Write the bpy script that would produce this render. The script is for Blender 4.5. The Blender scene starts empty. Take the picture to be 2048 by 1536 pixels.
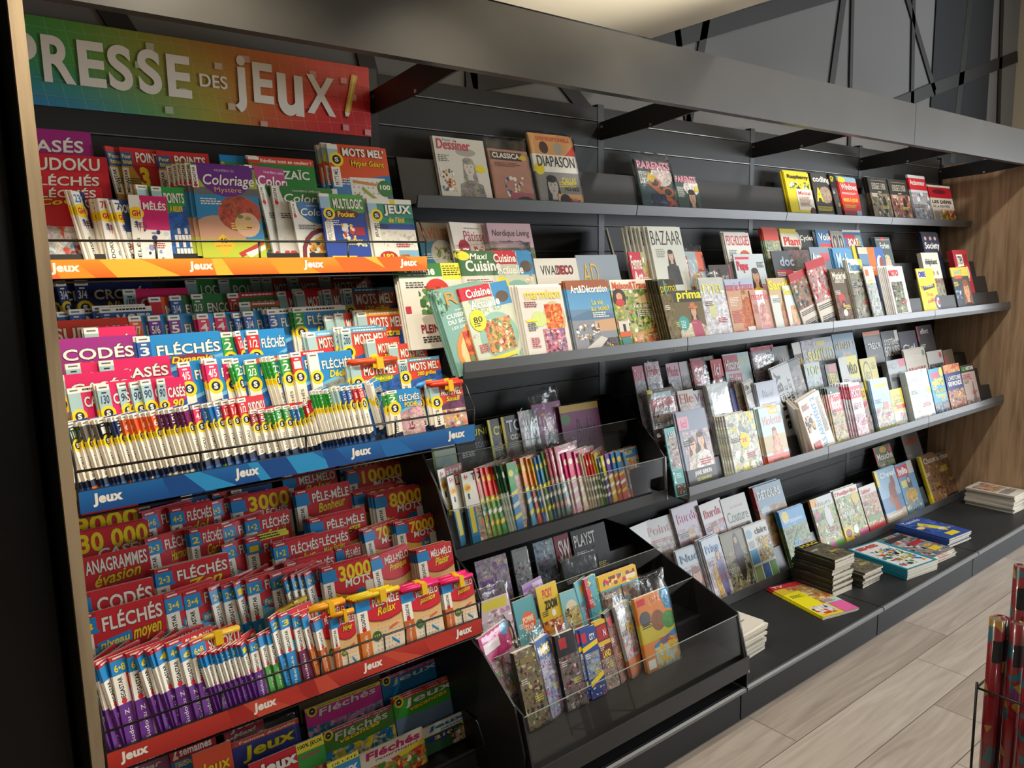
import bpy, math, random
from mathutils import Matrix, Vector
S = bpy.context.scene
COL = S.collection

# ------------------------------------------------------------------ camera, light, exposure
cam_d = bpy.data.cameras.new('camera'); cam = bpy.data.objects.new('camera', cam_d); COL.objects.link(cam)
cam_d.sensor_fit = 'HORIZONTAL'; cam_d.sensor_width = 36.0
cam_d.lens = 1551.5 / 2048 * 36.0
cam_d.clip_start = 0.02
cam.matrix_world = Matrix(((0.78321936, 0.10858373, -0.61219034, -1.241),
                           (-0.62135118, 0.10163622, -0.77691235, -2.247),
                           (-0.02213933, 0.98887798, 0.14707209, 1.640),
                           (0, 0, 0, 1)))
S.camera = cam
S.view_settings.view_transform = 'Standard'
S.view_settings.look = 'None'
S.view_settings.gamma = 1.0
S.view_settings.exposure = 0.0
S.view_settings.use_curve_mapping = False

W = bpy.data.worlds.new('world'); S.world = W; W.use_nodes = True
W.node_tree.nodes['Background'].inputs[0].default_value = (0.80, 0.86, 1.0, 1)
W.node_tree.nodes['Background'].inputs[1].default_value = 0.0

def lamp(name, kind, loc, energy, color, target=None, **kw):
    d = bpy.data.lights.new(name, kind); d.energy = energy; d.color = color
    for k, v in kw.items(): setattr(d, k, v)
    o = bpy.data.objects.new(name, d); COL.objects.link(o); o.location = loc
    if target is not None:
        o.rotation_euler = (Vector(target) - Vector(loc)).to_track_quat('-Z', 'Y').to_euler()
    return o
WARM = (1.0, 0.90, 0.74)
# downlights recessed in the low cream soffit, over the front of the puzzle rack
for x, e, c in ((-0.74, 54, 126), (-0.12, 40, 104), (0.52, 20, 100)):
    lamp('downlight', 'SPOT', (x, -0.80, 2.485), e, WARM, (x, -0.76, 0.0), spot_size=math.radians(c), spot_blend=0.75, shadow_soft_size=0.03)
# row of ceiling spots in the high part of the shop
for x, e in ((1.65, 58), (2.7, 72), (3.6, 68)):
    lamp('ceiling_spot', 'SPOT', (x, -1.45, 3.12), e, (1.0, 0.95, 0.87), (x - 0.15, -0.35, 0.9), spot_size=math.radians(96), spot_blend=0.6, shadow_soft_size=0.05)
# unseen fill spot, added to brighten the soffit from below
lamp('soffit_fill', 'SPOT', (0.55, -2.0, 1.85), 330, (1.0, 0.92, 0.78), (0.55, -0.92, 2.5), spot_size=math.radians(38), spot_blend=0.9, shadow_soft_size=0.06)
# shop window, far end of the room
lamp('shop_window', 'AREA', (7.6, -4.2, 1.35), 330, (0.86, 0.93, 1.0), (2.0, -0.8, 0.5), shape='RECTANGLE', size=3.4, size_y=1.9)
# unseen point lamps added as fill for the room's bounced light
for x, y, e in ((-0.6, -4.4, 22), (2.4, -4.2, 26), (4.6, -3.2, 25)):
    lamp('room_fill', 'POINT', (x, y, 2.45 if x < 1 else 3.1), e, (1.0, 0.94, 0.86), shadow_soft_size=0.12)

# ------------------------------------------------------------------ materials
def s2l(c):
    return c / 12.92 if c <= 0.04045 else ((c + 0.055) / 1.055) ** 2.4
_hx = {}
NAMED = dict(w='f4efe2', k='141414', r='cf1f2e', o='e8602a', b='1b87c9', n='1d2a63', y='f8d714', g='2c9a3c', p='df2264',
             m='a62a80', t='a9c6c4', v='6a3796', u='5b1a52', e='8a8a88', d='7c1a26', c='e8d9b8', s='d9a882', h='4a2f20',
             l='6fb9dc', j='86c440', q='3a3a3a', x='c98a3a', z='d8d8d8', a='f0a0b8', f='b7502e', i='2a5fa8')
def hexc(c):
    if c in _hx: return _hx[c]
    h = NAMED.get(c, c)
    v = tuple(s2l(int(h[i:i + 2], 16) / 255) for i in (0, 2, 4)) + (1.0,)
    _hx[c] = v
    return v

def mat(name, base=(0.5, 0.5, 0.5), rough=0.5, metallic=0.0, spec=0.5):
    m = bpy.data.materials.new(name); m.use_nodes = True
    b = m.node_tree.nodes['Principled BSDF']
    b.inputs['Base Color'].default_value = (*base[:3], 1)
    b.inputs['Roughness'].default_value = rough
    b.inputs['Metallic'].default_value = metallic
    b.inputs['Specular IOR Level'].default_value = spec
    return m, m.node_tree, b
def nd(t, kind, **kw):
    n = t.nodes.new(kind)
    for k, v in kw.items(): setattr(n, k, v)
    return n
def bump(t, b, height, strength, dist=0.001):
    n = nd(t, 'ShaderNodeBump'); n.inputs['Strength'].default_value = strength; n.inputs['Distance'].default_value = dist
    t.links.new(height, n.inputs['Height']); t.links.new(n.outputs[0], b.inputs['Normal'])
def noise(t, scale, detail=3, coord='Object', vec=(1, 1, 1)):
    tc = nd(t, 'ShaderNodeTexCoord'); mp = nd(t, 'ShaderNodeMapping'); mp.inputs['Scale'].default_value = vec
    t.links.new(tc.outputs[coord], mp.inputs[0])
    n = nd(t, 'ShaderNodeTexNoise'); n.inputs['Scale'].default_value = scale; n.inputs['Detail'].default_value = detail
    t.links.new(mp.outputs[0], n.inputs['Vector'])
    return n
def ramp(t, fac, stops):
    r = nd(t, 'ShaderNodeValToRGB'); e = r.color_ramp.elements
    while len(e) < len(stops): e.new(0.5)
    for k, (p, c) in enumerate(stops): e[k].position = p; e[k].color = (*c[:3], 1)
    t.links.new(fac, r.inputs[0]); return r

def powder(name, base, rough, spec=0.5):
    m, t, b = mat(name, base, rough, 0, spec)
    n = noise(t, 900, 2); bump(t, b, n.outputs[0], 0.25, 0.0004)
    n2 = noise(t, 6, 4)
    r = ramp(t, n2.outputs[0], ((0.3, [c * 0.9 for c in base]), (0.75, [c * 1.12 for c in base])))
    t.links.new(r.outputs[0], b.inputs['Base Color'])
    return m
M_METAL = powder('charcoal powder coated metal', (0.022, 0.022, 0.023), 0.42)
M_PANEL = powder('charcoal back panel metal', (0.013, 0.013, 0.0125), 0.46, 0.3)
M_BLACK = powder('black metal', (0.010, 0.010, 0.011), 0.40)
M_FASCIA = powder('grey brown canopy metal', (0.036, 0.033, 0.028), 0.36)
M_LIP = powder('grey shelf lip metal', (0.075, 0.078, 0.080), 0.36)
M_PLINTH = powder('dark plinth metal', (0.020, 0.021, 0.023), 0.50, 0.35)
M_EDGE = mat('pale seam highlight metal', (0.30, 0.29, 0.27), 0.35, 0.6)[0]  # highlight along the panel seams, put into a lighter base colour
M_NOSE = mat('pale metal nosing', (0.22, 0.225, 0.23), 0.32, 0.7)[0]
M_CEDGE = mat('pale acrylic edge highlight', (0.30, 0.33, 0.32), 0.25)[0]  # pale grey holds the highlight of the sheet edges in its colour
M_SCREW = mat('bright zinc screw', (0.75, 0.75, 0.75), 0.3, 1.0)[0]
M_WIRE = mat('black wire coating', (0.008, 0.008, 0.008), 0.35)[0]
M_CREAM = mat('cream painted plaster', hexc('efe6d0'), 0.9, 0, 0.2)[0]
M_TAPE = mat('yellow tape', hexc('e6b71c'), 0.35)[0]

def wood(name, dark, light, axis):
    m, t, b = mat(name, light, 0.55)
    sc = [38, 38, 38]; sc[axis] = 2.2
    n = noise(t, 1.0, 6, 'Object', tuple(sc)); n.inputs['Distortion'].default_value = 0.6
    sc2 = [5, 5, 5]; sc2[axis] = 0.8
    n2 = noise(t, 1.0, 3, 'Object', tuple(sc2)); n2.inputs['Distortion'].default_value = 2.5
    mx = nd(t, 'ShaderNodeMath', operation='ADD'); mx.use_clamp = False
    ml = nd(t, 'ShaderNodeMath', operation='MULTIPLY'); ml.inputs[1].default_value = 0.7
    t.links.new(n2.outputs[0], ml.inputs[0]); t.links.new(n.outputs[0], mx.inputs[0]); t.links.new(ml.outputs[0], mx.inputs[1])
    r = ramp(t, mx.outputs[0], ((0.62, dark), (0.80, [(a + c) / 2 for a, c in zip(dark, light)]), (1.02, light)))
    t.links.new(r.outputs[0], b.inputs['Base Color'])
    bump(t, b, n.outputs[0], 0.15, 0.0006)
    return m
M_OAK = wood('oak laminate', hexc('93765a'), hexc('c2a280'), 2)
M_OAKEDGE = wood('oak edge band', hexc('8f7a5e'), hexc('b39b78'), 2)

# printed paper: one colour attribute carries the print of every cover
def printed(name, rough, photo):
    m, t, b = mat(name, (1, 1, 1), rough, 0, 0.4)
    a = nd(t, 'ShaderNodeAttribute', attribute_name='Col')
    out = a.outputs['Color']
    if photo:
        n = noise(t, 60, 6); n.inputs['Roughness'].default_value = 0.72; n.inputs['Distortion'].default_value = 0.8
        mr = nd(t, 'ShaderNodeMapRange'); mr.inputs[1].default_value = 0.30; mr.inputs[2].default_value = 0.70
        mr.inputs[3].default_value = 0.25; mr.inputs[4].default_value = 1.65
        t.links.new(n.outputs[0], mr.inputs[0])
        mx = nd(t, 'ShaderNodeMix', data_type='RGBA', blend_type='MULTIPLY'); mx.inputs[0].default_value = 1.0
        t.links.new(out, mx.inputs[6]); t.links.new(mr.outputs[0], mx.inputs[7])
        n2 = noise(t, 34, 4)
        m2 = nd(t, 'ShaderNodeMix', data_type='RGBA', blend_type='OVERLAY'); m2.inputs[0].default_value = 0.45
        t.links.new(mx.outputs[2], m2.inputs[6]); t.links.new(n2.outputs['Color'], m2.inputs[7])
        out = m2.outputs[2]
    t.links.new(out, b.inputs['Base Color'])
    b.inputs['Coat Weight'].default_value = 0.12; b.inputs['Coat Roughness'].default_value = 0.15
    return m
M_PRINT = printed('printed cover paper', 0.50, False)
M_PHOTO = printed('printed photograph', 0.50, True)
def paper():
    m, t, b = mat('page block edges', hexc('e9e2d2'), 0.85, 0, 0.2)
    tc = nd(t, 'ShaderNodeTexCoord'); mp = nd(t, 'ShaderNodeMapping'); mp.inputs['Scale'].default_value = (3, 2600, 3)
    t.links.new(tc.outputs['Object'], mp.inputs[0])
    n = nd(t, 'ShaderNodeTexNoise'); n.inputs['Scale'].default_value = 1.0
    t.links.new(mp.outputs[0], n.inputs['Vector'])
    r = ramp(t, n.outputs[0], ((0.35, hexc('b9b09c')), (0.6, hexc('efe9db'))))
    t.links.new(r.outputs[0], b.inputs['Base Color'])
    return m
M_PAPER = paper()
def clear(name, tint, gloss, bumpy, rough=0.06):
    m = bpy.data.materials.new(name); m.use_nodes = True; t = m.node_tree
    t.nodes.clear()
    o = nd(t, 'ShaderNodeOutputMaterial'); tr = nd(t, 'ShaderNodeBsdfTransparent'); gl = nd(t, 'ShaderNodeBsdfGlossy')
    tr.inputs[0].default_value = (*tint, 1); gl.inputs['Roughness'].default_value = rough
    fr = nd(t, 'ShaderNodeLayerWeight'); fr.inputs[0].default_value = 0.5
    pw = nd(t, 'ShaderNodeMath', operation='POWER'); pw.inputs[1].default_value = 4.0; t.links.new(fr.outputs['Facing'], pw.inputs[0])
    ad = nd(t, 'ShaderNodeMath', operation='MULTIPLY_ADD'); ad.inputs[1].default_value = gloss; ad.inputs[2].default_value = 0.04 * gloss if not bumpy else 0.04; ad.use_clamp = True
    t.links.new(pw.outputs[0], ad.inputs[0])
    mx = nd(t, 'ShaderNodeMixShader')
    t.links.new(ad.outputs[0], mx.inputs[0]); t.links.new(tr.outputs[0], mx.inputs[1]); t.links.new(gl.outputs[0], mx.inputs[2])
    t.links.new(mx.outputs[0], o.inputs[0])
    if bumpy:
        n = noise(t, 30, 3); bp = nd(t, 'ShaderNodeBump'); bp.inputs['Strength'].default_value = bumpy; bp.inputs['Distance'].default_value = 0.01
        t.links.new(n.outputs[0], bp.inputs['Height']); t.links.new(bp.outputs[0], gl.inputs['Normal']); t.links.new(bp.outputs[0], fr.inputs['Normal'])
    return m
M_FILM = clear('clear plastic film', (0.98, 0.98, 0.98), 1.1, 0.28, 0.16)
M_ACRYL = clear('clear acrylic sheet', (0.90, 0.92, 0.91), 0.8, 0, 0.03)

# ------------------------------------------------------------------ mesh helpers
def newobj(name, mesh, parent=None):
    o = bpy.data.objects.new(name, mesh); COL.objects.link(o)
    if parent is not None: o.parent = parent
    return o
class MB:
    """collects shapes and links them as ONE mesh object"""
    def __init__(s): s.v = []; s.f = []
    def box(s, x0, x1, y0, y1, z0, z1):
        b = len(s.v)
        s.v += [(x, y, z) for z in (z0, z1) for y in (y0, y1) for x in (x0, x1)]
        s.f += [tuple(b + i for i in q) for q in ((0, 2, 3, 1), (4, 5, 7, 6), (0, 1, 5, 4), (2, 6, 7, 3), (0, 4, 6, 2), (1, 3, 7, 5))]
        return s
    def prism(s, prof, x0, x1):
        """profile of (y, z) extruded along x"""
        b = len(s.v); n = len(prof)
        s.v += [(x0, y, z) for y, z in prof] + [(x1, y, z) for y, z in prof]
        s.f += [(b + i, b + (i + 1) % n, b + n + (i + 1) % n, b + n + i) for i in range(n)]
        s.f += [tuple(b + i for i in range(n))[::-1], tuple(b + n + i for i in range(n))]
        return s
    def tube(s, pts, r, n=8):
        pts = [Vector(p) for p in pts]; b = len(s.v); m = len(pts)
        for i, p in enumerate(pts):
            d = (pts[min(i + 1, m - 1)] - pts[max(i - 1, 0)]).normalized()
            a = d.orthogonal().normalized() if i == 0 else (a - d * a.dot(d)).normalized()
            c = d.cross(a)
            s.v += [tuple(p + (a * math.cos(t) + c * math.sin(t)) * r) for t in [2 * math.pi * k / n for k in range(n)]]
        for i in range(m - 1):
            for k in range(n):
                s.f.append((b + i * n + k, b + i * n + (k + 1) % n, b + (i + 1) * n + (k + 1) % n, b + (i + 1) * n + k))
        s.f += [tuple(b + k for k in range(n))[::-1], tuple(b + (m - 1) * n + k for k in range(n))]
        return s
    def build(s, name, m, parent=None, smooth=False, bev=0):
        me = bpy.data.meshes.new(name); me.from_pydata(s.v, [], s.f); me.materials.append(m)
        if smooth:
            for p in me.polygons: p.use_smooth = True
        o = newobj(name, me, parent)
        if bev:
            md = o.modifiers.new('edge', 'BEVEL'); md.width = bev; md.segments = 2; md.limit_method = 'ANGLE'
        return o
def thing(name, label, cat, loc=(0, 0, 0), group=None, rot=None):
    o = newobj(name, None); o.location = loc
    if rot: o.rotation_euler = rot
    o['label'] = label; o['category'] = cat
    if group: o['group'] = group
    return o
def tag(o, label, cat, group=None):
    o['label'] = label; o['category'] = cat
    if group: o['group'] = group
    return o
def struct(o): o['kind'] = 'structure'; return o

# ------------------------------------------------------------------ printed artwork
_txt = {}
def text_mesh(s, bold, shear, res=2):
    key = (s, bold, shear)
    if key in _txt: return _txt[key]
    c = bpy.data.curves.new('t', 'FONT'); c.body = s; c.dimensions = '2D'; c.fill_mode = 'FRONT'
    c.resolution_u = res; c.offset = bold; c.shear = shear; c.space_character = 1.0 + bold * 1.2
    o = bpy.data.objects.new('t', c)
    me = bpy.data.meshes.new_from_object(o)
    vs = [(v.co.x, v.co.y) for v in me.vertices]; fs = [tuple(p.vertices) for p in me.polygons]
    bpy.data.meshes.remove(me); bpy.data.objects.remove(o); bpy.data.curves.remove(c)
    if not vs: vs = [(0, 0), (1, 0), (1, 1)]; fs = []
    x0 = min(v[0] for v in vs); x1 = max(v[0] for v in vs); y0 = min(v[1] for v in vs); y1 = max(v[1] for v in vs)
    r = ([((x - x0) / max(x1 - x0, 1e-6), (y - y0) / max(y1 - y0, 1e-6)) for x, y in vs], fs, (x1 - x0) / max(y1 - y0, 1e-6))
    _txt[key] = r
    return r
def clip(pts, x0, y0, x1, y1):
    for ax, lim, sg in ((0, x0, 1), (0, x1, -1), (1, y0, 1), (1, y1, -1)):
        out = []
        for i, p in enumerate(pts):
            q = pts[i - 1]; a = (p[ax] - lim) * sg; b = (q[ax] - lim) * sg
            if (a >= 0) != (b >= 0):
                t = b / (b - a); out.append((q[0] + (p[0] - q[0]) * t, q[1] + (p[1] - q[1]) * t))
            if a >= 0: out.append(p)
        pts = out
        if not pts: break
    return pts
class Art:
    """flat print on a w x h sheet; u to the right, v down, both 0..1"""
    def __init__(s, w, h, seed=0):
        s.w, s.h = w, h; s.P = []; s.d = 0.0; s.r = random.Random(seed); s.box = (0, 0, 1, 1); s.res = 3
    def poly(s, pts, c, c2=None, ph=0, step=2.2e-5):
        pts = clip(pts, *s.box)
        if len(pts) < 3: return
        s.d += step
        if c2 is None: cols = [hexc(c)] * len(pts)
        else:
            a, b = hexc(c), hexc(c2); ys = [p[1] for p in pts]; lo, hi = min(ys), max(ys)
            cols = [tuple(a[i] + (b[i] - a[i]) * ((p[1] - lo) / max(hi - lo, 1e-6)) for i in range(4)) for p in pts]
        s.P.append((pts, s.d, cols, ph))
    def R(s, x0, y0, x1, y1, c, c2=None, ph=0): s.poly([(x0, y0), (x1, y0), (x1, y1), (x0, y1)], c, c2, ph)
    def E(s, cx, cy, rx, ry, c, ph=0, n=18, a=0, step=2.2e-5, half=0):
        pts = []
        for k in range(n):
            t = 2 * math.pi * k / n
            X, Y = rx * math.cos(t), ry * math.sin(t)
            if a: X, Y = X * math.cos(a) - Y * math.sin(a) * s.h / s.w, X * math.sin(a) * s.w / s.h + Y * math.cos(a)
            pts.append((cx + X, cy + Y))
        s.poly(pts, c, None, ph, step)
    def D(s, cx, cy, r, c, ph=0): s.E(cx, cy, r, r * s.w / s.h, c, ph)
    def T(s, t, x, y, w, h, c, b=0.03, i=0.0, o=None, rot=0, on=0.006):
        """text fitted to a box whose top-left corner is (x, y); o = outline colour; rot 90 runs it upwards; other angles tilt it"""
        vs, fs, asp = text_mesh(t, b, i, s.res)
        if not fs: return
        for pas in ([1, 0] if o else [0]):
            s.d += 2.2e-5
            col = hexc(o if pas else c)
            if pas: vv, ff, _ = text_mesh(t, b + 0.022, i, s.res)
            else: vv, ff = vs, fs
            e = on if pas else 0
            pts = []
            for a, bb in vv:
                if rot == 90: u, v = x + (1 - bb) * w, y + (1 - a) * h
                else:
                    u = x - e + a * (w + 2 * e); v = y - e * s.w / s.h + (1 - bb) * (h + 2 * e * s.w / s.h)
                    if rot:
                        k = math.tan(math.radians(rot)) * s.w / s.h
                        v -= (u - x) * k
                pts.append((u, v))
            s.P.append((pts, s.d, col, 0, ff))
    def L(s, x, y, w, n, c, lh=0.018, th=0.009):
        """lines of small print"""
        for k in range(n):
            yy = y + k * lh; xx = x; end = x + w * s.r.uniform(0.7, 1)
            while xx < end:
                l = s.r.uniform(0.02, 0.06) + 0.01
                s.R(xx, yy, min(xx + l, end), yy + th, c); xx += l + 0.012
    def N(s, x0, y0, x1, y1, pal, n=40, r0=0.02, r1=0.07, ph=1, asp=1.0):
        """scatter of small shapes inside a rectangle"""
        if n >= 26 and (x1 - x0) * (y1 - y0) > .06 and ph:
            k = [hexc(c) for c in pal]; m = [sum(c[i] for c in k) / len(k) for i in range(3)]
            nm = 'av' + pal[0] + pal[-1] + str(len(pal)); _hx[nm] = (*m, 1.0)
            s.R(x0, y0, x1, y1, nm, None, ph)
        r0 *= .5; r1 *= .62; n = int(n * 1.9)
        old = s.box; s.box = (max(x0, old[0]), max(y0, old[1]), min(x1, old[2]), min(y1, old[3]))
        for k in range(n):
            r = s.r.uniform(r0, r1); cx, cy = s.r.uniform(x0, x1), s.r.uniform(y0, y1); c = s.r.choice(pal)
            if not ph or k % 3 == 0: s.E(cx, cy, r, r * s.w / s.h * asp * s.r.uniform(0.5, 1.2), c, ph, 8, s.r.uniform(0, 3), 9e-6)
            else:
                a0 = s.r.uniform(0, 6.28); m = s.r.choice((4, 5)); e = s.r.uniform(.5, 1.8)
                s.poly([(cx + r * e * s.r.uniform(.5, 1.2) * math.cos(a0 + 6.28 * q / m), cy + r / e * s.w / s.h * s.r.uniform(.5, 1.2) * math.sin(a0 + 6.28 * q / m)) for q in range(m)], c, None, ph, 9e-6)
        s.box = old
    def PE(s, cx, cy, k, hair='h', skin='s', cloth='w', hat=None, y1=1.0):
        """head and shoulders of a person; k = head height in v"""
        q = s.h / s.w
        s.E(cx, cy + 0.02 * k, 0.41 * k * q, 0.58 * k, hair, 1); s.poly([(cx - .4 * k * q, cy), (cx + .4 * k * q, cy), (cx + .5 * k * q, cy + .8 * k), (cx - .5 * k * q, cy + .8 * k)], hair, None, 1)
        s.poly([(cx - 0.14 * k * q, cy + .3 * k), (cx + 0.14 * k * q, cy + .3 * k), (cx + 0.2 * k * q, cy + .8 * k), (cx - 0.2 * k * q, cy + .8 * k)], skin)
        s.poly([(cx - 0.2 * k * q, cy + .72 * k), (cx + 0.2 * k * q, cy + .72 * k), (cx + .75 * k * q, cy + .95 * k), (cx + 0.95 * k * q, min(y1, cy + 2.6 * k)), (cx - 0.95 * k * q, min(y1, cy + 2.6 * k)), (cx - .75 * k * q, cy + .95 * k)], cloth, None, 1)
        s.E(cx, cy + 0.03 * k, 0.33 * k * q, 0.47 * k, skin)
        s.E(cx - 0.02 * k * q, cy - 0.36 * k, 0.36 * k * q, 0.2 * k, hair, 1)
        for sx in (-1, 1): s.E(cx + sx * .13 * k * q, cy - .03 * k, .048 * k * q, .018 * k, '3a2a22'); s.E(cx + sx * .13 * k * q, cy - .09 * k, .07 * k * q, .012 * k, hair)
        s.E(cx, cy + .13 * k, .03 * k * q, .05 * k, 'b98560'); s.E(cx, cy + .26 * k, .1 * k * q, .026 * k, 'b0544e')
        if hat: s.E(cx, cy - .34 * k, .62 * k * q, .13 * k, hat, 1); s.E(cx, cy - .52 * k, .33 * k * q, .25 * k, hat, 1)

FX = {}
def sheet(art, w, h, t, spine, back='w', dz=0.0):
    """cover of a booklet: printed front, spine, back, folded from one thin sheet"""
    V = []; F = []; C = []; MI = []
    def add(pts, col, mi=0):
        b = len(V); V.extend(pts); F.append(tuple(range(b, b + len(pts)))); MI.append(mi)
        C.append(col if isinstance(col, list) else [col] * len(pts))
    sp = hexc(spine); bk = hexc(back); e = 0.0004
    add([(0, -t, 0), (w, -t, 0), (w, -t, h), (0, -t, h)], bk)
    add([(w, -t + e, 0), (e, -t + e, 0), (e, -t + e, h), (w, -t + e, h)], bk)
    add([(0, 0, 0), (0, -t, 0), (0, -t, h), (0, 0, h)], sp)
    add([(w, 0, 0), (0, 0, 0), (0, 0, h), (w, 0, h)], bk)
    for it in art.P:
        if len(it) == 4:
            pts, d, cols, ph = it
            n = sum((pts[i - 1][0] * p[1] - p[0] * pts[i - 1][1]) for i, p in enumerate(pts))
            P3 = [(u * w, -t - d, (1 - v) * h) for u, v in pts]
            if n > 0: P3 = P3[::-1]; cols = cols[::-1]
            add(P3, list(cols), ph)
        else:
            pts, d, col, ph, ff = it
            P3 = [(u * w, -t - d, (1 - v) * h) for u, v in pts]
            b = len(V); V.extend(P3)
            for f in ff:
                F.append(tuple(b + i for i in f)); MI.append(0); C.append([col] * len(f))
    # the spine repeats the printed colours of the strip beside it
    for it in art.P:
        if len(it) == 4 and it[3] == 0:
            pts, d, cols, ph = it
            xs = [p[0] for p in pts]; ys = [p[1] for p in pts]
            if min(xs) <= 0.001 and max(ys) - min(ys) > 0.03:
                on = [(p[1], c) for p, c in zip(pts, cols) if p[0] <= 0.001]
                if len(on) >= 2:
                    a, b2 = min(on, key=lambda q: q[0]), max(on, key=lambda q: q[0])
                    if b2[0] - a[0] > 0.01:
                        add([(-d, 0, (1 - b2[0]) * h), (-d, -t - d, (1 - b2[0]) * h), (-d, -t - d, (1 - a[0]) * h), (-d, 0, (1 - a[0]) * h)], [b2[1], b2[1], a[1], a[1]])
    me = bpy.data.meshes.new('cover'); me.from_pydata(V, [], F)
    me.materials.append(M_PRINT); me.materials.append(M_PHOTO)
    me.polygons.foreach_set('material_index', MI)
    ca = me.color_attributes.new('Col', 'FLOAT_COLOR', 'CORNER')
    flat = [x for cs in C for c in cs for x in c]
    ca.data.foreach_set('color', flat)
    return me
def flat_art(name, art, w, h, y, parent=None, m=None):
    """a printed face alone (sign, price strip) lying at depth y, local frame as a cover"""
    V = []; F = []; C = []
    for it in art.P:
        pts, d = it[0], it[1]
        P3 = [(u * w, y - d, (1 - v) * h) for u, v in pts]; b = len(V); V.extend(P3)
        if len(it) == 4:
            n = sum((pts[i - 1][0] * p[1] - p[0] * pts[i - 1][1]) for i, p in enumerate(pts))
            idx = list(range(b, b + len(pts))); cols = list(it[2])
            if n > 0: idx = idx[::-1]; cols = cols[::-1]
            F.append(tuple(idx)); C += cols
        else:
            for f in it[4]: F.append(tuple(b + i for i in f)); C += [it[2]] * len(f)
    me = bpy.data.meshes.new(name); me.from_pydata(V, [], F); me.materials.append(m or M_PRINT)
    ca = me.color_attributes.new('Col', 'FLOAT_COLOR', 'CORNER'); ca.data.foreach_set('color', [x for c in C for x in c])
    return newobj(name, me, parent)
def pages_mesh(w, h, t):
    return MB().box(0.0008, w - 0.0015, -t + 0.0006, -0.0006, 0.001, h - 0.0012)
_film = {}
def film_mesh(w, h, t, head, seed):
    """loose clear bag: wrinkled front sheet, flat back, closed at the rim"""
    r = random.Random(seed); nx, nz = 9, 12; H = h + head
    V = []; F = []
    for j in range(nz + 1):
        for i in range(nx + 1):
            u, v = i / nx, j / nz; z = v * H
            edge = i in (0, nx) or j in (0, nz)
            y = -t - 0.002 - (0 if edge else r.uniform(0.0, 0.0022)) if z < h else (-t * 0.5 - r.uniform(-0.006, 0.006))
            V.append((-0.003 + u * (w + 0.006), y, z - 0.002 + (r.uniform(-0.008, 0.008) if j == nz else 0)))
    for j in range(nz):
        for i in range(nx):
            a = j * (nx + 1) + i; F.append((a, a + 1, a + nx + 2, a + nx + 1))
    b = len(V)
    rim = [i for i in range(nx + 1)] + [j * (nx + 1) + nx for j in range(1, nz + 1)] + [nz * (nx + 1) + i for i in range(nx - 1, -1, -1)] + [j * (nx + 1) for j in range(nz - 1, 0, -1)]
    for i in rim: V.append((V[i][0], 0.001, V[i][2]))
    n = len(rim)
    for k in range(n): F.append((rim[k], b + k, b + (k + 1) % n, rim[(k + 1) % n]))
    F.append(tuple(b + k for k in range(n)))
    me = bpy.data.meshes.new('plastic_sleeve'); me.from_pydata(V, [], F); me.materials.append(M_FILM)
    for p in me.polygons: p.use_smooth = True
    return me
def pen_mat(c):
    k = 'pen ' + c
    if k not in FX: FX[k] = mat(k + ' plastic', hexc(c), 0.35)[0]
    return FX[k]

def booklet(kind, x, y, z, w, h, t, lean, yaw, roll, art, label, cat, group, spine='w', n=1, step=None, film=None, pen=None, cl=None, nodown=False, bent=0):
    """n booklets one behind the other; the first is the front one"""
    cover = sheet(art, w, h, t, spine)
    pg = pages_mesh(w, h, t); pme = None; rr = random.Random(label)
    root0 = None; fm = None; outs = []
    for k in range(n):
        o = newobj(kind, None)
        dx, dy, dzz = (0, 0, 0) if k == 0 else (step[0] * k + rr.uniform(-.002, .002), step[1] * k, rr.uniform(-.004, .006) + step[2] * k)
        o.matrix_world = Matrix.Translation((x + dx, y + dy, z + dzz)) @ Matrix.Rotation(yaw, 4, 'Z') @ Matrix.Rotation(-lean, 4, 'X') @ Matrix.Rotation(roll, 4, 'Y')
        o['label'] = label if k == 0 else cl; o['category'] = cat; o['group'] = group if k == 0 else cl
        newobj('cover', cover, o)
        if pme is None:
            pme = bpy.data.meshes.new('pages'); pme.from_pydata(pg.v, [], pg.f); pme.materials.append(M_PAPER)
        newobj('pages', pme, o)
        if film is not None and k == 0:
            newobj('plastic_sleeve', film_mesh(w, h, t, film, label), o)
        if pen:
            if fm is None:
                fm = MB(); L = w * 0.96; r = 0.0068
                fm.tube([(w * .02, 0, 0), (w * .02 + L * .03, 0, 0)], r * .5).tube([(w * .02 + L * .03, 0, 0), (w * .02 + L, 0, 0)], r)
                tp = MB().box(w * .52, w * .66, -r * 1.15, r * 1.15, -r * 3.5, r * 1.15)
            p = fm.build('felt_pen', pen_mat(pen), o, True) if k == 0 else newobj('felt_pen', outs[0][0].data, o)
            p.location = (0, -t - 0.006, h + 0.001)
            q = tp.build('adhesive_tape', M_TAPE, o) if k == 0 else newobj('adhesive_tape', outs[0][1].data, o)
            q.location = (0, -t - 0.006, h + 0.001)
            outs.append((p, q))
        if root0 is None: root0 = o
    return root0
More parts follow.
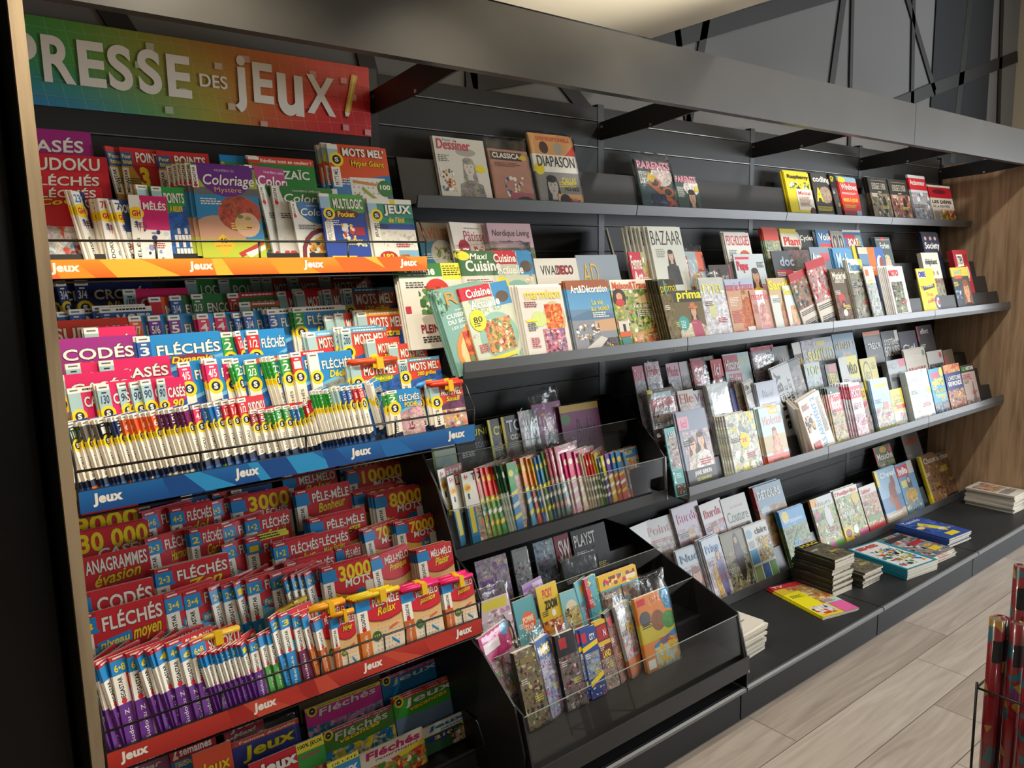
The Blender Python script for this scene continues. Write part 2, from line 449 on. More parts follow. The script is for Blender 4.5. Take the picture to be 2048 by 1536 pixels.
# ================================================================== the setting
def floor_mat():
    m, t, b = mat('oak look floor planks', (0.4, 0.36, 0.31), 0.42)
    tc = nd(t, 'ShaderNodeTexCoord'); sx = nd(t, 'ShaderNodeSeparateXYZ'); t.links.new(tc.outputs['Object'], sx.inputs[0])
    def M(op, a, b2=None, c=None):
        n = nd(t, 'ShaderNodeMath', operation=op)
        for i, v in enumerate((a, b2, c)):
            if v is None: continue
            if isinstance(v, (int, float)): n.inputs[i].default_value = v
            else: t.links.new(v, n.inputs[i])
        return n.outputs[0]
    yy = M('DIVIDE', M('ADD', sx.outputs[1], 0.7), -0.2)          # row number counted from the plinth
    row = M('FLOOR', yy); fy = M('FRACT', yy)
    xx = M('DIVIDE', M('SUBTRACT', sx.outputs[0], M('SUBTRACT', 1.04, M('MULTIPLY', row, 0.3))), 1.19)
    col = M('FLOOR', xx); fx = M('FRACT', xx)
    ey = M('MINIMUM', fy, M('SUBTRACT', 1.0, fy)); ex = M('MINIMUM', fx, M('SUBTRACT', 1.0, fx))
    seam = M('MAXIMUM', M('LESS_THAN', M('MULTIPLY', ey, 0.2), 0.0014), M('LESS_THAN', M('MULTIPLY', ex, 1.19), 0.0014))
    idn = M('FRACT', M('MULTIPLY', M('SINE', M('ADD', M('MULTIPLY', row, 12.9898), M('MULTIPLY', col, 78.233))), 4375.85))
    cv = nd(t, 'ShaderNodeCombineXYZ')
    t.links.new(M('MULTIPLY', sx.outputs[0], 2.0), cv.inputs[0]); t.links.new(M('MULTIPLY', sx.outputs[1], 26.0), cv.inputs[1]); t.links.new(M('MULTIPLY', idn, 40.0), cv.inputs[2])
    n = nd(t, 'ShaderNodeTexNoise'); n.inputs['Scale'].default_value = 1.0; n.inputs['Detail'].default_value = 6; n.inputs['Distortion'].default_value = 1.2
    t.links.new(cv.outputs[0], n.inputs['Vector'])
    fac = M('ADD', M('MULTIPLY', n.outputs[0], 0.8), M('MULTIPLY', idn, 0.22))
    r = ramp(t, fac, ((0.25, hexc('8e8278')), (0.5, hexc('a4998f')), (0.75, hexc('b8aea4'))))
    mx = nd(t, 'ShaderNodeMix', data_type='RGBA'); t.links.new(seam, mx.inputs[0]); t.links.new(r.outputs[0], mx.inputs[6]); mx.inputs[7].default_value = hexc('4d443b')
    t.links.new(mx.outputs[2], b.inputs['Base Color'])
    bump(t, b, n.outputs[0], 0.12, 0.001)
    return m
def plane(name, pts, m):
    me = bpy.data.meshes.new(name); me.from_pydata(pts, [], [tuple(range(len(pts)))]); me.materials.append(m)
    return struct(newobj(name, me))
struct(MB().box(-4.0, 8.6, -6.2, 0.1, -0.08, 0.0).build('floor', floor_mat()))
def wall_paint(name, c):
    m, t, b = mat(name, hexc(c), 0.8, 0, 0.25); n = noise(t, 160, 3); bump(t, b, n.outputs[0], 0.1, 0.0006); return m
M_WALL = wall_paint('grey painted wall', '767676')
M_DECAL = mat('black painted line', hexc('1c1b1a'), 0.6)[0]
struct(MB().box(-4.0, 8.6, 0.03, 0.1, 0, 3.45).build('wall_back', M_WALL))
struct(MB().box(5.16, 5.30, -0.9, 0.03, 0, 3.45).build('wall_right', wall_paint('pale cream wall', 'd9cfb8')))
struct(MB().box(8.5, 8.6, -6.2, 0.03, 0, 3.45).build('wall_far', wall_paint('white wall', 'd8d6d0')))
struct(MB().box(-4.0, -3.9, -6.2, 0.03, 0, 3.45).build('wall_left', wall_paint('dark wall', '3b3a38')))
struct(MB().box(-4.0, 8.6, -6.2, -6.1, 0, 3.45).build('wall_front', wall_paint('warm grey wall', '8f8a82')))
struct(MB().box(-4.0, 8.6, -6.2, 0.1, 3.45, 3.55).build('ceiling', wall_paint('pale ceiling', 'bdb8ae')))
struct(MB().box(-3.9, 1.138, -4.2, -0.135, 2.5, 2.64).build('ceiling_soffit', M_CREAM))
# dark painted upright and the black line pattern on the wall
struct(MB().box(3.86, 4.69, 0.022, 0.03, 2.0, 3.45).build('trim_1', wall_paint('charcoal painted wall', '2b2d30')))
def line(a, b, wd, n):
    (x0, z0), (x1, z1) = a, b; d = Vector((x1 - x0, z1 - z0)).normalized(); p = Vector((-d.y, d.x)) * wd / 2
    q = [(x0 + p.x, z0 + p.y), (x1 + p.x, z1 + p.y), (x1 - p.x, z1 - p.y), (x0 - p.x, z0 - p.y)]
    V = [(x, 0.0205, z) for x, z in q] + [(x, 0.03, z) for x, z in q]
    me = bpy.data.meshes.new(n); me.from_pydata(V, [], [(0, 1, 2, 3), (7, 6, 5, 4), (0, 4, 5, 1), (1, 5, 6, 2), (2, 6, 7, 3), (3, 7, 4, 0)]); me.materials.append(M_DECAL)
    struct(newobj(n, me))
for k, (a, b, wd) in enumerate((((1.40, 3.0), (1.56, 2.25), .04), ((1.80, 3.2), (1.55, 2.2), .045), ((0.9, 2.40), (3.3, 3.2), .075), ((2.88, 3.4), (2.66, 2.25), .05),
        ((2.88, 3.4), (2.92, 2.25), .03), ((3.25, 3.4), (3.90, 2.66), .045), ((3.55, 3.4), (3.64, 2.25), .04), ((3.2, 2.46), (3.90, 2.675), .075), ((3.88, 2.668), (5.15, 3.04), .075),
        ((4.34, 3.4), (4.20, 2.25), .07), ((4.82, 3.4), (4.93, 2.25), .05), ((-0.1, 2.7), (0.02, 2.2), .06), ((0.1, 2.9), (1.0, 2.2), .06), ((0.40, 2.5), (0.40, 2.2), .05), ((-0.9, 2.6), (-0.66, 2.2), .06), ((0.40, 2.28), (0.9, 2.40), .07))):
    line(a, b, wd, 'trim_%d' % (k + 2))

# ================================================================== wall shelving frame, end panels, canopy
fr = thing('shelving_frame', 'charcoal metal back wall of slatted panels behind all the magazine shelves', 'shelving')
for b in range(-1, 4):
    m = MB(); z = 0.14
    zs = [0.14] + [round(0.20 + 0.1 * k + 0.004, 3) for k in range(1, 21)]
    for z0, z1 in zip(zs, zs[1:]):
        m.prism([(0.028, z0), (0.0, z0), (0.0, z1 - 0.007), (0.0035, z1 - 0.0035), (0.012, z1 - 0.001), (0.028, z1 - 0.001)], b + 0.017, b + 0.983)
    m.box(b + .017, b + .983, 0.0, 0.028, zs[-1], 2.253)
    m.build('back_panel', M_PANEL, fr)
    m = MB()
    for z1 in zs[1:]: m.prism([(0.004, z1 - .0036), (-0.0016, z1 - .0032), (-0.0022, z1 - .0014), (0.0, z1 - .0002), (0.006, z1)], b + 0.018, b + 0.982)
    m.build('seam_highlight', M_EDGE, fr)  # paler bead added as the bright highlight of each seam
for x in range(-1, 5):
    m = MB().box(x - .016, x + .016, -0.006 if x == 4 else -0.002, 0.029, 0.10, 2.265)
    m.build('upright', M_BLACK, fr)
M_OAKP = M_OAK
pn = thing('end_panel', 'tall oak panel at the puzzle rack, black outer face', 'panel', (-1.02, 0, 0))
MB().box(-0.008, 0.008, -0.585, 0.028, 0.0, 2.49).build('panel_board', M_BLACK, pn)
MB().box(0.0081, 0.0095, -0.585, 0.028, 0.14, 2.49).build('oak_face', M_OAK, pn)
MB().box(-0.012, 0.0105, -0.60, -0.5851, 0.0, 2.49).build('edge_band', M_OAKEDGE, pn)
pn = thing('end_panel', 'wide oak panel closing the far end of the magazine shelves', 'panel', (4.0, 0, 0))
MB().box(0.018, 0.045, -0.66, 0.028, 0.0, 2.22).build('panel_board', M_OAK, pn)
cb = thing('cabinet', 'plain black cabinet standing in the dark outside the oak end panel', 'cabinet', (-1.5, 0, 0))
MB().box(-0.45, 0.462, -0.40, 0.028, 0.06, 2.3).build('cabinet_body', M_BLACK, cb, bev=.004)
MB().box(-0.43, 0.445, -0.36, 0.02, 0.0, 0.06).build('kickboard', M_BLACK, cb)

cn = thing('canopy', 'long grey metal canopy board held in front of the wall on black arms', 'canopy', (0, -0.55, 2.15))
for x0, x1 in ((-1.005, 2.425), (2.428, 4.6)):
    MB().prism([(-0.002, 0), (-0.002, 0.176), (0.004, 0.176), (0.004, 0.012), (0.03, 0.012), (0.03, 0.0)], x0, x1).build('canopy_board', M_FASCIA, cn)
for x in range(0, 5):
    pr_ = [(0.548, -0.045), (0.548, 0.015), (0.30, 0.05), (0.05, 0.02), (0.004, 0.02), (0.004, -0.002), (0.05, -0.02), (0.33, -0.02)]
    pr_ = [(0.548, -0.02), (0.548, 0.05), (0.30, 0.075), (0.034, 0.075), (0.034, 0.0), (0.05, -0.01), (0.25, -0.02), (0.36, -0.03), (0.548, -0.02)][:-1]
    xx = x if x < 4 else 3.97
    pr_ = [(0.547, -0.02), (0.547, 0.048), (0.30, 0.07), (0.034, 0.085), (0.034, 0.0125), (0.10, 0.0125), (0.28, -0.008)]
    a = MB().prism(pr_, xx - .004, xx + .004).build('arm', M_BLACK, cn)
    MB().tube([(xx - .006, 0.54, 0.03), (xx - .0035, 0.54, 0.03)], .006, 10).tube([(xx - .006, 0.29, 0.0), (xx - .0035, 0.29, 0.0)], .006, 10).build('screw', M_SCREW, a)

# ================================================================== banner
bn = thing('banner', 'rainbow sign with white letters above the puzzle booklets', 'sign', (-1.0, -0.004, 2.058))
def banner():
    a = Art(0.988, 0.207); a.res = 8
    cs = [['2f9448', '55973a', '8f9334', 'b98433', 'd0702f', 'd84a28', 'd82b23'],
          ['238a6a', '4a9440', '87963a', 'a88f33', 'c9652d', 'd23222', 'cf2220'],
          ['2274ad', '2a7f9e', '4f9560', '9a9a36', 'c24f27', 'c92420', 'c21d1f']]
    nx = 36; ny = 12
    def cc(u, v):
        u = min(u, .9999) * 6; v = min(v, .9999) * 2; i, j = int(u), int(v); fu, fv = u - i, v - j
        g = lambda i, j: hexc(cs[j][i])
        return tuple((g(i, j)[k] * (1 - fu) + g(i + 1, j)[k] * fu) * (1 - fv) + (g(i, j + 1)[k] * (1 - fu) + g(i + 1, j + 1)[k] * fu) * fv for k in range(4))
    a.d = 2e-5
    for i in range(nx):
        for j in range(ny):
            p = [(i / nx, j / ny), ((i + 1) / nx, j / ny), ((i + 1) / nx, (j + 1) / ny), (i / nx, (j + 1) / ny)]
            a.P.append((p, 2e-5, [cc(*q) for q in p], 0))
    def tint(u, v, f): c = cc(u, v); return '%02x%02x%02x' % tuple(int(255 * (min(1, (x * (1 - f) + f)) ** (1 / 2.2))) for x in c[:3])
    for k in range(24):
        u = .03 + k * .042; 
        for q in range(6): a.poly([(u + q * .006, q / 6), (u + .0016 + q * .006, q / 6), (u + .0016 + (q + 1) * .006, (q + 1) / 6), (u + (q + 1) * .006, (q + 1) / 6)], tint(u, q / 6, .10), step=1e-6)
    for k in range(5):
        for q in range(30): a.R(q / 30, .1 + k * .19 + .02 * math.sin(q * .4), (q + 1) / 30, .107 + k * .19 + .02 * math.sin(q * .4), tint(q / 30, .1 + k * .19, .10))
    for u, v in ((.345, .12), (.315, .36), (.52, .24), (.60, .1), (.55, .74), (.80, .17), (.90, .2), (.93, .42), (.90, .86), (.975, .9), (.38, .87), (.64, .93), (.42, .62)):
        a.R(u, v, u + .021, v + .085, tint(u, v, .28))
    W_ = 'e6dfd2'
    a.box = (0, 0, 1, 1)
    def G(ch, x, y, w, h, rot=0, b=.045): a.T(ch, x, y, w, h, W_, b, rot=rot)
    for ch, x, y, w, h, r in (('P', .028, .20, .066, .53, 0), ('R', .104, .20, .070, .53, 0), ('E', .182, .205, .061, .525, 0), ('S', .250, .20, .057, .535, 0), ('S', .321, .20, .057, .54, 0), ('E', .393, .22, .061, .52, 0)):
        G(ch, x, y, w, h, r, .03)
    a.T('DES', .477, .405, .075, .165, W_, .015)
    for ch, x, y, w, h, r in (('j', .570, .105, .036, .74, 0), ('E', .626, .162, .059, .53, 0), ('u', .697, .255, .079, .56, -2), ('X', .786, .215, .093, .535, -3)):
        G(ch, x, y, w, h, r, .03)
    # pencil standing for the exclamation mark
    a.poly([(.938, .135), (.959, .148), (.927, .692), (.909, .683)], 'd9a93c'); a.poly([(.946, .14), (.952, .144), (.921, .69), (.915, .686)], 'f0cf6a')
    a.poly([(.909, .683), (.927, .692), (.913, .786)], 'efe6d6'); a.poly([(.911, .74), (.9195, .745), (.913, .79)], '22201e')
    return a
MB().box(0, 0.988, -0.0, 0.0035, 0, 0.207).build('board', M_BLACK, bn)
flat_art('printed_face', banner(), 0.988, 0.207, -0.0001, bn)

# ================================================================== plinth
for b in range(-1, 4):
    lb = ('oak panel end under the puzzle rack', 'under the clear magazine bins', 'first after the clear bins', 'second after the clear bins', 'at the oak far end panel')[b + 1]
    t = thing('plinth', 'low black metal plinth shelf unit, ' + lb, 'plinth', (b, 0, 0), 'plinth units along the floor')
    MB().box(0.004, 0.996, -0.698, -0.675, 0.0, 0.118).build('kick_panel', M_PLINTH, t)
    MB().box(0.002, 0.998, -0.71, 0.0, 0.122, 0.139).build('deck', M_PLINTH, t, bev=.003)
    e = MB().prism([(-0.7105, 0.1375), (-0.7105, 0.118), (-0.716, 0.118), (-0.724, 0.124), (-0.724, 0.134), (-0.717, 0.1395)], 0.004, 0.996).build('front_edge', M_NOSE, t)  # paler metal than the deck, carrying the bright highlight of this edge
    m = MB()
    for k in range(48): m.box(0.012 + k * .0205, 0.020 + k * .0205, -0.7075, -0.7025, 0.1391, 0.1394)
    m.build('slot_perforation', M_WIRE, t)

# ================================================================== magazine shelves (each bay a thing)
def shelf(name, label, x0, x1, prof, lip, group, endcap=None):
    t = thing(name, label, 'shelf', (x0, 0, 0), group)
    MB().prism(prof, 0.002, x1 - x0 - 0.002).build('tray', M_METAL, t)
    MB().prism(lip, 0.002, x1 - x0 - 0.002).build('front_lip', M_LIP, t)
    for xx in (0.0, x1 - x0 - 0.002):
        MB().prism([(y, z) for y, z in (endcap or prof)], xx, xx + 0.002).build('end_plate', M_BLACK, t)
    return t
def stepped(yl, z0, rows, top, zu):
    """stair section: rows = [(foot y, foot z, riser top y, riser top z)]"""
    p = [(yl, zu), (yl, z0)]
    for fy, fz, ry, rz in rows: p += [(fy, fz), (ry, rz)]
    return p + [(top[0] + .0, top[1]), (-0.004, top[1] - 0.02), (-0.004, zu + 0.03)]
NM = ('nearest the puzzle rack', 'second bay from the puzzle rack', 'third bay from the puzzle rack', 'at the oak end panel')
for b in range(4):
    x0, x1 = b + (0.03 if b == 0 else 0), b + 1
    shelf('magazine_shelf', 'charcoal metal top shelf, ' + NM[b], x0, x1 - (0 if b < 3 else -0.014),
          [(-0.178, 1.832), (-0.178, 1.842), (-0.118, 1.842), (-0.078, 1.992), (-0.066, 1.992), (-0.10, 1.86), (-0.004, 1.86), (-0.004, 1.845)], [(-0.188, 1.830), (-0.196, 1.866), (-0.193, 1.868), (-0.180, 1.8425), (-0.1785, 1.830)], 'top shelves')
    shelf('magazine_shelf', 'charcoal metal second shelf from the top, ' + NM[b], x0 - .02 if b == 0 else x0, x1 - (0 if b < 3 else -0.014),
          stepped(-0.428, 1.338, ((-0.385, 1.338), (-0.358, 1.440)) and [(-0.385, 1.338, -0.358, 1.440), (-0.312, 1.430, -0.285, 1.532), (-0.240, 1.522, -0.214, 1.622)], (-0.195, 1.622), 1.330),
          [(-0.4285, 1.330), (-0.4285, 1.342), (-0.434, 1.3785), (-0.4375, 1.378), (-0.4405, 1.350), (-0.437, 1.330)], 'second shelves')
for b in range(1, 4):
    x0, x1 = b, b + 1
    if b == 1: x0 = 1.02
    shelf('magazine_shelf', 'charcoal metal third shelf from the top, ' + NM[b], x0, x1 - (0 if b < 3 else -0.014),
          stepped(-0.428, 0.763, [(-0.378, 0.763, -0.350, 0.868), (-0.302, 0.858, -0.274, 0.963), (-0.226, 0.953, -0.198, 1.055)], (-0.18, 1.055), 0.755),
          [(-0.4285, 0.755), (-0.4285, 0.767), (-0.432, 0.812), (-0.4355, 0.812), (-0.440, 0.780), (-0.437, 0.755)], 'third shelves')
    shelf('magazine_shelf', 'charcoal metal bottom shelf just over the plinth, ' + NM[b], x0, x1 - (0 if b < 3 else -0.014),
          stepped(-0.258, 0.150, [(-0.210, 0.150, -0.165, 0.255), (-0.130, 0.245, -0.075, 0.375)], (-0.06, 0.375), 0.1415),
          [(-0.2585, 0.1415), (-0.2585, 0.152), (-0.266, 0.186), (-0.270, 0.186), (-0.270, 0.1415)], 'bottom shelves')

# ================================================================== wire racks with the price strips
def strip(w, h, kind):
    a = Art(w, h, kind)
    c = {'orange': ('f59a2a', 'ee6a22', 'f6bb3c'), 'blue': ('1f6fb4', '164f96', '2f9bd6'), 'red': ('cc3a2c', 'b52a22', 'd9503a')}[kind]
    a.R(0, 0, 1, 1, c[0], c[1])
    for k in range(9):
        u = a.r.uniform(0, 1); d = a.r.uniform(.05, .2)
        a.poly([(u, 0), (u + d * .5, 0), (u + d, 1), (u + d * .2, 1)], c[2] if k % 3 == 0 else c[k % 2], None)
    for u in (.025, .319, .613, .908):
        a.T('Jeux', u, .17, .057, .62, 'fff8ea', .05)
    return a
def rack(label, yl, zl, zt, kind, rails, lab2, steps):
    t = thing('wire_rack', label, 'rack', (-0.995, 0, 0))
    Wd = 0.985
    m = MB()
    p = [(yl + .012, zl + .002), (yl + .012, zl + .012)]
    for fy, fz, ry, rz in steps: p += [(fy, fz), (ry, rz)]
    p += [(-0.012, steps[-1][3]), (-0.012, zl + .03)]
    m.prism(p, 0.004, Wd - .004).build('stepped_tray', M_BLACK, t)
    for pts in rails:
        w = MB().tube(pts, .0028, 8)
        w.build('wire_rail', M_WIRE, t, True)
    if kind:
        s = MB().box(0.002, Wd - 0.002, yl, yl + .010, zl, zt).build('price_strip', M_BLACK, t)
        q = flat_art('printed_label', strip(Wd - .004, zt - zl, kind), Wd - .004, zt - zl, yl - .0003, s); q.location = (0.002, 0, zl)
    return t
def rails(yl, zl, z1, yb, zb, zz=None):
    e = 0.983
    L = [[(e, yl + .004, zl - .004), (e, yl + .002, z1 + .004), (e, yl + .035, z1 + .062), (e, yb, zb)],
         [(0.002, yl + .004, zl - .004), (0.002, yl + .002, z1 + .004), (0.002, yl + .035, z1 + .062), (0.002, yb, zb)],
         [(0.0, yl + .002, z1), (e, yl + .002, z1)], [(0.0, yl + .006, zl - .008), (e, yl + .006, zl - .008)]]
    for k in (0.245, 0.49, 0.735): L.append([(k, yl + .004, z1), (k, yl + .004, zl - .006)])
    if zz:
        L.append([(0.0, zz[0], zz[1]), (e, zz[0], zz[1])])
        for k in (0.1, .3, .5, .7, .85): L.append([(k, zz[0], zz[1]), (k, zz[0], zz[1] - .07)])
    return L
def stairs(n, y0, z0, dy, dz, lean, gap=.006):
    out = []
    for i in range(n):
        fy, fz = y0 + dy * i + gap, z0 + dz * i - .003
        ry = fy + dz * math.tan(lean)
        out.append((fy, fz, ry, fz + dz - .001))
    return out
LN = math.radians(13)
rack('black wire rack with an orange strip, the uppermost of the puzzle racks', -0.300, 1.640, 1.681, 'orange', rails(-0.300, 1.640, 1.722, -0.20, 1.80), '', stairs(3, -0.262, 1.648, 0.062, 0.05, LN))
rack('black wire rack with a blue strip, full of puzzle booklets', -0.515, 1.168, 1.214, 'blue', rails(-0.515, 1.168, 1.256, -0.36, 1.345, (-0.433, 1.322)), '', stairs(6, -0.487, 1.180, 0.083, 0.043, LN))
rack('black wire rack with a red strip, full of red puzzle booklets', -0.520, 0.598, 0.644, 'red', rails(-0.520, 0.598, 0.692, -0.38, 0.80, (-0.445, .765)), '', stairs(6, -0.493, 0.615, 0.08, 0.045, LN))
rack('black wire rack under the red strip, holding large games magazines', -0.520, 0.150, 0.20, None, rails(-0.520, 0.15, 0.24, -0.42, 0.31), '', stairs(5, -0.490, 0.160, 0.075, 0.05, LN))
# black side plate between the puzzle racks and the clear bins
sp = thing('side_plate', 'black metal side plate of the puzzle rack beside the clear bins', 'panel', (-0.006, 0, 0))
MB().prism([(-0.004, 0.62), (-0.004, 1.12), (-0.20, 1.10), (-0.30, 0.99), (-0.37, 0.85), (-0.42, 0.72), (-0.42, 0.60)], -0.003, 0.003).build('plate', M_BLACK, sp)
sp = thing('side_plate', 'black metal side plate low down between the games magazines and the lower clear bin', 'panel', (-0.006, 0, 0))
MB().prism([(-0.004, 0.142), (-0.004, 0.59), (-0.15, 0.59), (-0.40, 0.575), (-0.52, 0.53), (-0.66, 0.43), (-0.70, 0.30), (-0.70, 0.142)], -0.003, 0.003).build('plate', M_BLACK, sp)

# ================================================================== clear fronted bins
def bin_(label, panel, trayp, fronts, lipz):
    t = thing('magazine_bin', label, 'bin', (0, 0, 0))
    for x in (0.004, 0.994): MB().prism(panel, x, x + .006).build('side_panel', M_BLACK, t)
    MB().prism(trayp, 0.0102, 0.9938).build('stepped_tray', M_BLACK, t)
    for (y, z0, z1, y1) in fronts:
        f = MB().prism([(y, z0), (y1, z1), (y1 + .003, z1), (y + .003, z0)], 0.0105, 0.9935).build('clear_front', M_ACRYL, t)
        MB().box(0.0105, 0.9935, y1 - .0002, y1 + .0032, z1, z1 + .0014).build('edge_highlight', M_CEDGE, f)  # thin pale strip added as the highlight on the sheet's top
    y, z0, z1 = lipz
    yt, zt = fronts[0][3], fronts[0][2]
    MB().prism([(y - .002, z0), (yt - .004, zt + .004), (yt + .003, zt + .004), (y + .006, z0)], 0.9935, 1.0015).build('corner_post', M_NOSE, t)
    MB().box(0.0, 1.0, y, y + .004, z0, z1).build('front_lip', M_METAL, t)
    return t
bin_('upper black bin with clear fronts full of comics', [(-0.004, 0.79), (-0.004, 1.12), (-0.03, 1.125), (-0.115, 1.112), (-0.21, 1.035), (-0.29, 0.972), (-0.335, 0.92), (-0.345, 0.79)],
     [(-0.346, 0.752), (-0.346, 0.764), (-0.262, 0.764), (-0.236, 0.862), (-0.205, 0.862), (-0.150, 0.862), (-0.118, 0.975), (-0.07, 0.975), (-0.004, 0.90), (-0.004, 0.77)],
     ((-0.343, 0.765, 0.915, -0.338), (-0.222, 0.863, 1.045, -0.190)), (-0.351, 0.752, 0.792))
bin_('lower black bin with clear fronts full of magazines in plastic', [(-0.004, 0.142), (-0.004, 0.594), (-0.13, 0.593), (-0.365, 0.515), (-0.51, 0.467), (-0.68, 0.408), (-0.725, 0.25), (-0.725, 0.142)],
     [(-0.7255, 0.205), (-0.7255, 0.232), (-0.555, 0.262), (-0.525, 0.345), (-0.395, 0.345), (-0.365, 0.425), (-0.235, 0.425), (-0.18, 0.53), (-0.15, 0.53), (-0.004, 0.40), (-0.004, 0.205)],
     ((-0.716, 0.236, 0.398, -0.680), (-0.508, 0.348, 0.478, -0.480), (-0.345, 0.428, 0.555, -0.322)), (-0.730, 0.200, 0.262))

# ================================================================== wrapping paper stand
st = thing('wire_stand', 'black wire stand holding rolls of wrapping paper on the floor', 'stand', (0.985, -1.60, 0))
for z in (0.03, 0.52):
    MB().tube([(-.10, -.10, z), (.12, -.10, z), (.12, .10, z), (-.10, .10, z), (-.10, -.10, z)], .0035).build('wire_hoop', M_WIRE, st, True)
for x, y in ((-.10, -.10), (.12, -.10), (.12, .10), (-.10, .10)):
    MB().tube([(x, y, 0.0), (x, y, .535)], .0035).build('wire_post', M_WIRE, st, True)
    
def roll_art(k):
    a = Art(1, 1, 'roll%d' % k)
    return a
def roll_mat(k):
    m, t, b = mat('wrapping paper print', (1, 1, 1), 0.25)
    tc = nd(t, 'ShaderNodeTexCoord'); vo = nd(t, 'ShaderNodeTexVoronoi'); vo.inputs['Scale'].default_value = 26 + 6 * k
    t.links.new(tc.outputs['Object'], vo.inputs['Vector'])
    sx = nd(t, 'ShaderNodeSeparateColor'); t.links.new(vo.outputs['Color'], sx.inputs[0])
    red = hexc('74171f')
    r = ramp(t, sx.outputs[0], ((0.0, red), (0.55, hexc('62131c')), (0.62, hexc('22505a')), (0.75, red), (0.86, hexc('8a6a24')), (0.93, hexc('5e2650'))))
    r.color_ramp.interpolation = 'CONSTANT'
    t.links.new(r.outputs[0], b.inputs['Base Color']); b.inputs['Coat Weight'].default_value = 0.6
    return m
M_LABEL = mat('black and white label print', hexc('26262a'), 0.4)[0]
RL = 'red patterned roll of wrapping paper in the wire stand, '
for k, (x, y, h) in enumerate(((-.075, .072, .715), (-.035, .075, .705), (-.05, .032, .71), (.0, .05, .845), (-.01, .012, .72), (-.07, -.01, .70))):
    t = thing('wrapping_paper_roll', RL + ('at its inner corner', 'second along the shelf side', 'behind the corner roll', 'tallest of them all', 'in the middle', 'toward the open floor')[k], 'wrapping paper', (0.985 + x, -1.60 + y, 0.0), 'rolls of wrapping paper')
    R_ = .0178; m = MB()
    n = 24; V = []; F = []
    for z in (0.002, h):
        for rr in (R_, R_ * .8): V += [(rr * math.cos(2 * math.pi * i / n), rr * math.sin(2 * math.pi * i / n), z) for i in range(n)]
    for i in range(n):
        j = (i + 1) % n
        F += [(i, j, 2 * n + j, 2 * n + i), (n + j, n + i, 3 * n + i, 3 * n + j), (2 * n + i, 2 * n + j, 3 * n + j, 3 * n + i), (i, n + i, n + j, j)]
    m.v, m.f = V, F
    m.build('paper_roll', roll_mat(k), t, True)
    lb = MB(); V = []; F = []
    for z in (h - .115, h - .055):
        V += [((R_ + .0003) * math.cos(math.pi * (1.0 + .9 * i / 12)), (R_ + .0003) * math.sin(math.pi * (1.0 + .9 * i / 12)), z) for i in range(13)]
    F = [(i, i + 1, 14 + i, 13 + i) for i in range(12)]
    lb.v, lb.f = V, F; lb.build('label', M_LABEL, t, True)
    MB().tube([(0, 0, h - .004), (0, 0, h - .003)], R_ * .8, 20).build('core_cap', M_SCREW, t)
# ================================================================== cover designs
FOOD = ['d8452a', 'e98a2f', 'f2c84b', '7fae3f', 'c7302b', 'f3e6c8', '4f8a35', 'b5562c']
GARD = ['3f7a2c', '6fa23c', '2f5f26', '9cc060', 'e9d35a', 'd85a7a', '86b04a', 'f3efe0']
LAND = ['c9b58a', '8a9a5a', 'b0763f', '6d8aa0', 'd9cfb0', '50622f']
DARK = ['2a2b30', '3d4048', '15161a', '5c5f66', '7a6a58']
CITY = ['d8d2c6', '8f9aa5', '57616b', 'c0a27a', 'b24a34', 'f0ead8', '3b4652']
PINK = ['e79ab8', 'd85c92', 'f3cfdc', 'b04a8a', 'f6e6c8', '8a5aa0']
KIDS = ['e8452c', 'f4c024', '3aa0d8', '5bb04a', 'f08a2c', '8a56a8', 'f6efe0']
PALE = ['e9ecf2', 'd3dae6', 'f6f4f2', 'c2cbdc', 'e2d8dc']
CAND = ['c2477f', 'e8c84a', 'e2e6c0', '86c4b8', 'd84a3c', 'efe3d0', 'a6518f', 'e58a5a']
RED_ = ['b5202c', '8c1a22', 'd8484a', 'e8a03c', '5a1218']

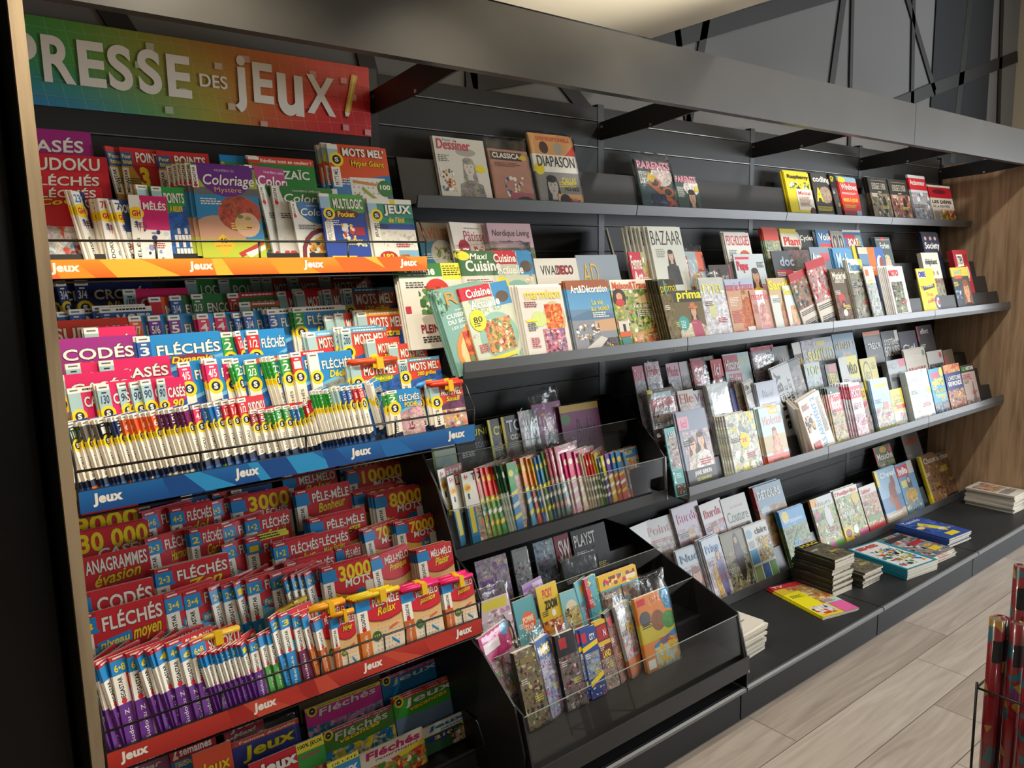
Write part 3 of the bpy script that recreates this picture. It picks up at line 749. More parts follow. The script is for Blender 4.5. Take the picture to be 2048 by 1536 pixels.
def sc(tab, num, base, title, sub='', sc_='y', low=None, pal=None, head=None, wide=0, sp=None):
    """booklet with a numbered tab, yellow disc and white side strip"""
    def f(a):
        k = a.w / .15
        s = min(.30, .030 / a.w)                       # strip width as a share of the cover
        a.R(0, 0, 1, 1, low or 'i')
        a.R(s, .0, 1, .62, base)
        lo = low or 'i'
        a.poly([(s, .36), (1, .22), (1, 1), (s, 1)], 'l' if base in ('b', '1b87c9') else lo)
        a.poly([(s, .40), (1, .26), (1, 1), (s, 1)], lo, None, 1)
        if pal: a.box = (s, .42, 1, 1); a.N(s, .45, 1, 1, pal, 26, .05, .12); a.box = (0, 0, 1, 1)
        else:
            for r in range(5):
                for c in range(5):
                    if (r * 3 + c * 2) % 4: a.R(s + .2 + c * .11, .52 + r * .085, s + .29 + c * .11, .59 + r * .085, 'w')
        if head: a.R(s, 0, 1, .055, head); a.L(s + .06, .018, .9 - s, 1, 'w' if head not in ('w', 'y') else 'k', .02, .018)
        a.R(0, 0, s, .055, 'w'); a.R(s * .18, .02, s * .82, .035, '6a6a6a')
        a.R(0, .055, s, .25, tab)
        if num: a.T(num, s * .16, .105, s * .68, .085, 'w' if tab not in ('t',) else 'n', .02, .15 if tab == 't' else 0); a.R(s * .3, .072, s * .7, .088, 'w' if tab != 't' else 'n')
        a.R(0, .25, s, .72, 'w', 'f3ead6')
        a.T((sp or title)[:7], s * .30, .43, s * .34, .26, 'k', .02, 0, None, 90)
        r = s * .62; cy = .25 + r * a.w / a.h * .45
        a.D(s * .58, cy, r, 'y'); a.D(s * .58, cy, r * .60, '151a3a')
        a.T('S', s * .58 - r * .27, cy - r * a.w / a.h * .38, r * .54, r * a.w / a.h * .76, 'w', .05)
        a.poly([(0, .72), (s, .70), (s, .78), (0, .80)], '16213f')
        x = s + (1 - s) * .10
        a.T(title, x - (1 - s) * .03, .075, (1 - s) * .88, .13, 'w', .024, 0, '2a2a3a')
        if sub:
            if wide: a.E(x + (1 - s) * .42, .265, (1 - s) * .33, .055, wide)
            a.T(sub, x + (1 - s) * .14, .225, (1 - s) * .58, .085, sc_, .03, .22, 'u' if sc_ == 'y' else None)
    return f
def mg(num, title, sub, low='l', sub2='', th=.13, spc='b', tc='w', page=0, band=None, cols=None):
    th = th * 1.12
    """red topped booklet with a blue tab and a white vertical strip"""
    def f(a):
        s = min(.26, .032 / a.w)
        a.R(0, 0, 1, 1, low)
        a.R(s, .36, 1, 1, low, 'w' if page else None)
        if page:
            for r in range(8):
                for c in range(7): a.R(.42 + c * .08 - r * .012, .46 + r * .06, .44 + c * .08 - r * .012, .473 + r * .06, '9a958c')
            a.poly([(.48, .86), (.5, .62), (.53, .62), (.51, .86)], '20242c'); a.poly([(.66, .55), (.86, .50), (.87, .525), (.67, .575)], 'o'); a.poly([(.7, .7), (.85, .8), (.84, .83), (.69, .73)], 'b')
            a.D(s + .13, .62, .1, '2c6a3a'); a.T('123', s + .07, .60, .12, .035, 'y', .02)
        elif cols: a.box = (s, .4, 1, 1); a.N(s, .5, 1, 1, cols, 26, .04, .1); a.box = (0, 0, 1, 1)
        a.R(0, 0, 1, .16, 'r'); a.E(.62, .14, .60, .29, '9c1420'); a.E(.62, .135, .59, .275, 'cf1f2e')
        if band: a.R(s, 0, 1, .05, band); a.L(s + .06, .015, .8 - s, 1, 'k', .02, .02)
        a.R(0, 0, s * 1.25, .05, 'b71a28'); a.R(s * .25, .017, s, .034, 'f0d8d4')
        a.R(0, .05, s * 1.25, .20, 'b'); a.E(s * 1.1, .185, s * .3, .02, 'b')
        if num: a.T(num, s * .22, .095, s * .8, .075, 'y', .02)
        a.R(0, .20, s * .95, .50, 'w'); a.T('MEGASTAR', s * .30, .225, s * .34, .25, 'k', .035, 0, None, 90); a.D(s * .47, .475, s * .2, 'r')
        a.R(0, .50, s * .95, 1, spc)
        a.T((title.title() + ' ' + sub)[:14], s * .34, .56, s * .3, .36, 'w', .0, 0, None, 90)
        x = s * 1.25 + .06
        a.T(title, x, .04 + (.03 if band else 0), .97 - x, th, tc, .024, 0, '4a0a10')
        if sub and sub2: a.T(sub, .60, .10 + th, .34, .13, 'y', .02, .30, '3a2a08', 5)
        elif sub: a.T(sub, x + .08, .065 + th + (.02 if band else 0), .80 - x, .12, 'y', .02, .30, '3a2a08', 5)
        if sub2: a.poly([(s * 1.1, .30), (.58, .25), (.59, .345), (s * 1.1 + .02, .395)], 'b'); a.T(sub2, s * 1.1 + .04, .30, .56 - s * 1.1 - .04, .065, 'y', .02, .1, None, 6)
    return f
def mots(num, t1, t2, disc='60'):
    """red booklet with a very large yellow number"""
    def f(a):
        mg('', '', '', 'd9a845', page=0)(a)
        s = min(.26, .032 / a.w)
        a.T(num, s * 1.25 + .05, .03, .93 - s * 1.25, .20, 'y', .03, 0, '8a6a10')
        a.T(t1, .42, .21, .52, .11, 'w', .024, .12, '5a1218')
        a.D(.72, .46, .13, '1c6c9c'); a.T(disc, .66, .43, .12, .05, 'y', .02)
        a.R(.82, .30, 1, .6, 'e9e2d0')
    return f
def jx(bg, title, tcol, sub='', scol='y', top=None, ttxt='', tt='w', badge=0, pal=None, ttl=.2, low=None, y=.10, o='ffffff', disc=1):
    """large games magazine"""
    def f(a):
        a.R(0, 0, 1, 1, low or bg); a.R(0, 0, 1, .46, bg)
        if pal: a.N(0, .42, 1, 1, pal, 40, .05, .13)
        a.E(.5, .42, .62, .12, bg)
        if top: a.R(0, 0, 1, .085, top)
        if ttxt: a.T(ttxt, .14, .025, .8, .042, tt, .02)
        if disc: a.D(.085, .075 if not top else .11, .065, 'y'); a.D(.085, .075 if not top else .11, .04, '20242c'); a.T('S', .068, .095 if top else .06, .034, .03, 'w', .04)
        a.T(title, .16, y, .76, ttl, tcol, .022, .08, o, 2)
        if sub: a.T(sub, .22, y + ttl + .015, .58, .085, scol, .03, .2, 'k' if scol == 'y' else None, 4)
        if badge: a.D(.90, .10, .075, 'df2264'); a.T('2€', .865, .082, .07, .035, 'w', .02)
    return f
def mz(bg, title, tc, box, ops=(), bg2=None, tbar=None, b=.03, o=None, i=0):
    """general magazine: title box = (x, y, w, h); ops are drawn in order before the title"""
    def f(a):
        a.R(0, 0, 1, 1, bg, bg2)
        for op in ops: getattr(a, op[0])(*op[1:])
        if tbar: a.R(0, tbar[0], tbar[2] if len(tbar) > 2 else 1, tbar[1], tbar[3] if len(tbar) > 3 else 'r')
        if not any(op[0] == 'L' for op in ops) and a.h > .16:
            dk = sum(hexc(bg)[:3]) > .9
            a.L(.08, .36, .34, 3, '3a3a3a' if dk else 'e8e4da', .026, .013); a.L(.5, .62, .4, 3, 'b83a44' if dk else 'e0cc5a', .028, .015)
        if title: a.T(title, *box, tc, b, i, o)
    return f
def P(pal, x0=0, y0=.3, x1=1, y1=1, n=45, r0=.03, r1=.09): return ('N', x0, y0, x1, y1, pal, n, r0, r1)
def LL(x, y, w, n, c='w'): return ('L', x, y, w, n, c, .026, .013)
def WO(cx=.55, cy=.35, k=.2, hair='h', cloth='w', hat=None, skin='s'): return ('PE', cx, cy, k, hair, skin, cloth, hat)
def stripe(c1, c2, dots='y', n=3):
    """comic or children's magazine seen mostly from its coloured edge strip"""
    def f(a):
        a.R(0, 0, 1, 1, c2); a.N(0, 0, 1, 1, KIDS, 30, .05, .14)
        s = min(.3, .03 / a.w)
        a.R(0, 0, s, .42, c1); a.R(0, .42, s, 1, c2); a.D(s * .5, .16, s * .38, dots)
        for k in range(n): a.poly([(0, .45 + k * .17), (s, .41 + k * .17), (s, .47 + k * .17), (0, .51 + k * .17)], 'w' if k % 2 else dots)
        a.R(s, .04, 1, .2, c1); a.T('JEUX', s + .08, .06, .5, .1, dots, .04)
    return f
def gh(age, title, c='r'):
    def f(a):
        s = min(.34, .034 / a.w)
        a.R(0, 0, 1, 1, 'w'); a.R(s, 0, 1, .16, c); a.N(s, .5, 1, 1, KIDS, 26, .05, .13)
        a.T(age, s * .25, .03, s * .5, .07, 'r', .03); a.D(s * .5, .22, s * .42, 'y'); a.T('GH', s * .22, .19, s * .56, .06, 'r', .05)
        a.T('1', s * .4, .30, s * .2, .08, 'k', .03); a.R(0, .5, s, 1, '1f7fb0'); a.R(s * .2, .5, s * .75, .86, 'y')
        a.T(title, s + .05, .025, .9 - s, .11, 'w' if c != 'w' else 'k', .04)
    return f
def spy(c1, c2, title, tcol, ops=(), low='k', box=(.1, .05, .8, .13)):
    return mz(low, title, tcol, box, ops)

ROWS = dict(t1=('orange rack', 3, 13), t2=('blue rack', 6, 13), t3=('red rack', 6, 13), t4=('lowest puzzle rack', 5, 14), s1=('top shelf', 1, 15),
            s2=('second shelf', 3, 15), s3=('third shelf', 3, 15), s4=('bottom shelf', 2, 20), k1=('upper clear bin', 2, 13), k2=('lower clear bin', 3, 16))
TIER = {1: ('',), 2: ('front tier', 'back tier'), 3: ('front tier', 'middle tier', 'back tier'),
        5: ('front row', 'second row', 'third row', 'fourth row', 'back row'), 6: ('front row', 'second row', 'third row', 'fourth row', 'fifth row', 'back row')}
ORD = 'first second third fourth fifth sixth seventh eighth ninth tenth eleventh twelfth thirteenth fourteenth fifteenth sixteenth seventeenth eighteenth nineteenth'.split()
def ordinal(k):
    if k < 20: return ORD[k - 1]
    t = 'twen thir for fif six seven'.split()[k // 10 - 2]
    return t + ('ty-' + ORD[k % 10 - 1] if k % 10 else 'tieth')
def I(row, i, x, y, z, w, h, t, yaw, roll, d, desc, k=0, lean=None, kind=None, cat=None, n=1, st=(0, 0), **kw):
    """one booklet or magazine (n = how many stand behind each other); desc + its place on the shelves = its label; k = its place in the row, 0 when desc alone tells"""
    place, nt, L = ROWS[row]; tier = TIER[nt][i]; pz = row[0] == 't'
    loc = ', ' + tier + ', ' + place if tier else ', ' + place
    nw = lambda s: len(s.replace(',', '').split())
    o1 = ', %s from %s' % (ordinal(k), 'oak panel' if pz else 'puzzle rack') if k else ''
    o2 = ', %s in ' % ordinal(k) if k else ', '
    label = desc + o1 + loc
    if nw(label) > 16: label = desc + o2 + loc[2:]
    cl = 'copy behind ' + desc + o1 + loc
    if nw(cl) > 16: cl = 'copy behind ' + desc + o2 + loc[2:]
    a = Art(w, h, desc + str(k)); d(a)
    return booklet(kind or ('puzzle_booklet' if pz else 'magazine'), x, y, z, w, h, t, math.radians(lean or L), yaw, roll, a, label, cat or ('booklet' if pz else 'magazine'),
                   ('puzzle booklets in the ' if pz else 'magazines in the ') + place, n=n, step=(st[0], st[1], 0), cl=cl, **kw)
# ================================================================== every booklet and magazine
d0 = mz('c79a2c','POINTS','w',(.32,.05,.6,.12),[('R',0,0,1,.2,'cf2a2a'),('poly',[(.2,.2),(1,.2),(1,.5),(.6,.62)],'a81c22'),('R',0,.06,.24,.22,'i'),('T','Pour',.03,.08,.19,.05,'y'),('T','tous',.03,.145,.19,.05,'y'),('R',0,.24,.13,.55,'w'),('T','MEGASTAR',.03,.26,.06,.27,'k',.03,0,None,90),('T','3',.36,.22,.2,.26,'y',.05,0,'8a6a10'),('R',.13,.6,1,1,'c79a2c'),('poly',[(.4,.5),(1,.42),(1,.8),(.5,.9)],'e8e0cc'),('D',.5,.92,.12,'d84a2a')],None,None,.03,'7a0f18')
d1 = sc('t','','g','POINTS','À RELIER',low='i',sp='POINTS')
d2 = mz('w','SUDOKU','w',(.35,.07,.6,.12),[('R',.28,0,1,.45,'e8e2d2'),('N',.28,.45,1,.9,['d8dce8','2a2d60','f2eee2','8f94b8'],14,.06,.14,0),('T','7',.05,.04,.2,.1,'4a4a4a',.02),('E',.16,.24,.2,.085,'y'),('T','GH',.05,.20,.22,.08,'r',.05),('poly',[(.1,.34),(.17,.34),(.17,.48)],'2a4a9a'),('poly',[(.19,.36),(.25,.36),(.22,.5)],'d83a3a'),('T','SUDOKU',.08,.56,.1,.36,'k',.01,0,None,90),('R',.28,.06,.3,.5,'w')])
d3 = sc('n','3/4','n','CROISÉS','Niveau')
d4 = sc('r','1/2','r','SUDOKU','',low='i',sp='SUDOKU')
d5 = sc('g','2/','cf1f2e','SUDOKU','',low='i',sp='SUDOKU',pal=['b5281c','e8a02c','2a5fa8'])
d6 = sc('r','1','i','SUDOKU','',low='i',sp='SUDOKU')
d7 = sc('g','2','b','LOGIC','',low='i',sp='FICTIONS')
d8 = sc('t','','b','FLÉCHÉS','',low='i',sp='FLÉCHÉS')
d9 = mg('3•4','FLÉCHÉS','',sub2='niveau')
d10 = mg('2•3','FLÉCHÉS','facile',sub2='Facile')
d11 = mg('1•2','FLÉCHÉS','facile',sub2='Facile')
d12 = mg('','SUDOKU','Z',low='b05aa8',spc='6a2f8c',cols=['d8c8dc','c9c4b8','a04a98'])
d13 = mg('6•8','SUDOKU','Z',low='b05aa8',spc='6a2f8c',cols=['d8c8dc','c9c4b8','a04a98'])
d14 = mg('6','SUDOKU','Z',low='b05aa8',spc='6a2f8c',cols=['d8c8dc','c9c4b8','a04a98'])
d15 = mg('3','SUDOKU','Z',low='8a5aa0',spc='6a2f8c',cols=['d8c8dc','c9c4b8','a04a98'])
d16 = mg('1','SUDOKU','Z',low='8a5aa0',spc='6a2f8c',cols=['d8c8dc','c9c4b8','a04a98'])
d17 = mg('','LOGIC','',low='e8e2d2',spc='4a9a3c')
d18 = mg('','MÉLI-MÉLO','passion',low='e0a84c',page=1,spc='c9682c',th=0.12)
d19 = mz('c8d0b8','Cuisine','f4f0e6',(.1,.03,.5,.1),[('N',0,0,1,1,['b8c8b0','d8d8c0','a0b8a0'],20,.1,.2),('R',0,0,.62,.15,'c8283c'),('R',.64,0,1,.28,'3a8ac0'),('E',.82,.18,.14,.07,'5a4a3a'),('T','Actuelle',.14,.16,.6,.11,'f4f0e6',.03,0,'3a5a4a'),('E',.55,.62,.40,.28,'8ab8a8'),('N',.28,.42,.85,.82,['d8502c','e8a04a','4a8a3c','f0e0c0','b83a24','7fae3f','e8742c'],70,.03,.06),('D',.2,.40,.155,'f0dc1c'),('T','80',.11,.355,.18,.07,'1a1a1a',.02),LL(.1,.43,.18,2,'3a3a1c'),LL(.08,.68,.2,4,'c8303c'),('poly',[(.15,.86),(.8,.84),(.8,.89),(.15,.91)],'e8d83c'),('T','Nos idées',.15,.91,.55,.08,'f4f0e6',.02,.1,'3a4a3a')],None)
d20 = stripe('e0301c','7aa83c','f0c81c')
d21 = stripe('2a5a34','c8d0c0','d8e0d0')
d22 = stripe('c84a5a','7a8a84','e8a08a')
d23 = stripe('d81f6a','e8b8c8','f4e8c8')
d24 = stripe('e8c8b0','c8b8a0','f4e8c8')
d25 = stripe('3a7ab0','c8503c','e8c02c')
I('t1',2,-1.003,-.1269,1.7618,.1754,.2332,.0055,0,-.0037,jx('m','CASÉS','w',ttl=.16,y=.09,o='5b1a52',disc=0,low='j'),'magenta case-filling booklet with white lettering',n=2,st=(.006,.006))
I('t1',2,-1.003,-.1702,1.7268,.2007,.2045,.0055,0,.0006,jx('r','SUDOKU','w',ttl=.15,y=.05,o='7a0f18',disc=0),'red sudoku booklet with white lettering',n=2,st=(-.004,.0059))
I('t1',1,-1.003,-.2013,1.7018,.1866,.1875,.0055,0,.0015,jx('r','FLÉCHÉS','w',ttl=.15,y=.05,o='7a0f18',disc=0),'red arrow-word booklet with white lettering',n=2,st=(.006,.006))
I('t1',1,-1.003,-.2261,1.6768,.1707,.1759,.0055,0,.0018,jx('r','FLÉCHÉS','w','CoCo','y',ttl=.13,y=.04,o='7a0f18',disc=0,pal=['f1ede2','d9ecf0','7fb7d0','e8665a','f4efe6'],low='d8404a'),'red arrow-word booklet with crossword letters and yellow subtitle')
I('t1',2,-.7769,-.1393,1.7468,.17,.216,.0055,.5178,-.0004,d0,'red and yellow dot-to-dot booklet',3)
I('t1',2,-.762,-.1393,1.7468,.11,.2167,.0055,.0887,.0047,d0,'red and yellow dot-to-dot booklet',4)
I('t1',2,-.679,-.1393,1.7468,.129,.2143,.0055,0,-.0003,d0,'red and yellow dot-to-dot booklet',5)
I('t1',2,-.524,-.1455,1.7418,.074,.2199,.0055,0,.0019,jx('g','POINTS','w','à relier','w',top='b',ttl=.14,y=.12,o='14521e'),'green dot-to-dot booklet with yellow pen tape')
I('t1',2,-.4527,-.164,1.7318,.188,.229,.0055,0,-.0018,mz('2c8a38','MOZAÏC','w',(.2,.13,.7,.13),[('R',0,0,1,.08,'d8452a'),('T','Révélez tout en couleur !',.18,.02,.78,.045,'w'),('R',0,0,.16,.04,'w'),('R',0,.1,.14,.3,'c9402a'),('R',0,.3,.16,1,'w')],None,None,.03,'14421c'),'green colouring booklet with orange top banner',n=2,st=(-.004,.0059))
I('t1',2,-.2218,-.173,1.7337,.193,.2771,.008,0,-.0049,mz('2f78b5','MOTS MEL’','w',(.24,.03,.7,.09),[('R',0,0,1,.27,'e0562a'),('poly',[(0,.27),(1,.27),(1,.30),(0,.40)],'e0562a'),('R',.3,.34,.9,.95,'ece8dc')]+[('R',.34+.08*c,.38+.06*r,.36+.08*c,.395+.06*r,'8f8a80') for r in range(8) for c in range(6)]+[('poly',[(.35,.37),(.75,.40),(.75,.43),(.35,.40)],'d88a4a'),('poly',[(.5,.44),(.82,.62),(.8,.65),(.48,.47)],'9aa83a'),('R',.38,.52,.42,.72,'b8243a'),('D',.88,.45,.13,'2c7a34'),('T','100',.79,.41,.18,.055,'w'),('R',0,0,.17,.05,'w'),('R',0,.05,.17,.2,'t'),('D',.13,.16,.11,'y'),('D',.13,.16,.07,'20242c'),('T','S',.10,.135,.06,.05,'w'),('R',.02,.24,.16,.45,'w'),('T','MOTS MEL',.05,.26,.07,.17,'k',.01,0,None,90),('T','Hyper Géant',.36,.155,.56,.08,'y',.02,.05,'6a3a08')],None,None,.035,'8a2410'),'large orange and blue word-search booklet with green 100 disc',n=3,st=(-.012,.0088))
I('t1',0,-.7476,-.2447,1.6618,.12,.1999,.0055,.3424,-.0061,d1,'green pocket dot-to-dot booklet with pale strip',7)
I('t1',0,-.7257,-.2447,1.6618,.075,.1972,.0055,0,-.0068,d1,'green pocket dot-to-dot booklet with pale strip',8)
I('t1',0,-.8898,-.2571,1.6518,.11,.1891,.0055,.6843,.0019,mz('w','CROISÉS','w',(.35,.07,.6,.12),[('R',.28,0,1,.45,'4a6a3a'),('N',.28,.45,1,.9,['d8dce8','2a2d60','f2eee2','8f94b8'],14,.06,.14,0),('T','2',.05,.04,.2,.1,'2f6a3a',.02),('E',.16,.24,.2,.085,'y'),('T','GH',.05,.20,.22,.08,'r',.05),('poly',[(.1,.34),(.17,.34),(.17,.48)],'2a4a9a'),('poly',[(.19,.36),(.25,.36),(.22,.5)],'d83a3a'),('T','CROISÉS',.08,.56,.1,.36,'k',.01,0,None,90),('R',.28,.06,.3,.5,'w')]),'small white booklet with green numeral')
I('t1',0,-.8781,-.2571,1.6518,.11,.1877,.0055,.8038,.0052,mz('w','CROISÉS','w',(.35,.07,.6,.12),[('R',.28,0,1,.45,'1f2766'),('N',.28,.45,1,.9,['d8dce8','2a2d60','f2eee2','8f94b8'],14,.06,.14,0),('T','23',.05,.04,.2,.1,'2f7fb8',.02),('E',.16,.24,.2,.085,'y'),('T','GH',.05,.20,.22,.08,'r',.05),('poly',[(.1,.34),(.17,.34),(.17,.48)],'2a4a9a'),('poly',[(.19,.36),(.25,.36),(.22,.5)],'d83a3a'),('T','CROISÉS',.08,.56,.1,.36,'k',.01,0,None,90),('R',.28,.06,.3,.5,'w')]),'small navy crossword booklet numbered 23')
I('t1',0,-.8431,-.2577,1.6512,.085,.1728,.008,.2366,.0003,mz('w','SUDOKU','w',(.35,.07,.6,.12),[('R',.28,0,1,.45,'2a4a8c'),('N',.28,.45,1,.9,['d8dce8','2a2d60','f2eee2','8f94b8'],14,.06,.14,0),('T','78',.05,.04,.2,.1,'cf2a2a',.02),('E',.16,.24,.2,.085,'y'),('T','GH',.05,.20,.22,.08,'r',.05),('poly',[(.1,.34),(.17,.34),(.17,.48)],'2a4a9a'),('poly',[(.19,.36),(.25,.36),(.22,.5)],'d83a3a'),('T','SUDOKU',.08,.56,.1,.36,'k',.01,0,None,90),('R',.28,.06,.3,.5,'w')]),'small blue sudoku booklet numbered 78',n=3,st=(-.006,.0084))
I('t1',0,-.8117,-.2571,1.6518,.11,.1694,.0055,.6539,.0034,d2,'small white sudoku booklet with grey numeral',4)
I('t1',0,-.7996,-.2571,1.6518,.11,.1698,.0055,.7142,.0024,d2,'small white sudoku booklet with grey numeral',5)
I('t1',0,-.7884,-.2571,1.6518,.085,.1845,.0055,0,.03,mz('w','MÊLÉS','w',(.35,.07,.6,.12),[('R',.28,0,1,.45,'d01f6e'),('N',.28,.45,1,.9,['d8dce8','2a2d60','f2eee2','8f94b8'],14,.06,.14,0),('T','',.05,.04,.2,.1,'k',.02),('E',.16,.24,.2,.085,'y'),('T','GH',.05,.20,.22,.08,'r',.05),('poly',[(.1,.34),(.17,.34),(.17,.48)],'2a4a9a'),('poly',[(.19,.36),(.25,.36),(.22,.5)],'d83a3a'),('T','MÊLÉS',.08,.56,.1,.36,'k',.01,0,None,90),('R',.28,.06,.3,.5,'w')]),'small pink and white word-search booklet')
I('t1',1,-.6315,-.2495,1.6818,.161,.238,.0055,0,.0047,mz('2f86b8','Coloriage','w',(.16,.10,.80,.15),[('R',0,0,1,.16,'8a9a3a'),('R',0,.16,1,.24,'a8b840'),('R',0,.24,1,.32,'6a6a68'),('R',0,.32,1,.62,'2f86b8'),('E',.3,.74,.42,.2,'c9987a'),('E',.66,.52,.34,.2,'b5503a',1),('poly',[(.72,.36),(.98,.42),(.98,.47),(.7,.42)],'c0503c'),('E',.76,.64,.20,.135,'e3b596'),('E',.78,.57,.05,.022,'9aa83a'),('E',.66,.55,.05,.022,'7a8a2a'),('E',.78,.67,.045,.012,'a8343a'),('R',0,.80,1,1,'b8c234'),('poly',[(.55,.95),(.95,.82),(1,.84),(.6,1)],'b8362e'),('poly',[(.66,.95),(1,.86),(1,.90),(.74,1)],'e8e2d6'),('poly',[(.18,.86),(.34,.74),(.52,.86),(.34,.98)],'e8b82a'),('T','40',.28,.79,.13,.05,'3a2a10',.01),('T','pages à décoder',.22,.86,.24,.025,'3a2a10',.0),('E',.52,.06,.44,.28,'6a2a86'),('R',.5,0,1,.02,'6a2a86'),('T','NUMÉRO 32',.36,.035,.3,.03,'d8c8e8',0),('T','Mystère',.32,.235,.42,.07,'e0b45a',.0),('R',0,.015,.09,.25,'w'),('T','MEGASTAR',.02,.03,.045,.19,'k',.03,0,None,90),('D',.045,.225,.03,'r')],None,None,.014,None,.22),'purple colouring book with red-haired woman in sunglasses',n=6,st=(-.0095,.0058))
I('t1',1,-.4643,-.2199,1.6818,.201,.2488,.0055,.3752,-.0034,mz('e4e2d8','Coloriage','w',(.16,.10,.80,.15),[('R',0,0,1,1,'e4e2d8'),('N',0,.05,1,1,['d3d2ca','eceae2','dcdbd2'],40,.03,.08,0),('N',0,.55,.3,1,['e8c22c','2f7a34','f0d850','3aa0d0'],30,.04,.1),('E',.52,.04,.40,.30,'a8286e'),('T','NUMÉRO SPÉCIAL',.3,.04,.44,.03,'e8d8e0',0),('R',0,.015,.09,.25,'w'),('T','MEGASTAR',.02,.03,.045,.19,'k',.03,0,None,90),('D',.045,.225,.03,'r')],None,None,.014,None,.22),'magenta and white colouring book with sunflowers')
I('t1',0,-.4442,-.2354,1.6693,.2,.2084,.0055,.3979,-.0037,mz('e4e2d8','Coloriage','w',(.16,.10,.80,.15),[('R',0,0,1,1,'e4e2d8'),('N',0,.05,1,1,['d3d2ca','eceae2','dcdbd2'],40,.03,.08,0),('D',.5,.75,.14,'e0a82c'),('N',0,.85,.5,1,['d83a3a','f2eee6'],12,.05,.1,0),('E',.52,.04,.40,.30,'2c7a34'),('T','NUMÉRO SPÉCIAL',.3,.04,.44,.03,'e8d8e0',0),('R',0,.015,.09,.25,'w'),('T','MEGASTAR',.02,.03,.045,.19,'k',.03,0,None,90),('D',.045,.225,.03,'r')],None,None,.014,None,.22),'green and white colouring book with gold disc',9)
I('t1',0,-.4252,-.2354,1.6693,.19,.2079,.0055,0,.0069,mz('e4e2d8','Coloriage','w',(.16,.10,.80,.15),[('R',0,0,1,1,'e4e2d8'),('N',0,.05,1,1,['d3d2ca','eceae2','dcdbd2'],40,.03,.08,0),('D',.5,.75,.14,'e0a82c'),('T','48',.42,.72,.15,.06,'7a5a10'),('N',0,.85,.5,1,['d83a3a','f2eee6'],12,.05,.1,0),('E',.52,.04,.40,.30,'2c7a34'),('T','NUMÉRO SPÉCIAL',.3,.04,.44,.03,'e8d8e0',0),('R',0,.015,.09,.25,'w'),('T','MEGASTAR',.02,.03,.045,.19,'k',.03,0,None,90),('D',.045,.225,.03,'r')],None,None,.014,None,.22),'green and white colouring book with gold disc',10)
I('t1',0,-.3774,-.2509,1.6568,.16,.1773,.0055,.1503,-.0061,mz('e4e2d8','Coloriage','w',(.16,.10,.80,.15),[('R',0,0,1,1,'e4e2d8'),('N',0,.05,1,1,['d3d2ca','eceae2','dcdbd2'],40,.03,.08,0),('D',.55,.85,.5,'7a2a34'),('D',.55,.85,.42,'e4e2d8'),('D',.55,.85,.36,'d8a83c'),('N',.2,.6,1,1,['2c7a4a','1f3a5a','c9702c','e4e2d8','8a2438'],50,.03,.07,0),('E',.52,.04,.40,.30,'1f6fae'),('T','NUMÉRO SPÉCIAL',.3,.04,.44,.03,'e8d8e0',0),('R',0,.015,.09,.25,'w'),('T','MEGASTAR',.02,.03,.045,.19,'k',.03,0,None,90),('D',.045,.225,.03,'r')],None,None,.014,None,.22),'blue and white colouring book with mandala')
I('t1',0,-.302,-.2573,1.651,.133,.2078,.009,0,.0036,mz('25459a','MULTILOGIC','w',(.28,.06,.68,.14),[('poly',[(.2,.0),(1,0),(1,.24),(.2,.30)],'4aa03c'),('E',.55,.27,.3,.06,'5b1a24'),('T','Pocket',.36,.235,.38,.075,'y'),('R',0,0,.22,.04,'w'),('R',0,.04,.22,.2,'9fc0d8'),('D',.17,.27,.13,'y'),('D',.17,.27,.08,'20242c'),('T','S',.13,.24,.08,.06,'w'),('R',.04,.38,.22,.65,'w'),('T','MULTILOGIC',.07,.39,.09,.23,'k',0,0,None,90),('R',.1,.84,.66,.89,'e8c83c'),('N',.4,.40,.7,.62,['e8b83c','c9402a','f0ece0'],18,.04,.09,0),('N',.35,.88,.6,1,['f0ece0','cfd6e8'],8,.05,.1,0),('R',.7,.45,.92,.56,'b0283c'),('N',.7,.62,.98,.72,['8aa07a','e8e2d2'],8,.03,.06,0)],None,None,.03,'1a4a1c',-.1),'blue and green pocket logic booklet')
I('t1',0,-.1606,-.264,1.646,.145,.2042,.009,0,.0013,mz('e2ddd0','JEUX','w',(.34,.09,.62,.16),[('R',0,0,1,.07,'e8e4da'),('R',.5,0,.62,.08,'e8c82a'),('R',.2,.07,1,.36,'2a8a78'),('T','de l’été',.42,.26,.36,.08,'y',.02,.15,'3a5a20'),('R',0,.07,.2,.22,'9fc0d8'),('D',.17,.24,.13,'y'),('D',.17,.24,.08,'20242c'),('T','S',.13,.215,.08,.055,'w'),('R',.2,.36,1,.44,'2a4a9a'),('R',.05,.36,.2,.6,'w'),('T','JEUX',.08,.38,.08,.18,'k',.02,0,None,90),('N',.2,.46,1,.7,['d2cec2','efeadf','bdb8ac'],30,.03,.06,0),('R',.55,.74,1,1,'7fb0c8'),('N',.55,.8,1,1,['c9a83a','7a9a3a','c06a3a'],20,.04,.08),('E',.3,.84,.2,.09,'b5283c'),('T','192',.18,.79,.24,.08,'y',.03)],None,None,.04,'134a40'),'teal and white games booklet with red 192 disc',n=3,st=(-.004,.0095),kind='puzzle_booklet')
I('t2',5,-.9428,-.0733,1.3938,.17,.2439,.0055,.1576,-.0028,sc('n','','n','CROISÉS','Niveau'),'navy crossword booklet')
I('t2',5,-.8959,-.0733,1.3938,.17,.2457,.0055,.6024,-.0066,d3,'navy crossword booklet numbered 3/4',2)
I('t2',5,-.8829,-.0733,1.3938,.182,.2459,.0055,0,.0051,d3,'navy crossword booklet numbered 3/4',3)
I('t2',5,-.6113,-.0733,1.3938,.15,.2424,.0055,.0842,-.0004,sc('t','','g','LOGIQUE',''),'green logic booklet with pale strip')
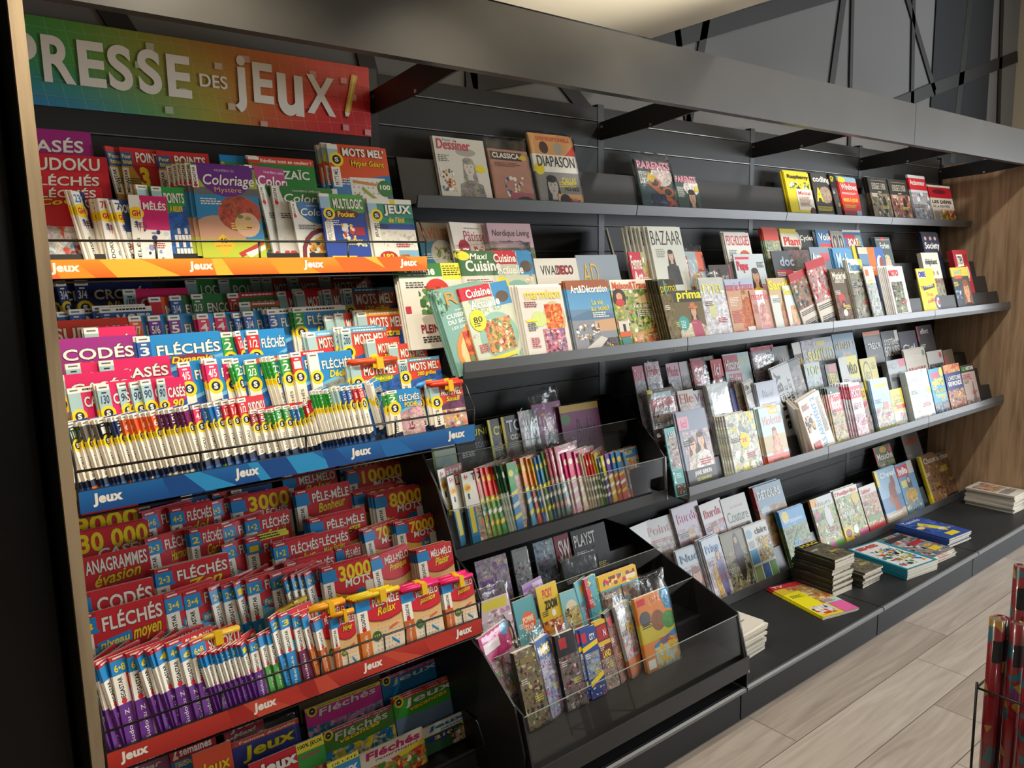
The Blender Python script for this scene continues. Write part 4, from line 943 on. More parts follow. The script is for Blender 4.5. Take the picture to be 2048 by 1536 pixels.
I('t2',5,-.5237,-.0733,1.3938,.15,.2401,.0055,.074,.0031,sc('t','','g','POINTS',''),'green dots booklet with pale strip')
I('t2',5,-.4242,-.0733,1.3938,.1,.2406,.0055,.2556,.0053,sc('t','','g','MOZAÏC',''),'green and yellow booklet with pale strip')
I('t2',5,-.3951,-.0733,1.3938,.13,.2399,.0055,.1763,.003,sc('t','','f','MOTS MEL’',''),'orange word-search booklet',7)
I('t2',5,-.318,-.0794,1.3938,.14,.2397,.0055,.1411,.0059,sc('t','150','f','MOTS MEL’',''),'orange word-search booklet',8,n=2,st=(-.004,.0059))
I('t2',5,-.2218,-.0794,1.3938,.168,.239,.0055,0,-.0015,sc('t','','f','MOTS MEL’','',head='7a2a1c'),'orange word-search booklet',9,n=2,st=(-.004,.0059))
I('t2',4,-.7852,-.1272,1.3658,.159,.2491,.0055,0,.0042,sc('t','150','p','CODÉS',''),'crimson coded-word booklet numbered 150')
I('t2',4,-.7248,-.1563,1.3508,.15,.2422,.0055,.1509,-.0008,sc('r','','o','MOZAÏC',''),'red and green mosaic booklet')
I('t2',4,-.6758,-.1563,1.3508,.15,.2441,.0055,.1428,.0061,sc('i','3/4','2f6a34','ENCODÉS',''),'green booklet with blue 3/4 tab')
I('t2',4,-.6241,-.1563,1.3508,.15,.246,.0055,.0769,.0053,sc('3f7a44','2/3','2f7a34','ENCODÉS',''),'green booklet with green 2/3 tab')
I('t2',4,-.5284,-.1563,1.3508,.17,.2445,.0055,.0485,-.0056,sc('r','1/2','2f7a34','ENCODÉS','',head='r'),'green booklet with red 1/2 tab')
I('t2',4,-.5134,-.1895,1.3336,.111,.2373,.0055,0,-.0016,sc('t','','3f6a2c','MULTI','',head='c9502a'),'green booklet with orange page banner')
I('t2',4,-.3765,-.1563,1.3508,.13,.2443,.0055,.3216,-.0051,sc('t','','r','MOTS MEL’','Fun'),'red word-search booklet',10)
I('t2',4,-.3337,-.1624,1.3508,.14,.2445,.0055,.1566,-.004,sc('t','','r','MOTS MEL’',''),'red word-search booklet',11,n=2,st=(-.004,.0059))
I('t2',4,-.247,-.1625,1.3508,.13,.2456,.0055,.256,.0065,sc('t','120','f','MOTS MEL’',''),'rust word-search booklet numbered 120',n=2,st=(-.008,.006))
I('t2',4,-.1936,-.1624,1.3508,.174,.2466,.0055,0,-.0009,sc('t','120','f','MOTS MEL’','120 grilles',head='1b6fa8'),'rust word-search booklet with blue banner',n=2,st=(-.004,.0059))
I('t2',4,-.9313,-.1812,1.3379,.13,.2289,.0055,.296,.0018,sc('i','','i','MOTS','',head='w'),'blue word-placing booklet',1)
I('t2',4,-.9061,-.1812,1.3379,.13,.2335,.0055,.2593,-.0028,sc('i','3/4','i','MOTS','',head='w'),'blue word-placing booklet',2)
I('t2',4,-.8534,-.1874,1.3379,.119,.2346,.0055,0,.0001,sc('i','3','i','MOTS','',head='w'),'blue word-placing booklet',3,n=2,st=(-.013,.006))
I('t2',3,-1.003,-.2393,1.3078,.209,.2412,.0055,0,-.0021,sc('o','4','d23a24','SUDOKU','',sp='SUDOKU'),'vermilion sudoku booklet')
I('t2',2,-.9087,-.2869,1.2863,.109,.2447,.0055,0,.005,sc('t','','p','CASÉS','Dynamic'),'pink case-filling booklet',n=2,st=(-.004,.0059))
I('t2',3,-.7936,-.2393,1.3078,.15,.2432,.0055,.1714,.0012,sc('o','6/7','b','FLÉCHÉS',''),'blue arrow-word booklet with orange 6/7 tab')
I('t2',3,-.7505,-.2393,1.3078,.15,.242,.0055,.1545,.0012,sc('v','5/6','b','FLÉCHÉS',''),'blue arrow-word booklet with purple 5/6 tab')
I('t2',3,-.7027,-.2393,1.3078,.15,.2406,.0055,.2013,.0057,sc('7a2f86','5','b','FLÉCHÉS',''),'blue arrow-word booklet with violet 5 tab')
I('t2',3,-.635,-.2455,1.3078,.14,.2403,.0055,.1795,.0025,sc('p','4','b','FLÉCHÉS',''),'blue arrow-word booklet with pink 4 tab',5,n=2,st=(-.006,.006))
I('t2',3,-.5938,-.2393,1.3078,.14,.241,.0055,.1151,.006,sc('p','4','b','FLÉCHÉS',''),'blue arrow-word booklet with pink 4 tab',6)
I('t2',3,-.5297,-.2393,1.3078,.12,.2375,.0055,.4927,.005,sc('i','3/4','b','FLÉCHÉS',''),'blue arrow-word booklet with blue 3/4 tab',7)
I('t2',3,-.5142,-.2393,1.3078,.13,.2404,.0055,.2133,.0069,sc('i','3/4','b','FLÉCHÉS',''),'blue arrow-word booklet with blue 3/4 tab',8)
I('t2',3,-.4503,-.2455,1.3078,.14,.242,.0055,.2139,.0024,sc('i','3','b','FLÉCHÉS','',head='w'),'blue arrow-word booklet with blue 3 tab',9,n=2,st=(-.01,.006))
I('t2',3,-.3866,-.2455,1.3078,.159,.2437,.0055,0,-.0047,sc('g','2','b','FLÉCHÉS','l’été',head='w'),'blue arrow-word booklet with green 2 tab',n=2,st=(-.008,.006))
I('t2',3,-.2997,-.2725,1.2906,.1,.2344,.0055,.2253,.0065,sc('t','','d8452c','MOTS MEL’',''),'orange word-search booklet with red edge',11)
I('t2',3,-.2668,-.2725,1.2906,.12,.2403,.0055,.2474,.0057,sc('t','','d8452c','MOTS MEL’','Facile'),'orange word-search booklet with red edge',12)
I('t2',3,-.2116,-.2787,1.2906,.153,.2409,.0055,0,.001,sc('t','','d8452c','MOTS MEL’','Extra',head='e8a82c'),'orange word-search booklet with yellow banner',n=2,st=(-.007,.006))
I('t2',2,-1.003,-.3223,1.2648,.196,.2475,.0055,0,.003,sc('m','','a02a86','CODÉS','Varia',wide=None,pal=['8a2478','b8489a']),'purple coded-word booklet with yellow subtitle')
I('t2',2,-.8052,-.3285,1.2648,.2,.2408,.0055,.0371,-.004,sc('i','3','b','FLÉCHÉS','Dynamic',wide='8a2a4a',pal=['l','e8743a','d8e4ea','3a9ad0']),'blue arrow-word booklet with maroon oval badge',n=2,st=(-.006,.006))
I('t2',2,-.6066,-.3223,1.2648,.12,.2383,.0055,.1226,.0046,sc('g','2','b','FLÉCHÉS',''),'blue arrow-word booklet with green 2 tab')
I('t2',2,-.5455,-.3223,1.2648,.1,.2392,.0055,0,-.003,sc('r','1/2','b','FLÉCHÉS',''),'blue arrow-word booklet with red edge tab')
I('t2',2,-.5464,-.3223,1.2648,.188,.2397,.0055,.8038,.001,sc('r','1/2','b','FLÉCHÉS','Niveau 1/2',pal=['b8dcea','e8f0f2','d8e4ea']),'blue arrow-word booklet with yellow level subtitle')
I('t2',2,-.3805,-.3285,1.2648,.13,.2209,.0055,.2316,-.0061,sc('t','','d8452c','MOTS MEL’','Fun',head='l'),'orange word-search booklet with pale blue banner',n=2,st=(-.009,.006))
I('t2',2,-.2947,-.3347,1.2648,.142,.2257,.0055,0,.005,sc('t','200','d8452c','MOTS MEL’','',head='5a9ac0',pal=['3a8ac0','d84a2c','c9402a']),'orange word-search booklet with grey-blue banner',n=3,st=(-.008,.006))
I('t2',2,-.2245,-.3533,1.2519,.115,.2072,.0055,.1295,.0042,sc('t','','d8452c','MOTS MEL’','Duo',wide='5b1a24'),'orange word-search booklet with dark oval',n=2,st=(-.004,.0059))
I('t2',2,-.1675,-.3638,1.2433,.124,.1962,.0055,0,-.0013,sc('t','','d8452c','MOTS MEL’','Ludic',wide='6a9a1c'),'orange word-search booklet with green oval')
I('t2',1,-.9624,-.3762,1.2368,.13,.2239,.0055,.1167,.0069,sc('t','150','p','CASÉS',''),'pink case-filling booklet numbered 150')
I('t2',1,-.8992,-.3762,1.2368,.149,.2246,.0055,0,-.0058,sc('t','150','p','CASÉS','50 grilles',pal=['e8743a','p','l']),'pink case-filling booklet numbered 150 with yellow grid count')
I('t2',1,-1.003,-.4053,1.2218,.16,.2187,.0055,0,-.0049,sc('t','','p','CASÉS',''),'wide pink case-filling booklet')
I('t2',1,-.7313,-.4053,1.2218,.14,.2243,.0055,.2508,-.0029,sc('p','4/5','b','FLÉCHÉS',''),'blue arrow-word booklet with pink 4/5 tab',4)
I('t2',1,-.6768,-.4115,1.2218,.14,.2256,.0055,.1678,.0038,sc('p','4/5','b','FLÉCHÉS',''),'blue arrow-word booklet with pink 4/5 tab',5,n=2,st=(-.006,.006))
I('t2',1,-.6327,-.4053,1.2218,.14,.2235,.0055,.2103,.0052,sc('p','4','b','FLÉCHÉS',''),'blue arrow-word booklet with pink 4 tab',6)
I('t2',1,-.5917,-.4053,1.2218,.12,.2222,.0055,.7226,.0016,sc('g','2','b','FLÉCHÉS',''),'blue arrow-word booklet with green 2 tab',8)
I('t2',1,-.5975,-.4053,1.2218,.12,.214,.0055,.8038,-.0064,sc('g','2','b','FLÉCHÉS',''),'blue arrow-word booklet with green 2 tab',7)
I('t2',1,-.5805,-.4053,1.2218,.13,.216,.0055,.1196,-.0064,sc('g','2/3','b','FLÉCHÉS','',head='o'),'blue arrow-word booklet with green 2/3 tab',9)
I('t2',1,-.5189,-.4053,1.2218,.12,.2202,.0055,.7727,.0031,sc('g','2','b','FLÉCHÉS',''),'blue arrow-word booklet with green 2 tab',10)
I('t2',1,-.5083,-.4053,1.2218,.12,.2201,.0055,.8038,-.0024,sc('g','2','b','FLÉCHÉS',''),'blue arrow-word booklet with green 2 tab',11)
I('t2',1,-.4986,-.4053,1.2218,.12,.22,.0055,.8038,.0053,sc('g','2','b','FLÉCHÉS',''),'blue arrow-word booklet with green 2 tab',12)
I('t2',1,-.4892,-.4053,1.2218,.13,.2214,.0055,.2697,.0067,sc('g','2','b','FLÉCHÉS',''),'blue arrow-word booklet with green 2 tab',13)
I('t2',1,-.4616,-.4053,1.2218,.13,.2242,.0055,.1781,.0001,sc('r','1','b','FLÉCHÉS','',head='r'),'blue arrow-word booklet with red 1 tab')
I('t2',1,-.4201,-.4053,1.2218,.133,.2176,.0055,.1272,.007,sc('w','0/1','b','FLÉCHÉS','Déclic',low='9a978e',pal=['b8b4a8','a09c90','c8c4b8']),'blue and grey arrow-word booklet with white 0/1 tab')
I('t2',1,-.3135,-.4115,1.2218,.143,.1811,.0055,0,-.0027,sc('t','','d8452c','MOTS MEL’','Spécial',wide='7aa01c',head='c9582c'),'orange word-search booklet with vermilion felt pen',n=2,st=(-.01,.006),pen='f0501c')
I('t2',1,-.1606,-.397,1.2261,.138,.1721,.0055,0,-.0059,sc('t','200','d8452c','MOTS MEL’','200 grilles',head='5a9ac0'),'orange word-search booklet with green 200 number')
I('t2',0,-.9678,-.4509,1.1981,.085,.2182,.0055,.2621,.0014,sc('t','','p','CASÉS','',head='w',sp='CASÉS'),'pocket pink case-filling booklet with pale tab')
I('t2',0,-.9156,-.457,1.1981,.085,.2197,.0055,.1655,-.0066,sc('t','130','p','CASÉS','90'),'pocket pink case-filling booklet numbered 130',9,n=2,st=(-.004,.0059))
I('t2',0,-.8709,-.4509,1.1981,.085,.2195,.0055,.2754,-.0042,sc('t','90','p','CASÉS','90'),'pocket pink case-filling booklet numbered 90',15)
I('t2',0,-.8438,-.4509,1.1981,.085,.2187,.0055,.3347,-.0013,sc('t','90','p','CASÉS','90'),'pocket pink case-filling booklet numbered 90',18)
I('t2',0,-.8214,-.4509,1.1981,.085,.2213,.0055,.3658,.0015,sc('t','90','p','CASÉS','90'),'pocket pink case-filling booklet numbered 90',21)
I('t2',0,-.8009,-.4509,1.1981,.059,.22,.0055,0,-.0048,sc('t','90','p','CASÉS','90'),'pocket pink case-filling booklet numbered 90',23)
I('t2',0,-.9906,-.4883,1.1786,.075,.1718,.0062,.8038,-.0064,sc('f0a8a0','','e8e2d2','SUDOKU','',low='e8c060',sp='SUDOKU'),'pocket sudoku booklet with pale pink tab')
I('t2',0,-.981,-.4883,1.1786,.075,.172,.0062,.8038,.0051,sc('2c4a34','','2f4f9a','SUDOKU','',low='i',sp='SUDOKU'),'pocket sudoku booklet with dark green tab',2)
I('t2',0,-.9708,-.4883,1.1786,.075,.1722,.0062,.8038,-.0026,sc('2c4a34','11/','2f4f9a','SUDOKU','',low='i',sp='SUDOKU'),'pocket sudoku booklet with dark green tab',3)
I('t2',0,-.9625,-.4883,1.1786,.075,.1724,.0062,.4813,.0064,sc('2c4a34','11/','e8e2d2','SUDOKU','',low='e8742a',sp='SUDOKU'),'pocket sudoku booklet with dark green tab',5)
I('t2',0,-.9449,-.4883,1.1786,.075,.1728,.0062,.8038,.0056,sc('6e6a64','','2f4f9a','SUDOKU','',low='i',sp='SUDOKU'),'pocket sudoku booklet with grey tab',6)
I('t2',0,-.9382,-.4883,1.1786,.075,.173,.0062,.4958,-.0017,sc('6e6a64','12','2f4f9a','SUDOKU','',low='i',sp='SUDOKU'),'pocket sudoku booklet with grey tab',7)
I('t2',0,-.9211,-.4883,1.1786,.075,.1734,.0062,.8038,-.0006,sc('6e6a64','','e8e2d2','SUDOKU','',low='i',sp='SUDOKU'),'pocket sudoku booklet with grey tab',8)
I('t2',0,-.9143,-.4883,1.1786,.075,.1735,.0062,.8038,.0003,sc('k','1','2f4f9a','SUDOKU','',low='i',sp='SUDOKU'),'pocket sudoku booklet with black tab',10)
I('t2',0,-.9062,-.4883,1.1786,.075,.1737,.0062,.5021,.002,sc('k','10/','2f4f9a','SUDOKU','',low='2f6a9c',sp='SUDOKU'),'pocket sudoku booklet with black tab',11)
I('t2',0,-.8893,-.4883,1.1786,.075,.1741,.0062,.8038,.0013,sc('1f2f5c','','e8e2d2','SUDOKU','',low='d8582a',sp='SUDOKU'),'pocket sudoku booklet with navy tab',12)
I('t2',0,-.8851,-.4883,1.1786,.075,.1742,.0062,.6753,.0008,sc('1f2f5c','7','2f4f9a','SUDOKU','',low='i',sp='SUDOKU'),'pocket sudoku booklet with navy tab',13)
I('t2',0,-.8721,-.4883,1.1786,.075,.1745,.0062,.6553,.0017,sc('o','6','2f4f9a','SUDOKU','',low='i',sp='SUDOKU'),'pocket sudoku booklet with orange tab',14)
I('t2',0,-.8588,-.4883,1.1786,.075,.1748,.0062,.6995,.0062,sc('o','6/','e8e2d2','SUDOKU','',low='i',sp='SUDOKU'),'pocket sudoku booklet with orange tab',16)
I('t2',0,-.8461,-.4883,1.1786,.075,.1751,.0062,.8038,.0001,sc('o','','2f4f9a','SUDOKU','',low='d8d4c4',sp='SUDOKU'),'pocket sudoku booklet with orange tab',17)
I('t2',0,-.8376,-.4883,1.1786,.075,.1753,.0062,.5932,-.001,sc('o','6/','2f4f9a','SUDOKU','',low='i',sp='SUDOKU'),'pocket sudoku booklet with orange tab',19)
I('t2',0,-.823,-.4883,1.1786,.075,.1756,.0062,.754,.0031,sc('o','6','e8e2d2','SUDOKU','',low='i',sp='SUDOKU'),'pocket sudoku booklet with orange tab',20)
I('t2',0,-.8111,-.4883,1.1786,.075,.1759,.0062,.8038,-.0037,sc('o','6','2f4f9a','SUDOKU','',low='d8d4c4',sp='SUDOKU'),'pocket sudoku booklet with orange tab',22)
I('t2',0,-.8002,-.4883,1.1786,.075,.1761,.0062,.5567,-.0028,sc('u','5/','2f4f9a','SUDOKU','',low='d8d4c4',sp='SUDOKU'),'pocket sudoku booklet with plum tab',24)
I('t2',0,-.7848,-.4883,1.1786,.075,.1765,.0062,.8038,.0067,sc('u','5','e8e2d2','SUDOKU','',low='d8d4c4',sp='SUDOKU'),'pocket sudoku booklet with plum tab',25)
I('t2',0,-.7744,-.4883,1.1786,.075,.1767,.0062,.8038,.0003,sc('u','5','2f4f9a','SUDOKU','',low='d8d4c4',sp='SUDOKU'),'pocket sudoku booklet with plum tab',26)
I('t2',0,-.7654,-.4883,1.1786,.075,.1769,.0062,.5594,.0007,sc('u','5/6','2f4f9a','SUDOKU','',low='d8d4c4',sp='SUDOKU'),'pocket sudoku booklet with plum tab',27)
I('t2',0,-.7501,-.4883,1.1786,.075,.1773,.0062,.8038,-.0068,sc('u','5','e8e2d2','SUDOKU','',low='i',sp='SUDOKU'),'pocket sudoku booklet with plum tab',28)
I('t2',0,-.7421,-.4883,1.1786,.075,.1775,.0062,.8038,-.0012,sc('7a1f5c','','2f4f9a','SUDOKU','',low='i',sp='SUDOKU'),'pocket sudoku booklet with plum tab',29)
I('t2',0,-.7318,-.4883,1.1786,.075,.1777,.0062,.3922,.0011,sc('p','4/','2f4f9a','SUDOKU','',low='i',sp='SUDOKU'),'pocket sudoku booklet with pink tab')
I('t2',0,-.7105,-.4883,1.1786,.075,.1782,.0062,.3952,-.0067,sc('2a72b8','3/4','e8e2d2','SUDOKU','',low='i',sp='SUDOKU'),'pocket sudoku booklet with blue tab',31)
I('t2',0,-.6894,-.4883,1.1786,.075,.1787,.0062,.8038,.0016,sc('2a72b8','','2f4f9a','SUDOKU','',low='8ab83c',sp='SUDOKU'),'pocket sudoku booklet with blue tab',32)
I('t2',0,-.6839,-.4883,1.1786,.075,.1788,.0062,.4395,.0019,sc('2a72b8','3/','2f4f9a','SUDOKU','',low='i',sp='SUDOKU'),'pocket sudoku booklet with blue tab',33)
I('t2',0,-.6648,-.4883,1.1786,.075,.1793,.0062,.4647,-.0062,d4,'pocket sudoku booklet with red tab',34)
I('t2',0,-.6466,-.4883,1.1786,.075,.1797,.0062,.5656,.0018,sc('r','1/','r','SUDOKU','',low='i',sp='SUDOKU'),'pocket sudoku booklet with red tab',35)
I('t2',0,-.6314,-.4883,1.1786,.075,.18,.0062,.3382,-.0005,d4,'pocket sudoku booklet with red tab',36)
I('t2',0,-.6092,-.4883,1.1788,.07,.1484,.0055,.3341,.0025,sc('a31a30','5/6','cf1f2e','SUDOKU','',low='i',sp='SUDOKU',pal=['b5281c','e8a02c','2a5fa8']),'small red-spined sudoku booklet with crimson tab',37)
I('t2',0,-.5868,-.4883,1.1788,.07,.1472,.0055,.4636,-.0021,sc('a31a30','5','cf1f2e','SUDOKU','',low='i',sp='SUDOKU',pal=['b5281c','e8a02c','2a5fa8']),'small red-spined sudoku booklet with crimson tab',38)
I('t2',0,-.5703,-.4883,1.1788,.07,.1466,.0055,.3799,.0029,d5,'small red-spined sudoku booklet with green tab',39)
I('t2',0,-.5505,-.4883,1.1788,.07,.1465,.0055,.8038,.0033,d5,'small red-spined sudoku booklet with green tab',40)
I('t2',0,-.5467,-.4883,1.1788,.07,.1496,.0055,.4171,-.0067,sc('g','2/','cf1f2e','SUDOKU','',low='i',sp='SUDOKU'),'small sudoku booklet with green tab',41)
I('t2',0,-.5285,-.4883,1.1788,.07,.1494,.0055,.3043,-.0062,sc('g','2/3','cf1f2e','SUDOKU','',low='i',sp='SUDOKU'),'small sudoku booklet with green tab',42)
I('t2',0,-.504,-.4883,1.1788,.07,.1468,.0055,.5681,.0025,sc('2a72b8','2','i','SUDOKU','',low='i',sp='SUDOKU'),'small sudoku booklet with blue tab',43)
I('t2',0,-.4903,-.4883,1.1788,.07,.1464,.0055,.6631,.0065,sc('2a72b8','1/','i','SUDOKU','',low='i',sp='SUDOKU'),'small sudoku booklet with blue tab',44)
I('t2',0,-.4783,-.4883,1.1788,.07,.1484,.0055,.575,-.0035,sc('g','2','i','SUDOKU','',low='i',sp='SUDOKU'),'small sudoku booklet with green tab',45)
I('t2',0,-.4648,-.4883,1.1788,.07,.1526,.0055,.8038,-.0006,d6,'small sudoku booklet with red tab',46)
I('t2',0,-.456,-.4883,1.1788,.07,.1649,.0055,.4649,.0013,d6,'small sudoku booklet with red tab',47)
I('t2',0,-.4396,-.4883,1.1788,.08,.1786,.0055,.8038,-.0025,d7,'tall thin booklet with green 2 tab',48)
I('t2',0,-.4308,-.4883,1.1788,.08,.1782,.0055,.8038,-.0019,d7,'tall thin booklet with green 2 tab',49)
I('t2',0,-.4217,-.4883,1.1788,.08,.1777,.0055,.8038,-.0026,d7,'tall thin booklet with green 2 tab',50)
I('t2',0,-.4123,-.4883,1.1788,.08,.1771,.0055,.6155,-.0018,d7,'tall thin booklet with green 2 tab',51)
I('t2',0,-.3995,-.4883,1.1788,.08,.1768,.0055,.8038,.0013,d7,'tall thin booklet with green 2 tab',52)
I('t2',0,-.3901,-.4883,1.1788,.085,.1804,.0055,.574,-.0028,d8,'tall arrow-word booklet with pale tab',53)
I('t2',0,-.3766,-.4883,1.1788,.085,.1802,.0055,.6882,-.0017,d8,'tall arrow-word booklet with pale tab',54)
I('t2',0,-.365,-.4883,1.1788,.085,.1784,.0055,.5926,.0038,sc('i','3','b','FLÉCHÉS','',low='i',sp='FLÉCHÉS'),'tall arrow-word booklet with blue tab',55)
I('t2',0,-.3518,-.4883,1.1788,.085,.1783,.0055,.449,-.0066,sc('i','3/4','b','FLÉCHÉS','',low='i',sp='FLÉCHÉS'),'tall arrow-word booklet with blue tab',56)
I('t2',0,-.3349,-.4883,1.1788,.085,.1784,.0055,.4614,.001,sc('r','1','b','FLÉCHÉS','',low='i',sp='FLÉCHÉS'),'tall arrow-word booklet with red tab',57)
I('t2',0,-.3183,-.4883,1.1788,.085,.1785,.0055,.6171,.0033,sc('r','1/2','b','FLÉCHÉS','',low='i',sp='FLÉCHÉS'),'tall arrow-word booklet with red tab',58)
I('t2',0,-.2756,-.4763,1.1849,.094,.1694,.007,.8038,-.0027,sc('w','0/1','b','FLÉCHÉS','',sp='FLÉCHÉS'),'blue arrow-word booklet with white 0/1 tab',n=3,st=(-.008,.0074))
I('t2',0,-.2569,-.4967,1.1745,.099,.1584,.0055,0,-.0039,sc('g','2','b','FLÉCHÉS','POCHE',low='c99aa0',pal=['d8a8a8','a86a72','e8c4c0','7a3a40','d8b0ac','f0dcd8'],sp='FLÉCHÉS'),'blue arrow-word booklet with pink blossom photo',n=2,st=(-.01,.006))
I('t2',0,-.1575,-.4886,1.1788,.085,.1534,.0055,.448,.0043,sc('t','','d8452c','MOTS MEL’','Small',sp='MOTS'),'pale strip word-search booklet with blue felt pen',n=3,st=(.008,.006),pen='3a8ad0')
I('t2',0,-.1263,-.4967,1.1745,.108,.1569,.0055,0,-.0037,sc('t','','d8452c','MOTS MEL’','Small',low='6a3a5a',pal=CAND,sp='MOTS'),'orange word-search booklet with colourful sweets photo',n=2,st=(-.011,.006),pen='f0401c')
I('t3',4,-1.003,-.1404,.8163,.206,.241,.0055,0,-.0044,mots('9000','CASES','','60'),'red booklet with very large yellow thousands number',n=2,st=(-.004,.0059))
I('t3',5,-.7917,-.1023,.8343,.13,.202,.0055,.0646,.0047,sc('i','','1f4f8c','CODÉS',''),'navy booklet hidden under the blue strip',1)
I('t3',5,-.6777,-.0943,.8388,.1,.2053,.0055,.0886,-.0009,sc('i','','1f4f8c','CODÉS',''),'navy booklet hidden under the blue strip',2)
I('t3',5,-.5946,-.0943,.8388,.08,.1961,.0055,.1497,.005,mg('','CROISÉS',''),'white stripped booklet hidden under the blue strip')
I('t3',5,-.5452,-.0943,.8388,.12,.1939,.0055,0,-.0046,sc('i','','1f4f8c','CROISÉS',''),'navy booklet hidden under the blue strip',4)
I('t3',4,-1.003,-.1884,.7893,.2125,.2377,.0055,0,.0054,mots('30 000','CASES','','60'),'red booklet with yellow 30 000 number',2,n=2,st=(-.004,.0059))
I('t3',4,-.7857,-.1564,.8073,.14,.2278,.0055,.242,-.0009,mg('5•6','FLÉCHÉS',''),'red arrow-word booklet with blue 5-6 tab',n=2,st=(-.004,.0059))
I('t3',4,-.7293,-.1564,.8073,.111,.2248,.0055,0,.0028,mg('4•5','FLÉCHÉS','dol'),'red arrow-word booklet with blue 4-5 tab',n=2,st=(-.004,.0059))
I('t3',4,-.6152,-.1484,.8118,.13,.2155,.0055,.2752,-.0056,mg('2•3','FLÉCHÉS',''),'red arrow-word booklet with blue 2-3 tab',n=2,st=(-.004,.0059))
I('t3',4,-.5654,-.1484,.8118,.17,.2142,.0055,0,-.0025,mots('3000','FLÉCHÉS','','2'),'red arrow-word booklet with yellow 3000 number',n=2,st=(-.004,.0059))
I('t3',3,-1.003,-.2543,.7488,.196,.2315,.0055,0,-.0053,mg('','ANAGRAMMES','évasion',low='c86aa8'),'red and pink anagram booklet')
I('t3',3,-.8037,-.2324,.7645,.129,.2249,.0055,.1993,.0047,mg('2•3','FLÉCHÉS','Harmonie'),'red arrow-word booklet with blue 2-3 tab',n=2,st=(-.004,.0059))
I('t3',3,-.7042,-.2385,.7645,.084,.2253,.0055,0,-.0044,mg('2','FLÉCHÉS','Cool'),'red arrow-word booklet with blue 2 tab',n=3,st=(-.004,.0059))
I('t3',4,-.6095,-.2265,.7713,.13,.209,.0055,.2562,-.0031,mg('1•2','FLÉCHÉS',''),'red arrow-word booklet with blue 1-2 tab',n=3,st=(-.004,.0059))
I('t3',4,-.5561,-.2204,.7713,.128,.2124,.0055,0,.0043,mg('1•2','FLÉCHÉS','Soleil'),'red arrow-word booklet with yellow script under the title',n=2,st=(-.004,.0059))
I('t3',2,-1.003,-.3604,.6925,.1748,.2404,.0055,0,.0043,mg('','CODÉS','évasion',th=0.16,low='3a8ab0'),'red coded-word booklet with white title',n=2,st=(-.004,.0059))
I('t3',2,-.8168,-.3282,.7167,.178,.2212,.008,0,-.0029,mg('2•3','FLÉCHÉS','Zen',sub2=''),'red arrow-word booklet with large yellow Zen script',n=3,st=(-.004,.0086))
I('t3',3,-.6302,-.2804,.7375,.13,.2071,.0055,.2494,.0004,mg('1•2','FLÉCHÉS',''),'red arrow-word booklet with blue 1-2 tab',n=2,st=(-.004,.0059))
I('t3',3,-.5754,-.2804,.7375,.119,.2053,.0055,0,-.0043,mg('1','FLÉCHÉS','Star',band='d8d83c'),'red arrow-word booklet with yellow new-formula banner',n=2,st=(-.004,.0059))
I('t3',5,-.3927,-.0943,.8388,.173,.2104,.0055,0,-.0023,mg('','MÉLI-MÉLO','Relax',low='c98a3a'),'red word-search booklet with yellow relax script')
I('t3',5,-.2018,-.0783,.8478,.198,.1994,.0055,0,.0021,mots('12000','MOTS','','80'),'red booklet with yellow 12000 number',6)
I('t3',5,-.1984,-.1244,.8253,.199,.2058,.0055,0,-.0023,mots('10000','MOTS','','70'),'red booklet with yellow 10000 number',7,n=2,st=(-.004,.0059))
I('t3',4,-.3929,-.1884,.7893,.172,.2309,.0055,0,-.0007,mg('','PÊLE-MÊLE','Bonheur',low='e0b060'),'red word-search booklet with yellow bonheur script',n=2,st=(-.004,.0059))
I('t3',4,-.2148,-.1921,.7938,.183,.1869,.0055,0,-.0038,mots('9000','MOTS','','65'),'red booklet with yellow 9000 number',10,n=4,st=(-.008,.0058))
I('t3',3,-.1695,-.2421,.7623,.168,.2145,.0055,0,.002,mots('8000','MOTS','','60'),'red booklet with yellow 8000 number',n=3,st=(-.008,.0058))
I('t3',3,-.3901,-.2646,.7533,.174,.1983,.0055,0,.0043,mg('','PÊLE-MÊLE','Yoga',low='e0b060'),'red word-search booklet with yellow yoga script',n=4,st=(-.004,.0059))
I('t3',2,-.2414,-.3065,.7263,.14,.1732,.0055,.1993,-.0032,mots('7000','MOTS','','50'),'red booklet with yellow 7000 number',8,n=3,st=(-.004,.0059))
I('t3',2,-.142,-.3065,.7263,.135,.1707,.0055,0,-.0022,mots('7000','MOTS','','50'),'red booklet with yellow 7000 number',9,n=3,st=(-.004,.0059))
I('t3',2,-.436,-.3085,.7218,.143,.2024,.0055,0,.0041,mg('0•1','FLÉCHÉS','Méga Faciles'),'red arrow-word booklet with yellow easy script',n=2,st=(-.01,.006))
I('t3',2,-.5188,-.3244,.7128,.13,.2164,.0055,0,-.0022,mg('1•2','FLÉCHÉS','plus'),'red arrow-word booklet with blue 1-2 tab',4,n=2,st=(-.004,.0059))
I('t3',2,-.3498,-.3343,.7038,.077,.1741,.0055,0,-.0052,mg('','PÊLE-MÊLE','évasion',low='e0b060'),'red word-search booklet with yellow evasion script')
I('t3',2,-.5114,-.3724,.6858,.143,.2007,.0055,0,-.0011,mg('1•2','FLÉCHÉS',''),'red arrow-word booklet with blue 1-2 tab',5,n=2,st=(-.004,.0059))
I('t3',2,-.5489,-.3663,.6858,.13,.1971,.0055,.3698,-.0012,mg('1•2','FLÉCHÉS',''),'red arrow-word booklet with blue 1-2 tab',3)
I('t3',1,-1.003,-.4063,.6633,.184,.2385,.0055,0,-.0013,mg('3','FLÉCHÉS','moyen',sub2='niveau',low='4fa0cc',th=0.15,page=0),'large red arrow-word booklet with blue level banner')
